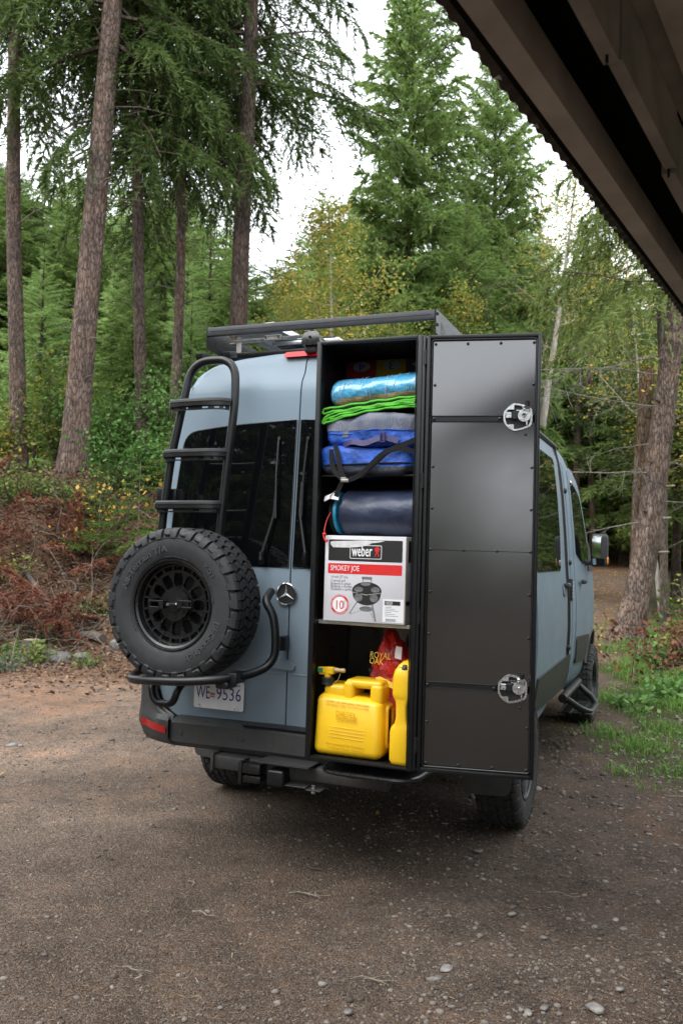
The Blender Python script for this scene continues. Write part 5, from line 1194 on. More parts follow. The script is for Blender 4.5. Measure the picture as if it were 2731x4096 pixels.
    fp(el(gx-.10, gz+.015, .055, .032, 0, 2*math.pi), M['pic_grey'], 'grill_picture', .0010); fp(el(gx+.105, gz+.018, .055, .032, 0, 2*math.pi), M['pic_grey'], 'grill_picture', .0010)
    fp(el(gx-.10, gz-.075, .05, .05, 0, 2*math.pi), M['pic_grey'], 'grill_picture', .0010); fp(el(gx+.09, gz-.08, .05, .045, 0, 2*math.pi), M['pic_grey'], 'grill_picture', .0010)
    fp(el(gx, gz-.205, .085, .030, 0, 2*math.pi), M['pic_grey'], 'grill_picture', .0009)
    def leg(p, q, t=.006): fp([(p[0]-t, p[1]), (q[0]-t, q[1]), (q[0]+t, q[1]), (p[0]+t, p[1])], M['ink_grey'], 'grill_picture', .0008)
    leg((gx-.115, gz-.13), (gx-.205, gz-.265)); leg((gx-.205, gz-.262), (gx-.18, gz-.278), .004); leg((gx-.185, gz-.272), (gx-.06, gz-.225), .004)
    leg((gx+.075, gz-.15), (gx+.120, gz-.345)); leg((gx+.115, gz-.345), (gx+.05, gz-.245), .004); leg((gx+.06, gz-.15), (gx+.10, gz-.30), .004)
    # stock label
    fp(rr(.735, .985, .02, .285, .004), M['plate'], 'stock_label', .0009); fp(rr(.755, .945, .215, .262, .003), M['ink_black'], 'stock_label', .0012); tx('10020', .760, .222, .020, M['ink_white'], .7, d=.0015)
    for i in range(6): fp([(.765, .195-.020*i), (.84+.04*(i % 3), .195-.020*i), (.84+.04*(i % 3), .190-.020*i), (.765, .190-.020*i)], M['ink_grey'], 'stock_label', .0012)
    for i in range(14): fp([(.775+.0085*i, .028), (.775+.0085*i+.003+.002*(i % 3 == 0), .028), (.775+.0085*i+.003+.002*(i % 3 == 0), .062), (.775+.0085*i, .062)], M['ink_black'], 'bar_code', .0012)
    part('side_print', join(box(X1, X1+.0006, Y0+.03, Y0+.20, Z0+.705*h, Z0+.955*h)), M['ink_black'], T, False)
    part('side_label', join(box(X1, X1+.0006, Y0+.004, Y0+.07, Z0+.03*h, Z0+.285*h)), M['plate'], T, False)
    part('side_label_bar', box(X1+.0004, X1+.0010, Y0+.006, Y0+.06, Z0+.215*h, Z0+.262*h), M['ink_black'], T, False)
build_contents()
# ================================================================= solar panel over the rack
def build_solar():
    T = thing('solar_panel', 'small tilted solar panel in an aluminium frame above the left end of the roof rack', 'solar panel', (-.47, .9, 2.88))
    mt = Matrix.Translation((-.475, .36, 2.965)) @ Matrix.Rotation(math.radians(2), 4, 'X') @ Matrix.Rotation(math.radians(-3), 4, 'Y')
    part('panel_frame', xf(join(rbox(-.145, .145, 0, .010, -.030, .008, .002, 1), rbox(-.145, .145, 1.19, 1.20, -.030, .008, .002, 1), rbox(-.145, -.135, .011, 1.189, -.030, .008, .002, 1), rbox(.135, .145, .011, 1.189, -.030, .008, .002, 1), rbox(-.134, .134, .0112, 1.188, -.002, .004, .001, 1)), mt), M['alu'], T)
    part('cell_sheet', xf(box(-.132, .132, .013, 1.186, .0045, .0065), mt), M['panel_blue'], T, False)
    part('dark_end', xf(box(-.118, .135, -.0022, -.0005, -.026, .000), mt), M['ink_black'], T, False)
    S2 = thing('folded_solar_panel', 'second solar panel lying flat and bluish below the rear rack bar', 'solar panel', (-.2, 1.0, 2.88))
    part('panel_frame', rbox(-.42, .02, .52, 1.5, 2.880, 2.905, .003), M['alu'], S2); part('cell_sheet', rbox(-.40, .0, .515, 1.48, 2.9055, 2.909, .001, 1), M['panel_blue'], S2); part('back_sheet', rbox(-.40, .0, .54, 1.48, 2.876, 2.8795, .001, 1), M['panel_blue'], S2)
    B = part('mount_bracket', join(xf(rbox(-.012, .012, 0, .45, -.004, .004, .002, 1), Matrix.Translation((-.06, .30, 2.905)) @ Matrix.Rotation(-.16, 4, 'X')), rbox(-.105, -.065, .31, .315, 2.80, 2.90, .002, 1), rbox(-.55, -.515, .31, .315, 2.795, 2.885, .002, 1), tube([(-.56, .315, 2.865), (-.05, .315, 2.868)], .011, 8), rbox(-.36, -.25, .295, .310, 2.855, 2.885, .003, 1), rbox(-.62, -.42, .35, .38, 2.86, 2.868, .002, 1)), M['steel'], T)
    for x in (-.345, -.265): part('bracket_bolt', xf(disc((0, 0), .007, -.006, 0, 10), Matrix.Translation((x, .295, 2.870))), M['chrome'], T)
build_solar()
# ================================================================= vegetation
def rotz(V, a):
    c, s = np.cos(a), np.sin(a); return np.stack([V[..., 0]*c-V[..., 1]*s, V[..., 0]*s+V[..., 1]*c, V[..., 2]], -1)
def spray(rg, ntw=22, nsh=13, droop=.28, hang=.25, wide=.46, sl=.085, sw=.0105, start=.10):
    """one fir branch of unit length along +X: side twigs carrying needle shoots; returns loose triangles"""
    out = []
    t = np.linspace(start, 1, ntw)+rg.normal(0, .012, ntw); side = np.where(np.arange(ntw) % 2, 1, -1)
    L = wide*np.clip(1.12-t, .05, 1)**.75*np.clip((t+.16)/.38, .3, 1)*(1+.25*rg.standard_normal(ntw)); L = np.clip(L, .05, .7)
    ang = np.radians(52+10*rg.standard_normal(ntw)); ang[-2:] *= .3
    ax = lambda t_: np.stack([t_, 0*t_, -droop*t_**2+.10*t_], -1)
    s = (np.arange(nsh)+.5)/nsh
    for rep in range(3):
        ss = np.clip(s[None]+rg.normal(0, .04, (ntw, nsh)), 0, 1.05)
        d = np.stack([np.cos(ang), side*np.sin(ang), np.full(ntw, -.10)], -1)
        base = ax(t)[:, None, :]+d[:, None, :]*(L[:, None]*ss)[..., None]; base[..., 2] -= hang*(ss**2)*L[:, None]*(1+.5*rg.random((ntw, 1)))
        dd = d[:, None, :]+rg.normal(0, .42, (ntw, nsh, 3)); dd[..., 2] -= .25+.5*hang*ss
        q = rg.choice([-1, 1], (ntw, nsh)); perp = np.stack([-d[:, 1], d[:, 0], 0*d[:, 0]], -1)[:, None, :]; dd += perp*(q*.55)[..., None]
        dd /= np.linalg.norm(dd, axis=-1, keepdims=True)
        ln = sl*(.7+.7*rg.random((ntw, nsh)))*(1.05-.35*ss)
        wv = np.cross(dd, rg.normal(0, 1, (ntw, nsh, 3))); wv /= np.linalg.norm(wv, axis=-1, keepdims=True)+1e-9
        p0 = base-wv*sw; p1 = base+wv*sw; p2 = base+dd*ln[..., None]
        out.append(np.stack([p0, p1, p2], -2).reshape(-1, 3, 3))
    # shoots straight on the main stem
    n = 30; tt = rg.uniform(start, 1.02, n); b = ax(tt); dd = rg.normal(0, .6, (n, 3))+np.array([.8, 0, -.1]); dd /= np.linalg.norm(dd, axis=-1, keepdims=True)
    wv = np.cross(dd, rg.normal(0, 1, (n, 3))); wv /= np.linalg.norm(wv, axis=-1, keepdims=True)
    out.append(np.stack([b-wv*sw, b+wv*sw, b+dd*sl], 1))
    return np.concatenate(out)
def twig_lines(rg, ntw=10, droop=.28, wide=.4):
    """bare wood of a branch: polylines in unit space"""
    ax = lambda t: np.array([t, 0, -droop*t*t+.10*t]); L = [[ax(t) for t in np.linspace(0, 1, 6)]]
    for i in range(ntw):
        t = .15+.8*i/ntw+rg.normal(0, .02); l = wide*(1.1-t)*(.6+.6*rg.random()); a = math.radians(50+12*rg.standard_normal())*(1 if i % 2 else -1)
        d = np.array([math.cos(a), math.sin(a), -.15+.2*rg.standard_normal()]); L.append([ax(t), ax(t)+d*l*.5, ax(t)+d*l+np.array([0, 0, -.12*l])])
    return L
def branch_M(az, pitch, L, roll, pos):
    return Matrix.Translation(pos) @ Matrix.Rotation(az, 4, 'Z') @ Matrix.Rotation(-pitch, 4, 'Y') @ Matrix.Rotation(roll, 4, 'X') @ Matrix.Scale(L, 4)
def apply(V, Mx):
    A = np.array(Mx); return V @ A[:3, :3].T + A[:3, 3]
def crown_mesh(name, rg, protos, mat, h0, h1, Lfun, n, pitch=lambda f: -.15, wood=None, wmat=None, seed_az=0., keep=None):
    """needles of a whole tree, trunk foot at the origin; also returns wood of the limbs"""
    tris = []; wd = []
    for i in range(n):
        f = (i+rg.random())/n; z = h0+(h1-h0)*f
        az = seed_az+i*2.39996+rg.normal(0, .35)
        if keep and not keep(az % (2*math.pi), f): continue
        L = Lfun(f)*(.75+.5*rg.random()); p = pitch(f)+rg.normal(0, .12)
        Mx = branch_M(az, p, L, rg.normal(0, .25), Vector((0, 0, z))); tris.append(apply(protos[rg.integers(len(protos))], Mx))
        r0 = .012*L+.006
        pts = [Mx @ Vector((t, 0, -.26*t*t+.10*t)) for t in (0, .3, .6, .9)]; wd.append(tube(pts, [r0, r0*.75, r0*.45, r0*.2], 4, caps=False))
    return np.concatenate(tris), join(*wd)
def trunk_geo(h, r0, r1, lean=(0, 0), sweep=0., n=14, m=14, seed=0, flare=.35, z0=-.3):
    V = []; F = []
    for i in range(m+1):
        f = (i/m)**1.25; z = z0+(h-z0)*f; zz = max(z, 0)
        r = r0+(r1-r0)*f; r *= 1+flare*math.exp(-zz/.38)
        cx = lean[0]*zz-sweep*math.exp(-zz/1.1); cy = lean[1]*zz
        cx += .02*math.sin(z*.8+seed); cy += .02*math.cos(z*.7+seed*2)
        for k in range(n):
            a = 2*math.pi*k/n; q = 1+.05*math.sin(3*a+seed)+.07*math.exp(-zz/.3)*math.sin(5*a+seed)
            V.append((cx+r*q*math.cos(a), cy+r*q*math.sin(a), z))
    for i in range(m):
        for k in range(n): F.append((i*n+k, i*n+(k+1) % n, (i+1)*n+(k+1) % n, (i+1)*n+k))
    F.append(tuple(m*n+k for k in range(n)))
    return V, F
def lobj(name, g, m, parent, ang=60):
    me = bpy.data.meshes.new(name); me.from_pydata([tuple(v) for v in g[0]], [], g[1]); finish(me, m, True, ang)
    o = bpy.data.objects.new(name, me); _link(o, parent); return o
rg = np.random.default_rng(11)
P_big = [spray(rg, 24, 13, .30, .55, .40, .060, .0058) for _ in range(4)]
P_hang = [spray(rg, 26, 14, .42, 1.15, .38, .060, .0055) for _ in range(4)]
P_mid = [spray(rg, 18, 9, .16, .30, .50, .095, .0125) for _ in range(4)]
P_lite = [spray(rg, 16, 8, .10, .25, .46, .11, .013) for _ in range(4)]
dirx = Vector((_r.x, _r.y)); diry = Vector((_a.x, _a.y))
def lean_uv(lu, lv=0.): return (dirx.x*lu+diry.x*lv, dirx.y*lu+diry.y*lv)
# ---- five tall firs on the left bank, bare trunks below, dark hanging crowns above
def tall_firs():
    rg = np.random.default_rng(21)
    crowns = []
    def front(az, f):      # boughs on the side of the open yard are fewer and shorter lived
        d = math.cos(az-math.atan2(-_a.y, -_a.x)); return d < .12 or rg.random() < .14
    crowns.append(crown_mesh('a', rg, P_big+P_hang, None, 8.6, 17.5, lambda f: 3.4*(1-.5*f), 132, lambda f: -.12+.25*f, keep=front))
    crowns.append(crown_mesh('b', rg, P_hang[:2]+P_big, None, 8.2, 16.5, lambda f: 3.1*(1-.45*f), 118, lambda f: -.20+.3*f, keep=front))
    crowns.append(crown_mesh('c', rg, P_hang+P_big[:2], None, 6.6, 16.5, lambda f: 2.9*(1-.4*f), 116, lambda f: -.28+.35*f, keep=front))
    spec = [(-6.62, 17.5, .175, -.057, 0, 9.4, 0., 'slim straight fir trunk at the far left edge with its crown out of sight', 'bark_near', 0),
            (-5.15, 16.4, .255, .042, 1, 8.3, .35, 'thickest fir trunk on the left bank, leaning right', 'bark_fir', .16),
            (-4.06, 17.6, .135, -.066, 2, 6.9, -.9, 'thin dark fir trunk between the leaning fir and the ladder', 'bark_dark', 0),
            (-3.70, 18.6, .120, .0, 2, 7.6, .5, 'thinnest pale brown fir trunk just left of the van ladder', 'bark_fir', 0),
            (-2.33, 18.2, .215, .004, 0, 8.5, .2, 'dark fir trunk behind the solar panel with long drooping boughs against the sky', 'bark_dark', .0)]
    src = {}
    for i, (u, v, r, ln, cr, zoff, az, lab, bk, sw) in enumerate(spec):
        x, y, z = gz(u, v); T = thing('fir_tree', lab, 'tree', (x, y, z-.05), 'tall firs on the left bank')
        lx, ly = lean_uv(ln); tg = trunk_geo(18, r, r*.42, (lx, ly), sw*0, 14, 22, i*1.7, .28)
        t_ = lobj('trunk', tg, M[bk], T)
        # dead twigs and stubs on the bare stem
        gs = []
        for k in range(26):
            zz = 1.2+rg.random()*8.5; a = rg.random()*6.28; L = .25+1.0*rg.random()**2+(.5 if zz > 5 else 0); p = Vector((lx*zz, ly*zz, zz))
            d = Vector((math.cos(a), math.sin(a), -.15+.35*rg.random())); q = p+d*L; m_ = (p+q)/2+Vector((0, 0, .06*L))
            gs.append(tube([p, m_, q], [.012, .008, .003], 4, caps=False))
            for s in range(int(3*L)):
                b = p.lerp(q, .4+.6*rg.random()); e = b+Vector(rg.normal(0, .22*L, 3)); gs.append(tube([b, e], [.004, .0015], 3, caps=False))
        lobj('dead_twigs', join(*gs), M['twig_dark' if i in (2, 4) else 'twig'], T)['kind'] = 'stuff'
        C_ = bpy.data.objects.new('crown', None)
        if cr not in src:
            tv, wd = crowns[cr]; c = tri_obj('crown', tv, M['fol_dark'], T); w = lobj('limbs', wd, M['bark_dark'], T); src[cr] = (c, w); base = 0
        else:
            c = src[cr][0].copy(); w = src[cr][1].copy()
            for o in (c, w): S.collection.objects.link(o); o.parent = T
        bpy.data.objects.remove(C_)
        for o in (c, w):
            o.rotation_euler = (0, 0, az); dz = zoff-(8.6, 8.2, 6.6)[cr]; zc = zoff+4
            o.location = (lx*zc, ly*zc, dz)
        c['kind'] = 'part' if False else c.get('kind', '') or 'stuff'
        del c['kind']
tall_firs()

# ---- conifers of the middle distance and the forest behind
def conifer_variants():
    rg = np.random.default_rng(31); out = []
    def mk(n, h0, h1, Lmax, protos, mat, p0, top=.12, pw=.8):
        tv, wd = crown_mesh('x', rg, protos, None, h0, h1, lambda f: Lmax*((1-f)**pw*.95+top*.5), n, lambda f: p0+.75*f**2)
        return tv, wd
    # unit trees about 10 m tall
    out.append(('full', mk(165, .8, 9.75, 2.15, P_mid, 'fol_mid', .02, .16, .62)))
    out.append(('broad', mk(205, 1.2, 9.75, 2.25, P_mid, 'fol_mid', .06, .22, .50)))
    out.append(('slim', mk(92, 1.6, 9.8, 1.55, P_mid, 'fol_mid', -.18, .10, .7)))
    out.append(('young', mk(85, .3, 9.7, 2.1, P_lite, 'fol_light', .10)))
    out.append(('open', mk(70, 2.4, 9.6, 2.0, P_mid+P_hang[:1], 'fol_olive', -.22, .25, .55)))
    return out
VAR = {}
def make_variants():
    for (k, (tv, wd)) in conifer_variants():
        VAR[k] = [tv, wd, None, None]
make_variants()
TRUNK_MESH = {}
def conifer(kind, u, v, h, mat, label, group=None, rot=0., lean=0., wid=1., name='conifer', bark='bark_dark', r=None, top=None, xy=None):
    if xy: x, y = xy; z = float(height(x, y))
    else: x, y, z = gz(u, v)
    T = thing(name, label, 'tree', (x, y, z-.05), group)
    if top: h = top-z
    V_ = VAR[kind]; s = h/10.
    key = (kind, mat)
    if key not in TRUNK_MESH:
        if V_[2] is None:
            c = tri_obj('crown', V_[0], M[mat], T); V_[2] = c.data
        else:
            me = V_[2].copy(); me.materials.clear(); me.materials.append(M[mat]); c = bpy.data.objects.new('crown', me); _link(c, T)
        w = lobj('limbs', V_[1], M['bark_dark'], T); t = lobj('trunk', trunk_geo(9.9, .125, .012, (0, 0), 0, 9, 10, 1., .3), M[bark], T)
        TRUNK_MESH[key] = (c.data, w.data, t.data)
    else:
        c, w, t = [bpy.data.objects.new(nm, me) for nm, me in zip(('crown', 'limbs', 'trunk'), TRUNK_MESH[key])]
        for o in (c, w, t): _link(o, T)
    T.rotation_euler = (0, 0, rot)
    sc = (s*wid, s*wid, s)
    for o in (c, w): o.scale = sc
    t.scale = (s, s, s)
    return T
def forest():
    rg = np.random.default_rng(41)
    G = 'firs of the background forest'
    # the ones that can be told apart
    conifer('broad', 1.66, 24, 0, 'fol_mid', 'largest bright green fir, its pointed top in the middle of the picture above the van', 'big firs behind the van', 1.0, wid=.70, top=18.6)
    conifer('broad', 4.45, 26, 0, 'fol_mid', 'darker open topped fir beside the carport edge, right of the largest fir', 'big firs behind the van', 3.1, wid=.60, top=17.4)
    conifer('slim', -1.05, 31, 0, 'fol_light', 'slim pale fir at the edge of the sky gap left of the largest fir', 'big firs behind the van', .3, wid=1.25, top=15.4)
    conifer('full', 3.0, 22, 0, 'fol_mid', 'lower bushy fir between the two big firs', 'big firs behind the van', 2.2, wid=1.2, top=10.8)
    conifer('open', 10.6, 38, 0, 'fol_olive', 'olive fir with hanging sprays under the carport edge', 'firs on the right', .8, wid=1.1, top=17.2)
    conifer('open', 8.0, 20.5, 0, 'fol_olive', 'olive fir behind the big leaning trunk on the right', 'firs on the right', 2.9, wid=1.35, top=10.2)
    conifer('full', 11.3, 38.5, 0, 'fol_mid', 'dark fir right of the birch, partly hidden by bare branches', 'firs on the right', 4.0, wid=1.0, top=16.5)
    conifer('slim', 9.3, 18, 0, 'fol_mid', 'slim fir at the right edge beyond the leaning trunk', 'firs on the right', 1.9, wid=1.2, top=9.8)
    # young light green trees behind the bank
    G2 = 'young firs behind the bank trunks'
    px = [(-9.0, 25, 9.6), (-7.7, 21.5, 8.9), (-6.6, 24, 10.4), (-5.6, 22.5, 8.4), (-4.9, 26, 10.9), (-4.2, 23, 9.2), (-3.3, 25.5, 11.0), (-2.8, 22.5, 8.6), (-2.0, 26, 10.3), (-1.4, 23.5, 8.3), (-.5, 28, 10.2)]
    for i, (u, v, top) in enumerate(px):
        lab = ('fir set back between the far left trunk and the leaning trunk', 'pale young fir closest behind the far left trunk', 'pale young fir set back in the gap right of the leaning trunk', 'mid green fir close behind the gap left of the thin dark trunk', 'tall pale young fir set back beyond the thinnest trunk', 'pale young fir close behind the thinnest trunk', 'mid green fir set back beside the dark trunk behind the solar panel', 'pale young fir close behind the dark trunk with drooping boughs', 'pale young fir set back below the sky gap', 'mid green fir under the left side of the sky gap', 'pale young fir beside the yellowing aspen, set farthest back')[i]
        i += 0
        conifer('young' if i % 3 else 'full', u, v, 0, 'fol_light' if i % 3 else 'fol_mid', lab, G2, rg.random()*6.28, wid=1.15+.2*rg.random(), top=top+.4*rg.standard_normal())
    # forest wall
    def limit(p):      # highest picture row a background tree may reach, keeps the sky gaps
        return np.interp(p, [-200, 470, 520, 560, 650, 690, 760, 1240, 1270, 1330, 1400, 1700], [330, 380, 470, 585, 575, 500, 430, 400, 520, 500, 560, 560])
    k = 0
    for v in (29, 33, 37, 42, 48, 56):
        n = int(8+v*.24)
        for i in range(n):
            p = -160+1900*(i+rg.random()*.8)/n; u = (p-784)/1978*v
            if v < 31 and 700 < p < 1150: continue
            if u > .33*v-5.0 and v < 40 and u < .33*v+1.6: continue      # the track
            top = 1.638+(1267-limit(p)-rg.random()*120)/1978*v
            kind = ('full', 'slim', 'open', 'young')[rg.choice(4, p=[.30, .26, .10, .34])]
            mat = {'full': 'fol_mid', 'slim': 'fol_light' if rg.random() < .4 else 'fol_mid', 'open': 'fol_olive', 'young': 'fol_light'}[kind]
            x, y = uv2xy(u, v); zg = float(height(x, y))
            conifer(kind, u, v, 0, mat, {'full': 'bushy mid green fir of the forest wall closing off the view', 'slim': 'slim fir of the forest wall closing off the view', 'open': 'olive open crowned fir of the forest wall closing off the view', 'young': 'pale young fir of the forest wall closing off the view'}[kind], G, rg.random()*6.28, wid=1.0+.35*rg.random(), top=max(top, zg+5)); k += 1
    # behind and beside the camera: seen only as reflections in glass and paint
    for i in range(64):
        a = math.pi+math.radians(-133+266*i/63)+rg.normal(0, .03); R_ = 19+(i % 3)*4.5+2*rg.random()-(3 if abs(a-math.pi) > 1.9 else 0)
        u = R_*math.sin(a); v = R_*math.cos(a)
        back = abs((a-math.radians(192)+math.pi) % (2*math.pi)-math.pi) < math.radians(25)
        conifer(('full', 'young', 'slim')[i % 3], u, v, (4.6+1.2*rg.random() if back else 8+5*rg.random()+(6 if math.radians(213) < a < math.radians(262) else 0)), ('fol_mid', 'fol_mid', 'fol_dark')[i % 3], 'fir standing round the yard outside the picture', 'firs round the yard', rg.random()*6.28, wid=1.2)
forest()

# ---- broadleaved trees
def leaf_cloud(rg, centers, n, spread, size, flat=.5):
    c = centers[rg.integers(len(centers), size=n)]; p = c+rg.normal(0, 1, (n, 3))*spread
    nrm = rg.normal(0, 1, (n, 3)); nrm[:, 2] = np.abs(nrm[:, 2])+flat; nrm /= np.linalg.norm(nrm, axis=1, keepdims=True)
    t = np.cross(nrm, rg.normal(0, 1, (n, 3))); t /= np.linalg.norm(t, axis=1, keepdims=True); b = np.cross(nrm, t)
    s = size*(.6+.8*rg.random((n, 1)))
    return np.stack([p-t*s, p+b*s*.62-nrm*s*.1, p+t*s*1.05, p-b*s*.62-nrm*s*.1], 1)
def grow(rg, base, d, L, r, depth, segs, tips, spread=.55, up=.25):
    n = 4; p = Vector(base); pts = [p.copy()]; dd = Vector(d).normalized()
    for i in range(n):
        dd = (dd+Vector(rg.normal(0, .13, 3))+Vector((0, 0, up*.1))).normalized(); p = p+dd*L/n; pts.append(p.copy())
    segs.append(tube(pts, [r*(1-.5*i/n) for i in range(n+1)], 6 if depth > 1 else 4, caps=False))
    if depth <= 1: tips += [np.array(q) for q in pts[1:]]
    if depth == 0: return
    k = 3 if depth > 1 else 3
    for i in range(k+2):
        j = 1+rg.integers(n); a = Vector(rg.normal(0, 1, 3)); a = (dd*.55+a*spread+Vector((0, 0, up))).normalized()
        grow(rg, pts[j], a, L*(.50+.25*rg.random()), r*.45, depth-1, segs, tips, spread, up)
def broadleaf(name, label, cat, u, v, h, r, mat, bark, nleaf, lsize, spread, lean=0., seed=0, group=None, clear=.4, width=1., depth=2, z0=None):
    rg = np.random.default_rng(seed); x, y, z = gz(u, v); T = thing(name, label, cat, (x, y, z-.03), group)
    lx, ly = lean_uv(lean); tg = trunk_geo(h*.96, r, r*.12, (lx, ly), 0, 8, 14, seed, .25); t = lobj('trunk', tg, M[bark], T)
    segs = []; tips = []
    for i in range(16):
        f = clear+(1-clear)*(i+.5)/16; zz = h*f*.95; a = i*2.4+rg.normal(0, .3); L = width*h*.125*(1.2-1.0*abs(f-.55)*1.7)
        grow(rg, (lx*zz, ly*zz, zz), (math.cos(a), math.sin(a), .55), L, r*.28*(1.2-f), 1, segs, tips, .6, .15)
    lobj('limbs', join(*segs), M[bark], T)
    q = leaf_cloud(rg, np.array(tips), nleaf, spread, lsize); tri_obj('crown', q, M[mat], T, 4)
    return T
broadleaf('aspen_tree', 'yellowing aspen above the roof rack in front of the largest fir', 'tree', -.22, 18.5, 7.2, .085, 'leaf_yellow', 'bark_birch', 10500, .036, .19, -.03, 5, None, .30, 1.15, 3)
broadleaf('aspen_tree', 'small yellowing aspen at the left edge of the sky gap behind the dark trunk', 'tree', -1.45, 21, 5.2, .06, 'leaf_yellow', 'bark_birch', 7000, .034, .16, .0, 6, None, .25, 1.1, 3)
broadleaf('birch_tree', 'white stemmed birch with thin yellow leaves rising behind the open door', 'tree', 5.05, 24, 12, .16, 'leaf_yellow', 'bark_birch', 4200, .042, .26, .115, 7, None, .55, 1.0, 3)
broadleaf('birch_tree', 'leafy young birch with yellow green leaves above the open door', 'tree', 2.75, 21, 7.6, .05, 'leaf_yellow', 'bark_birch', 6000, .034, .18, .03, 8, None, .45, 1.1, 3)
broadleaf('birch_tree', 'yellow leaved birch beside the carport edge, behind bare branches', 'tree', 6.9, 18.5, 8.4, .06, 'leaf_yellow', 'bark_birch', 6500, .036, .22, -.11, 9, None, .35, 1.1, 3)
broadleaf('birch_tree', 'short birch carrying orange leaves low beside the big firs', 'tree', 1.2, 20, 6.9, .05, 'leaf_yellow', 'bark_birch', 4500, .034, .18, .0, 10, None, .5, 1.0, 3)
# ---- the big leaning fir on the right
def right_trees():
    rg = np.random.default_rng(51)
    x, y, z = gz(4.86, 14); T = thing('leaning_fir', 'thick rough barked fir trunk leaning right beside the track', 'tree', (x, y, z-.1))
    tg = trunk_geo(13, .215, .10, lean_uv(.098), 0, 22, 30, 2., .75)
    sx, sy = lean_uv(-.32)
    tg = ([(a+sx*math.exp(-max(c, 0)/1.0), b+sy*math.exp(-max(c, 0)/1.0), c) for a, b, c in tg[0]], tg[1])
    lobj('trunk', tg, M['bark_near'], T)
    lx, ly = lean_uv(.098)
    def bare(zz, L, lu, lv, dz, seed, thick=.020, ntw=16):
        thick *= .62
        g = []; d = Vector((*lean_uv(lu, lv), dz)); p = Vector((lx*zz, ly*zz, zz)); n = 7; pts = [p]
        for i in range(n): d = (d+Vector(rg.normal(0, .10, 3))+Vector((0, 0, -.03))).normalized(); p = p+d*L/n; pts.append(p)
        g.append(tube(pts, [thick*(1-.8*i/n) for i in range(n+1)], 6, caps=False))
        for k in range(ntw):
            j = 1+rg.integers(n); b = pts[j]; e = (d*.5+Vector(rg.normal(0, .75, 3))+Vector((0, 0, -.35))).normalized(); l2 = L*.22*(.4+rg.random()); m1 = b+e*l2*.5; e2 = (e+Vector(rg.normal(0, .4, 3))).normalized(); q = m1+e2*l2*.5
            g.append(tube([b, m1, q], [thick*.28, thick*.2, thick*.08], 4, caps=False))
            for s in range(2): q2 = m1+(e+Vector(rg.normal(0, .8, 3))).normalized()*l2*.4; g.append(tube([m1, q2], [thick*.15, thick*.06], 3, caps=False))
        return join(*g)
    for i, (zz, L, lu, lv, dz, th, nt_) in enumerate([(2.05, 1.3, -1, -.15, .02, .020, 5), (2.85, 2.1, -1, -.3, .12, .024, 30), (3.35, 1.0, -1, .1, -.1, .016, 12), (3.95, 2.6, -1, -.2, .0, .022, 26), (4.45, 2.9, -1, .1, -.05, .022, 26), (4.75, 2.8, -1, -.3, .02, .020, 24), (5.5, 3.0, -1, .2, -.18, .022, 26), (6.1, 3.2, -1, -.15, -.20, .028, 18), (6.7, 2.8, -1, .2, -.25, .022, 18), (2.4, 1.0, 1, -.3, .0, .014, 8), (3.1, 1.2, 1, .2, -.2, .014, 12), (4.1, 1.2, 1, -.1, -.1, .014, 10), (5.0, 1.0, 1, .1, -.1, .014, 8)]):
        lobj('bare_branch', bare(zz, L, lu, lv, dz, i, th, nt_), M['thin_branch'] if i not in (7, 8) else M['twig_dark'], T)
    for zz, s in ((1.55, 1), (2.1, 1), (2.62, 1), (3.0, -1), (3.6, 1), (4.0, -1), (2.2, -1)):
        p = Vector((lx*zz, ly*zz, zz)); d = Vector((*lean_uv(s*.8, -.6), .08)).normalized(); lobj('branch_stub', tube([p, p+d*.26, p+d*(.29+.05*rg.random())], [.024, .020, .014], 6), M['twig'] if zz in (2.62, 1.55, 2.1) else M['twig_dark'], T)
    # hanging live sprays
    tr = []
    for k in range(30):
        zz = 5.6+5*rg.random(); az = math.atan2(_r.y, _r.x)+math.pi+rg.normal(0, 1.0); tr.append(apply(P_hang[k % 4], branch_M(az, -.2, 1.7+1.0*rg.random(), 0, Vector((lx*zz, ly*zz, zz)))))
    tri_obj('crown', np.concatenate(tr), M['fol_olive'], T)
    x, y, z = gz(5.60, 14.8); T = thing('thin_tree', 'thin mottled grey stem standing just right of the thick leaning trunk', 'tree', (x, y, z-.05))
    lobj('trunk', trunk_geo(7, .075, .04, lean_uv(-.03), 0, 10, 16, 5., .2), M['bark_thin'], T)
    lobj('limbs', join(*[tube([Vector((0, 0, zz)), Vector((*lean_uv(.5*s, .1), zz+.25)), Vector((*lean_uv(.9*s, .2), zz+.2))], [.012, .008, .003], 4, caps=False) for zz, s in ((2.2, 1), (3.0, -1), (3.8, 1), (1.6, 1))]), M['bark_thin'], T)
    x, y, z = gz(6.02, 17.5); T = thing('broken_snag', 'weathered broken dead trunk half hidden behind the leaning fir', 'dead tree', (x, y, z-.05))
    g = trunk_geo(5.0, .17, .15, lean_uv(.028), 0, 14, 14, 3., .15); lobj('trunk', ([(a, b, c+(.25*math.sin(a*31+b*17) if c > 4.8 else 0)) for a, b, c in g[0]], g[1]), M['snag'], T)
    lobj('peeled_strip', tube([Vector((*lean_uv(-.15+.028*zz, -.10), zz)) for zz in (1.2, 2.0, 2.8, 3.4)], [.03, .06, .05, .02], 6), M['bark_near'], T)
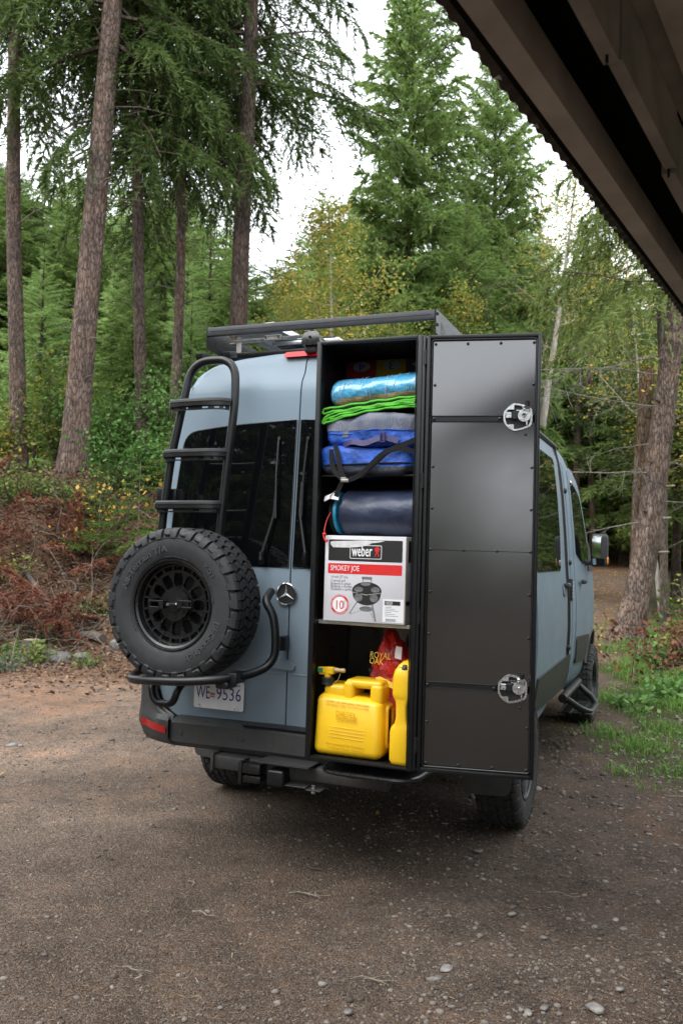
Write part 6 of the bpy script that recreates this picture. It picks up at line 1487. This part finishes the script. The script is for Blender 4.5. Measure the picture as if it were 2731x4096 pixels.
    # far pale trunks by the end of the track
    for i, (u, v, r, h) in enumerate([(9.0, 33.5, .16, 9), (9.95, 34, .14, 9), (11.8, 36, .17, 9), (7.8, 36, .15, 9), (13.4, 35, .15, 9)]):
        x, y, z = gz(u, v); T = thing('far_fir', ('bare pale trunk straight above the end of the track, right of the mirror', 'second bare trunk from the mirror above the end of the track', 'bare trunk farther right above the track, behind the leaning fir', 'dim trunk just above the door mirror', 'dim bare trunk behind the thin mottled stem')[i], 'tree', (x, y, z-.1), 'bare trunks at the end of the track')
        lobj('trunk', trunk_geo(h, r, r*.6, lean_uv(.03*((-1)**i)), 0, 9, 12, i, .2), M['bark_fir'], T)
        tr = [apply(P_mid[k % 4], branch_M(k*2.4, -.2, 2.2, 0, Vector((0, 0, 4.2+.28*k)))) for k in range(16)]
        tri_obj('crown', np.concatenate(tr), M['fol_dark'], T)
M['thin_branch'] = pmat('lichen_grey_branch', (.20, .18, .155), .9, 0, .3, 18)
right_trees()

# ---- bank: dead red fir, saplings, shrubs, stump, rocks, low plants
def bank_things():
    rg = np.random.default_rng(61)
    def P3(u, v, dz=0.): x, y, z = gz(u, v); return Vector((x, y, z+dz))
    base = P3(-3.30, 12.15, .12); top = P3(-5.75, 14.6, .55)
    T = thing('fallen_fir', 'fallen dead fir with rust red needles lying across the left bank', 'fallen tree', base)
    n = 10; pts = [P3(-3.30-1.75*i/n, 12.15+1.6*i/n, .07+.02*math.sin(i*1.3))-base for i in range(n+1)]
    lobj('log', tube(pts, [.066*(1-.45*i/n) for i in range(n+1)], 10), M['deadwood'], T)
    tr = []; gs = []
    for k in range(66):
        u = -3.7-rg.random()**.8*3.6; v = 12.0+1.3*rg.random()+.85*(-u-3.4)*rg.random()**.8; p = P3(u, v, .06+.45*rg.random()**1.5)-base
        az = rg.random()*6.28; L = .55+.65*rg.random(); Mx = branch_M(az, .1+.5*rg.standard_normal(), L, rg.normal(0, .6), p)
        tr.append(apply(P_lite[k % 4], Mx))
        if k % 2 == 0:
            for ln in twig_lines(rg, 5): gs.append(tube([Mx @ Vector(q) for q in ln], [.006*L, .004*L, .0022*L][:len(ln)] if len(ln) == 3 else [.013*L, .010*L, .008*L, .006*L, .004*L, .002*L], 4, caps=False))
    sp = tri_obj('dead_needles', np.concatenate(tr), M['fol_dead'], T)
    lobj('dead_branches', join(*gs), M['twig'], T)
    # brushwood: grey dead branches over the bank
    for j, (u0, v0, lab) in enumerate([(-5.9, 13.8, 'tangle of bare grey twigs at the top left of the bank'), (-4.6, 13.0, 'arching bare grey twigs in front of the leaning fir'), (-3.5, 13.6, 'loose dead grey branches right of the fallen red fir')]):
        b0 = P3(u0, v0); T2 = thing('brushwood', lab, 'dead branches', b0, 'dead branches on the bank'); g = []
        for k in range(26):
            p = P3(u0+rg.normal(0, .75), v0+rg.normal(0, .5), .02)-b0; d = Vector(rg.normal(0, 1, 3)); d.z = abs(d.z)*.55; d.normalize(); L = .5+.9*rg.random(); pts = [p]
            for i in range(6): d = (d+Vector(rg.normal(0, .25, 3))+Vector((0, 0, -.12))).normalized(); p = p+d*L/6; pts.append(p)
            g.append(tube(pts, [.010*(1-.8*i/6) for i in range(7)], 4, caps=False))
            for s in range(4): q = pts[1+rg.integers(5)]; e = q+Vector(rg.normal(0, .2, 3)); g.append(tube([q, e], [.004, .0015], 3, caps=False))
        lobj('branches', join(*g), M['twig'], T2)['kind'] = 'stuff'
    for j, (u0, v0, lab) in enumerate([(-5.2, 12.6, 'thin grey dead twigs low on the bank at the left edge'), (-4.0, 12.3, 'thin grey dead twigs over the red fir boughs'), (-6.4, 14.8, 'grey dead twigs below the far left trunk')]):
        b0 = P3(u0, v0); T2 = thing('brushwood', lab, 'dead branches', b0, 'dead branches on the bank'); g = []
        for k in range(34):
            p = P3(u0+rg.normal(0, .8), v0+rg.normal(0, .5), .04)-b0; d = Vector(rg.normal(0, 1, 3)); d.z = abs(d.z)*.7; d.normalize(); L = .4+.7*rg.random(); pts = [p]
            for i in range(6): d = (d+Vector(rg.normal(0, .3, 3))+Vector((0, 0, -.10))).normalized(); p = p+d*L/6; pts.append(p)
            g.append(tube(pts, [.0065*(1-.8*i/6) for i in range(7)], 4, caps=False))
            for s in range(4): q = pts[1+rg.integers(5)]; e = q+Vector(rg.normal(0, .16, 3)); g.append(tube([q, e], [.003, .0012], 3, caps=False))
        lobj('branches', join(*g), M['twig'], T2)['kind'] = 'stuff'
    # light green saplings right of the red heap
    for j, (u, v, h, lab) in enumerate([(-3.15, 13.3, 1.9, 'pale green fir sapling with drooping sprays beside the spare wheel'), (-2.75, 14.6, 1.5, 'small fir sapling behind the ladder foot'), (-3.95, 14.0, 1.3, 'low pale fir sapling in front of the thin dark trunk')]):
        x, y, z = gz(u, v); T2 = thing('fir_sapling', lab, 'sapling', (x, y, z), 'fir saplings on the bank'); tr = []
        for k in range(22): zz = h*(.25+.73*k/22); tr.append(apply(P_lite[k % 4], branch_M(k*2.4+rg.normal(0, .3), -.02, .62*h*(1.05-.8*k/22)*.7, 0, Vector((0, 0, zz)))))
        tri_obj('needles', np.concatenate(tr), M['fol_sap'], T2); lobj('stem', tube([(0, 0, -.05), (.02, .01, h*.5), (0, .03, h)], [.014, .010, .004], 6), M['twig'], T2)
    # leafy shrubs
    def shrub(u, v, h, w, mat, nl, ls, lab, cat='shrub', seed=0, name='shrub', group=None, stems=9, bark='twig_dark', dens=.10):
        r2 = np.random.default_rng(100+seed); x, y, z = gz(u, v); T2 = thing(name, lab, cat, (x, y, z), group); segs = []; tips = []
        for i in range(stems):
            a = i*2.4; d = Vector((math.cos(a)*w/h, math.sin(a)*w/h, .9)); grow(r2, (.05*math.cos(a), .05*math.sin(a), 0), d, h*.62, .010+.006*h, 1, segs, tips, .6, .25)
        lobj('stems', join(*segs), M[bark], T2); q = leaf_cloud(r2, np.array(tips), nl, dens*h**.5, ls); q[..., 2] = np.maximum(q[..., 2], .01); tri_obj('leaves', q, M[mat], T2, 4)
    S_ = [(-3.75, 15.6, 1.5, .9, 'leaf_green', 2600, .042, 'dense dark green shrub at the foot of the thin trunks left of the ladder'),
          (-3.2, 17.4, 2.3, .9, 'leaf_green', 3200, .042, 'taller bright green shrub rising behind the van ladder'),
          (-5.0, 18.2, 1.9, 1.1, 'leaf_green', 3200, .045, 'green shrub between the leaning fir and the thin dark fir'),
          (-6.1, 18.5, 2.6, 1.1, 'leaf_mixed', 3600, .048, 'tall green and yellow shrub between the two left fir trunks'),
          (-7.3, 17.5, 1.7, 1.0, 'leaf_mixed', 2600, .045, 'yellowing shrub at the left edge of the bank'),
          (-5.75, 15.2, .85, .8, 'leaf_mixed', 1100, .032, 'thin yellow green shrub in front of the left fir trunk'),
          (-4.55, 15.0, .9, .8, 'leaf_mixed', 900, .032, 'low yellowing shrub at the foot of the leaning fir'),
          (-3.85, 14.7, 1.15, .75, 'leaf_gold', 200, .044, 'golden leaved sprig in front of the thin dark trunk'),
          (-4.35, 14.4, .65, .6, 'leaf_gold', 150, .036, 'small golden leaved shrub low on the bank'),
          (-2.0, 19, 2.2, 1.1, 'leaf_green', 2800, .045, 'green shrub behind the roof rack corner'),
          (-6.3, 13.6, .45, .5, 'leaf_mixed', 350, .03, 'little yellow leaved plant at the far left of the bank'), (-3.6, 13.0, .5, .6, 'leaf_mixed', 320, .026, 'sparse yellow green shrub in the red boughs near the tyre'), (-5.2, 13.6, .55, .6, 'leaf_mixed', 340, .028, 'sparse green shrub among the red boughs below the leaning fir'), (-4.4, 12.7, .4, .5, 'leaf_sage', 260, .024, 'grey green shrub above the stump')]
    for i, (u, v, h, w, mt, nl, ls, lab) in enumerate(S_): shrub(u, v, h, w, mt, nl, ls, lab, 'shrub', i, 'shrub', 'shrubs on the bank')
    Pl = [(-4.1, 11.75, .34, .30, 'leaf_mixed', 260, .036, 'yellow green seedling beside the stump'), (-4.55, 11.9, .30, .3, 'leaf_mixed', 180, .034, 'yellowing seedling left of the stump'), (-4.35, 11.25, .30, .5, 'leaf_sage', 420, .022, 'grey green low plant near the left edge of the track'), (-4.75, 11.0, .32, .55, 'leaf_sage', 520, .022, 'grey green low plant at the left edge of the picture'), (-3.35, 11.55, .22, .3, 'leaf_mixed', 150, .026, 'small green plant left of the spare wheel'), (-3.0, 12.6, .35, .4, 'leaf_mixed', 200, .028, 'yellowish plant just left of the tyre'), (-5.0, 12.2, .35, .4, 'leaf_mixed', 200, .03, 'sparse plant on the bare earth at the left edge')]
    for i, (u, v, h, w, mt, nl, ls, lab) in enumerate(Pl): shrub(u, v, h, w, mt, nl, ls, lab, 'plant', 30+i, 'low_plant', 'low plants at the foot of the bank', 7, 'twig', .13)
    R_ = [(4.55, 11.9, .5, .75, 'leaf_green', 420, .045, 'green leafy plants under the brown fern heap'), (3.75, 9.7, .28, .5, 'leaf_green', 420, .040, 'broad leaved green plants in the grass by the front wheel'), (4.15, 9.9, .30, .55, 'leaf_green', 420, .042, 'patch of bright green leaves below the brown bough'), (3.2, 9.4, .22, .4, 'leaf_green', 240, .036, 'small green plants right beside the front tyre'), (5.3, 12.6, .8, .7, 'leaf_mixed', 600, .04, 'yellow green shrub at the foot of the thin stem'), (3.6, 13.2, .5, .5, 'leaf_mixed', 300, .03, 'green weeds at the left foot of the leaning fir'), (4.6, 9.1, .5, .5, 'leaf_green', 360, .05, 'large leaved plant at the right edge of the grass'), (6.2, 14, 1.2, .9, 'leaf_mixed', 1200, .04, 'mixed undergrowth shrub at the right edge'), (2.75, 5.35, .06, .10, 'leaf_green', 16, .032, 'single small green weed on the bare ground at the right')]
    for i, (u, v, h, w, mt, nl, ls, lab) in enumerate(R_): shrub(u, v, h, w, mt, nl, ls, lab, 'plant', 60+i, 'leafy_plant', 'plants on the right verge', 7, 'twig', .14 if h > .1 else .05)
    # brown dead bough on the right verge
    x, y, z = gz(4.45, 11.4); T2 = thing('dead_bough', 'brown withered leafy bough heaped beside the leaning fir', 'dead branches', (x, y, z)); segs = []; tips = []
    for k in range(12):
        d = Vector((*lean_uv(rg.normal(.15, .9), rg.normal(-.2, .5)), .55)); grow(rg, (*lean_uv(rg.normal(.2, .45), rg.normal(0, .3)), .05), d, .62, .010, 1, segs, tips, .6, -.1)
    lobj('branches', join(*segs), M['twig'], T2)['kind'] = 'stuff'; q = leaf_cloud(rg, np.array(tips), 2600, .11, .032, .1); q[..., 2] = np.maximum(q[..., 2], .01); tri_obj('withered_leaves', q, M['fol_brown'], T2, 4)
    # stump and rocks
    x, y, z = gz(-4.28, 12.15); T2 = thing('tree_stump', 'old sawn stump low on the left bank', 'stump', (x, y, z))
    part('stump_side', xf(trunk_geo(.26, .13, .115, (0, 0), 0, 16, 5, 1., .35, -.1), Matrix.Translation((x, y, z))), M['deadwood'], T2); part('cut_face', xf(xf(disc((0, 0), .112, 0, .006, 20), Matrix.Rotation(math.pi/2, 4, 'X')), Matrix.Translation((x, y, z+.265))), M['cut_wood'], T2)
    def rock(u, v, sx, sy, sz, lab, m='stone', name='rock', cat='rock', group=None, seed=0, sink=.35):
        x, y, z = gz(u, v); g = superbox(0, 0, 0, sx, sy, sz, .85, 20, 12, .22*min(sx, sy), 2.2/max(sx, sy)*.6, seed)
        g = ([(a+x, b+y, c+z+sz*(1-2*sink)) for a, b, c in g[0]], g[1]); o = part(name, g, M[m], None, ang=55); tag(o, lab, cat, group)
    for i, (u, v, s, lab) in enumerate([(-4.02, 12.05, .20, 'grey rock with moss just below the stump'), (-3.83, 11.95, .16, 'angular pale rock right of the mossy rock'), (-3.5, 11.9, .12, 'small grey rock nearest the spare wheel on the bank foot'), (-4.6, 11.55, .17, 'rounded grey rock at the left picture edge'), (-4.47, 11.4, .07, 'small pale rock beside the edge boulder'), (-3.0, 12.0, .14, 'rock half hidden behind the spare tyre')]):
        rock(u, v, s, s*.8, s*.62, lab, 'stone', group='rocks at the foot of the bank', seed=i)
    return rock
rock = bank_things()

# ---- gravel, needles and sticks on the ground (nobody could count them)
def litter():
    rg = np.random.default_rng(71)
    ico = bmesh.new(); bmesh.ops.create_icosphere(ico, subdivisions=1, radius=1); IV = np.array([v.co[:] for v in ico.verts]); ico.verts.index_update(); IF = np.array([[v.index for v in f.verts] for f in ico.faces]); ico.free()
    def scatter(n, f):
        out = []
        while sum(len(o) for o in out) < n:
            v = 2.6+rg.random(n*2)**1.7*9.5; u = (rg.random(n*2)*2-1)*(.45*v+.3); k = f(u, v); out.append(np.stack([u, v], 1)[rg.random(n*2) < k])
        return np.concatenate(out)[:n]
    def place(uv):
        x = CAM.x+_a.x*uv[:, 1]+_r.x*uv[:, 0]; y = CAM.y+_a.y*uv[:, 1]+_r.y*uv[:, 0]; return x, y, height(x, y)+.012*np.sin(x*7.1+2*np.sin(y*3))*np.sin(y*6.3)
    # pebbles
    n = 19000; uv = scatter(n, lambda u, v: np.clip(.28+.5*np.clip(u+.6, 0, 1.2)+.15*(v < 4), 0, 1)*np.clip((11-v)/4, 0, 1)); x, y, z = place(uv)
    s = .0030+.0050*rg.random(n)**2.5+(.011*rg.random(n))*(rg.random(n) < .06+.09*np.clip(uv[:, 0]+.4, 0, 1)); s *= np.clip(uv[:, 1]/4, 1, 2)
    sh = np.stack([s*(.8+.6*rg.random(n)), s*(.7+.4*rg.random(n)), s*(.4+.3*rg.random(n))], 1); rot = rg.random(n)*6.28
    P = IV[None]*sh[:, None, :]*(1+.16*rg.standard_normal((n, len(IV), 1))); P = rotz(P, rot[:, None]); P += np.stack([x, y, z+s*.12], 1)[:, None, :]
    V = P.reshape(-1, 3).astype(np.float32); F = (IF[None]+(np.arange(n)*len(IV))[:, None, None]).reshape(-1, 3).astype(np.int32)
    me = bpy.data.meshes.new('gravel'); me.vertices.add(len(V)); me.vertices.foreach_set('co', V.reshape(-1)); me.loops.add(F.size); me.loops.foreach_set('vertex_index', F.reshape(-1)); me.polygons.add(len(F)); me.polygons.foreach_set('loop_start', np.arange(0, F.size, 3, dtype=np.int32)); me.polygons.foreach_set('use_smooth', [True]*len(F)); me.update(calc_edges=True)
    gm = leaf_mat('gravel_stones', [(.1, (.06, .048, .04)), (.4, (.13, .107, .09)), (.72, (.19, .165, .142)), (.95, (.30, .28, .25))], 0, 3, .85, .25); me.materials.append(gm)
    o = bpy.data.objects.new('gravel', me); S.collection.objects.link(o); tag(o, kind='stuff')
    # needles and bark flakes
    n = 24000; uv = scatter(n, lambda u, v: np.clip(.55+.12*np.sin(u*2.1+v)+.18*np.sin(v*1.7-u*3.1), .1, 1)); x, y, z = place(uv)
    L = (.008+.013*rg.random(n))*np.clip(uv[:, 1]/4.5, 1, 2.2); Wd = .0009*np.clip(uv[:, 1]/3.5, 1, 3); Wd = Wd*(1+1.8*(rg.random(n) < .05)); a = rg.random(n)*6.28
    d = np.stack([np.cos(a), np.sin(a), rg.normal(0, .10, n)], 1); w = np.stack([-np.sin(a), np.cos(a), np.zeros(n)], 1); c = np.stack([x, y, z+.004], 1)
    Q = np.stack([c-d*L[:, None]-w*Wd[:, None], c+d*L[:, None]*.9-w*Wd[:, None]*.4, c+d*L[:, None]+w*Wd[:, None]*.5, c-d*L[:, None]*.8+w*Wd[:, None]], 1)
    nm = leaf_mat('fallen_needles', [(.1, (.07, .036, .021)), (.4, (.15, .083, .047)), (.7, (.245, .155, .088)), (.93, (.40, .31, .20))], .1, 1.5, .8, .2)
    tag(tri_obj('fallen_needles', Q, nm, None, 4), kind='stuff')
    # litter on the bank: leaves, flakes, twigs
    n = 38000; v = 9.0+8.6*rg.random(n)**.5; u = -8.5+7.5*rg.random(n); uv = np.stack([u, v], 1); x, y, z = place(uv)
    q = leaf_cloud(rg, np.stack([x, y, z+.03], 1)[:1], n, 0, .028, 1.2); q += (np.stack([x, y, z+.025], 1)-np.array([x[0], y[0], z[0]+.03]))[:, None, :]
    bm_ = leaf_mat('bank_leaf_litter', [(.1, (.06, .030, .02)), (.4, (.13, .070, .045)), (.65, (.20, .125, .082)), (.85, (.28, .19, .11)), (.97, (.36, .33, .29))], .1, .8, .8, .3); tag(tri_obj('leaf_litter', q, bm_, None, 4), kind='stuff')
    g = []
    for k in range(700):
        u_ = -8+7*rg.random(); v_ = 11+6*rg.random(); X, Y, Z = gz(u_, v_); a = rg.random()*6.28; L = .12+.45*rg.random()**2; p = Vector((X, Y, Z+.03)); d = Vector((math.cos(a), math.sin(a), rg.normal(.05, .25))); g.append(tube([p, p+d*L*.5+Vector((0, 0, .02)), p+d*L], [.006, .0045, .002], 4, caps=False))
    o = lobj('bank_twigs', join(*g), M['twig'], None); tag(o, kind='stuff')
    # grass
    n = 26000; out = []
    U = 1.2+rg.random(n*6)*6.5; V_ = 5.0+rg.random(n*6)**1.2*12; m = grass_mask(U, V_)
    tuft = np.array([mnoise.noise(Vector((a*2.2, b*2.2, 5.))) for a, b in zip(U, V_)]); kp = rg.random(n*6) < m*np.clip(.35+1.6*tuft, .03, 1); U, V_, tuft = U[kp][:n], V_[kp][:n], tuft[kp][:n]; n = len(U)
    x, y, z = place(np.stack([U, V_], 1)); hgt = (.045+.13*rg.random(n)**1.5+.16*np.clip(tuft, 0, 1)+.10*np.clip((U-3.0), 0, 1))*np.clip((V_-4.6)/2, .3, 1)*.68; a = rg.random(n)*6.28; bend = hgt*(.3+.6*rg.random(n)); w = .0022+.0028*rg.random(n)
    t = np.stack([np.cos(a), np.sin(a), 0*a], 1); s_ = np.stack([-np.sin(a), np.cos(a), 0*a], 1); b = np.stack([x, y, z-.01], 1); up = np.array([0, 0, 1.])
    p1 = b+t*(bend*.30)[:, None]+up*(hgt*.62)[:, None]; p2 = b+t*bend[:, None]+up*(hgt*.92)[:, None]
    q = np.stack([b-s_*w[:, None], b+s_*w[:, None], p1+s_*(w*.8)[:, None], p1-s_*(w*.8)[:, None]], 1); q2 = np.stack([p1-s_*(w*.8)[:, None], p1+s_*(w*.8)[:, None], p2+s_*.0004, p2-s_*.0004], 1)
    tag(tri_obj('grass', np.concatenate([q, q2]), M['grass'], None, 4), kind='stuff')
    # low ground cover among the grass
    n = 5200; U = 1.6+rg.random(n*5)*6; V_ = 5.4+rg.random(n*5)*9; m = grass_mask(U, V_); kp = rg.random(n*5) < m; U, V_ = U[kp][:n], V_[kp][:n]; n = len(U); x, y, z = place(np.stack([U, V_], 1))
    c = np.stack([x, y, z+.02+.05*rg.random(n)], 1); q = leaf_cloud(rg, c[:1], n, 0, .020, 1.4); q += (c-c[0])[:, None, :]; tag(tri_obj('ground_cover', q, M['leaf_green'], None, 4), kind='stuff')
    # leaves fallen on the far track
    n = 900; V_ = 12+20*rg.random(n); U = .33*V_-2.2+rg.random(n)*2.4; x, y, z = place(np.stack([U, V_], 1)); c = np.stack([x, y, z+.02], 1); q = leaf_cloud(rg, c[:1], n, 0, .035, 3.); q += (c-c[0])[:, None, :]; tag(tri_obj('track_leaves', q, M['leaf_gold'], None, 4), kind='stuff')
litter()

# ---- single stones, sticks and leaves that show on the open ground
def pix(px, py):       # a point of the level yard, from its place in the photograph (2731 x 4096)
    d = _fw+_R*((px-1365.5)/3445.5)-_U*((py-2048)/3445.5); t = -CAM.z/d.z; p = CAM+d*t; return p.x, p.y
def singles():
    rg = np.random.default_rng(81)
    st = [(1783, 3890, .030, 'large pale flat stone in the lower middle of the open ground', 1), (1742, 3925, .026, 'tan flat stone touching the pale flat stone', 0), (2380, 4047, .034, 'largest grey flat stone near the bottom right corner', 1), (2110, 4070, .020, 'pinkish stone at the bottom edge, left of the largest grey stone', 1), (2175, 4045, .020, 'rough pale stone at the bottom edge beside the pinkish stone', 0), (2380, 3712, .018, 'small tan stone at the middle right of the open ground', 0), (2462, 3685, .020, 'bluish oval stone, upper of the two right hand slabs', 1), (2490, 3720, .018, 'thin grey slab just below the bluish oval stone', 0), (2045, 3660, .020, 'flat tan stone right of the middle ground', 1), (2175, 3755, .016, 'small pointed tan stone below the flat tan stone', 0), (1930, 3522, .020, 'grey stone in the cluster of stones behind the jug box', 1), (2000, 3530, .016, 'bluish stone at the right of the small stone cluster', 0), (1890, 3542, .013, 'whitish chip below the small stone cluster', 1), (1910, 3408, .022, 'long bluish stone under the open box door', 0), (2320, 3328, .022, 'pale rounded stone right of the rear tyre', 1), (2290, 3392, .015, 'small pale stone just below the rounded one', 0), (2060, 3480, .015, 'small grey stone below the rear wheel', 1), (1880, 3960, .014, 'small grey stone at the left of the flat pair', 0), (45, 2985, .055, 'flat grey stone far left on the track', 1), (2480, 3965, .016, 'pale small stone near the right edge', 1), (1390, 4060, .018, 'grey stone at the bottom edge left of centre', 0), (2590, 3310, .014, 'tiny brown stone near the right verge', 0), (1720, 3240, .020, 'half buried dark stone under the van', 0)]
    for i, (px, py, s, lab, m) in enumerate(st):
        x, y = pix(px, py); z = float(height(x, y)); g = superbox(0, 0, 0, s, s*.72, s*.32, .8, 18, 12, s*.30, 1.0/s*.5, i)
        r = Matrix.Rotation(rg.random()*3, 4, 'Z'); g = xf(g, Matrix.Translation((x, y, z+s*.03+.003)) @ r); o = part('stone', g, M['stone_light' if m else 'stone'], None, ang=60); tag(o, lab, 'stone', 'stones on the open ground')
    tw = [(1500, 3935, .17, .3, 'forked thin grey twig near the bottom centre'), (1470, 3620, .10, .6, 'short dark stick pair left of centre'), (765, 3535, .10, 2.4, 'pale bent twig at the left middle of the ground'), (405, 2815, .22, .4, 'dark forked stick lying on the track left of the van'), (1250, 3480, .13, 2.9, 'thin dark stick under the middle of the van tail'), (2250, 3585, .16, .1, 'straight brown stick on the right half of the ground'), (1240, 3585, .20, .3, 'long low stick below the jug side of the box'), (545, 3890, .12, .2, 'pale bark splinter at the bottom left'), (560, 3915, .06, 1.8, 'stubby pale stick beside the bark splinter'), (2670, 3990, .18, 2.9, 'dark stick entering from the bottom right edge'), (2690, 3190, .16, 3.0, 'brown stick on the right verge edge'), (60, 3210, .18, .2, 'pale splinter at the left picture edge'), (820, 3665, .12, .05, 'straight reddish stick in the left foreground')]
    for i, (px, py, L, a, lab) in enumerate(tw):
        x, y = pix(px, py); z = float(height(x, y)); T = Vector((x, y, z+.008)); d = Vector((math.cos(a), math.sin(a), 0)); n_ = Vector((-d.y, d.x, 0))
        pts = [T+d*L*(k/5-.5)+n_*.012*math.sin(k*1.7+i)+Vector((0, 0, .004*math.sin(k))) for k in range(6)]; g = [tube(pts, [.0034, .0036, .0032, .0028, .002, .0012], 6)]
        if i in (0, 1, 3, 6): g.append(tube([pts[2], pts[2]+d*L*.25+n_*L*.16, pts[2]+d*L*.42+n_*L*.2], [.002, .0016, .0008], 5)); g.append(tube([pts[3], pts[3]+d*L*.2-n_*L*.14], [.002, .0008], 5))
        o = part('fallen_stick', join(*g), M['twig_dark' if i in (1, 3, 4, 9) else 'twig'], None); tag(o, lab, 'stick', 'sticks on the open ground')
    lf = [(1510, 3010+250, .02, 'orange leaf on the shaded ground behind the van'), (340, 2700, .03, 'pale fallen leaf on the left track'), (205, 2840, .03, 'orange leaf left of the dark stick'), (10, 3097, .03, 'orange leaf at the left picture edge'), (2220, 3035, .025, 'bright yellow leaf right of the rear wheel'), (1330, 2990+290, .02, 'tan chip behind the spare wheel side'), (400, 3155, .022, 'small orange leaf on the left gravel'), (80, 2760, .03, 'yellow leaf beyond the track at the left'), (1560, 3340, .02, 'tan leaf chip near the step'), (430, 2765, .028, 'pale yellow leaf nearest the bumper corner')]
    for i, (px, py, s, lab) in enumerate(lf):
        x, y = pix(px, py); z = float(height(x, y)); q = leaf_cloud(rg, np.array([[x, y, z+.012]]), 1, 0, s, 2.)[0]
        m_ = q.mean(0)+np.array([0, 0, -.004]); V = [tuple(p) for p in q]+[tuple(m_)]
        o = part('fallen_leaf', (V, [(0, 1, 4), (1, 2, 4), (2, 3, 4), (3, 0, 4)]), M['fallen_leaf'], None, False); tag(o, lab, 'leaf', 'leaves on the open ground')
singles()
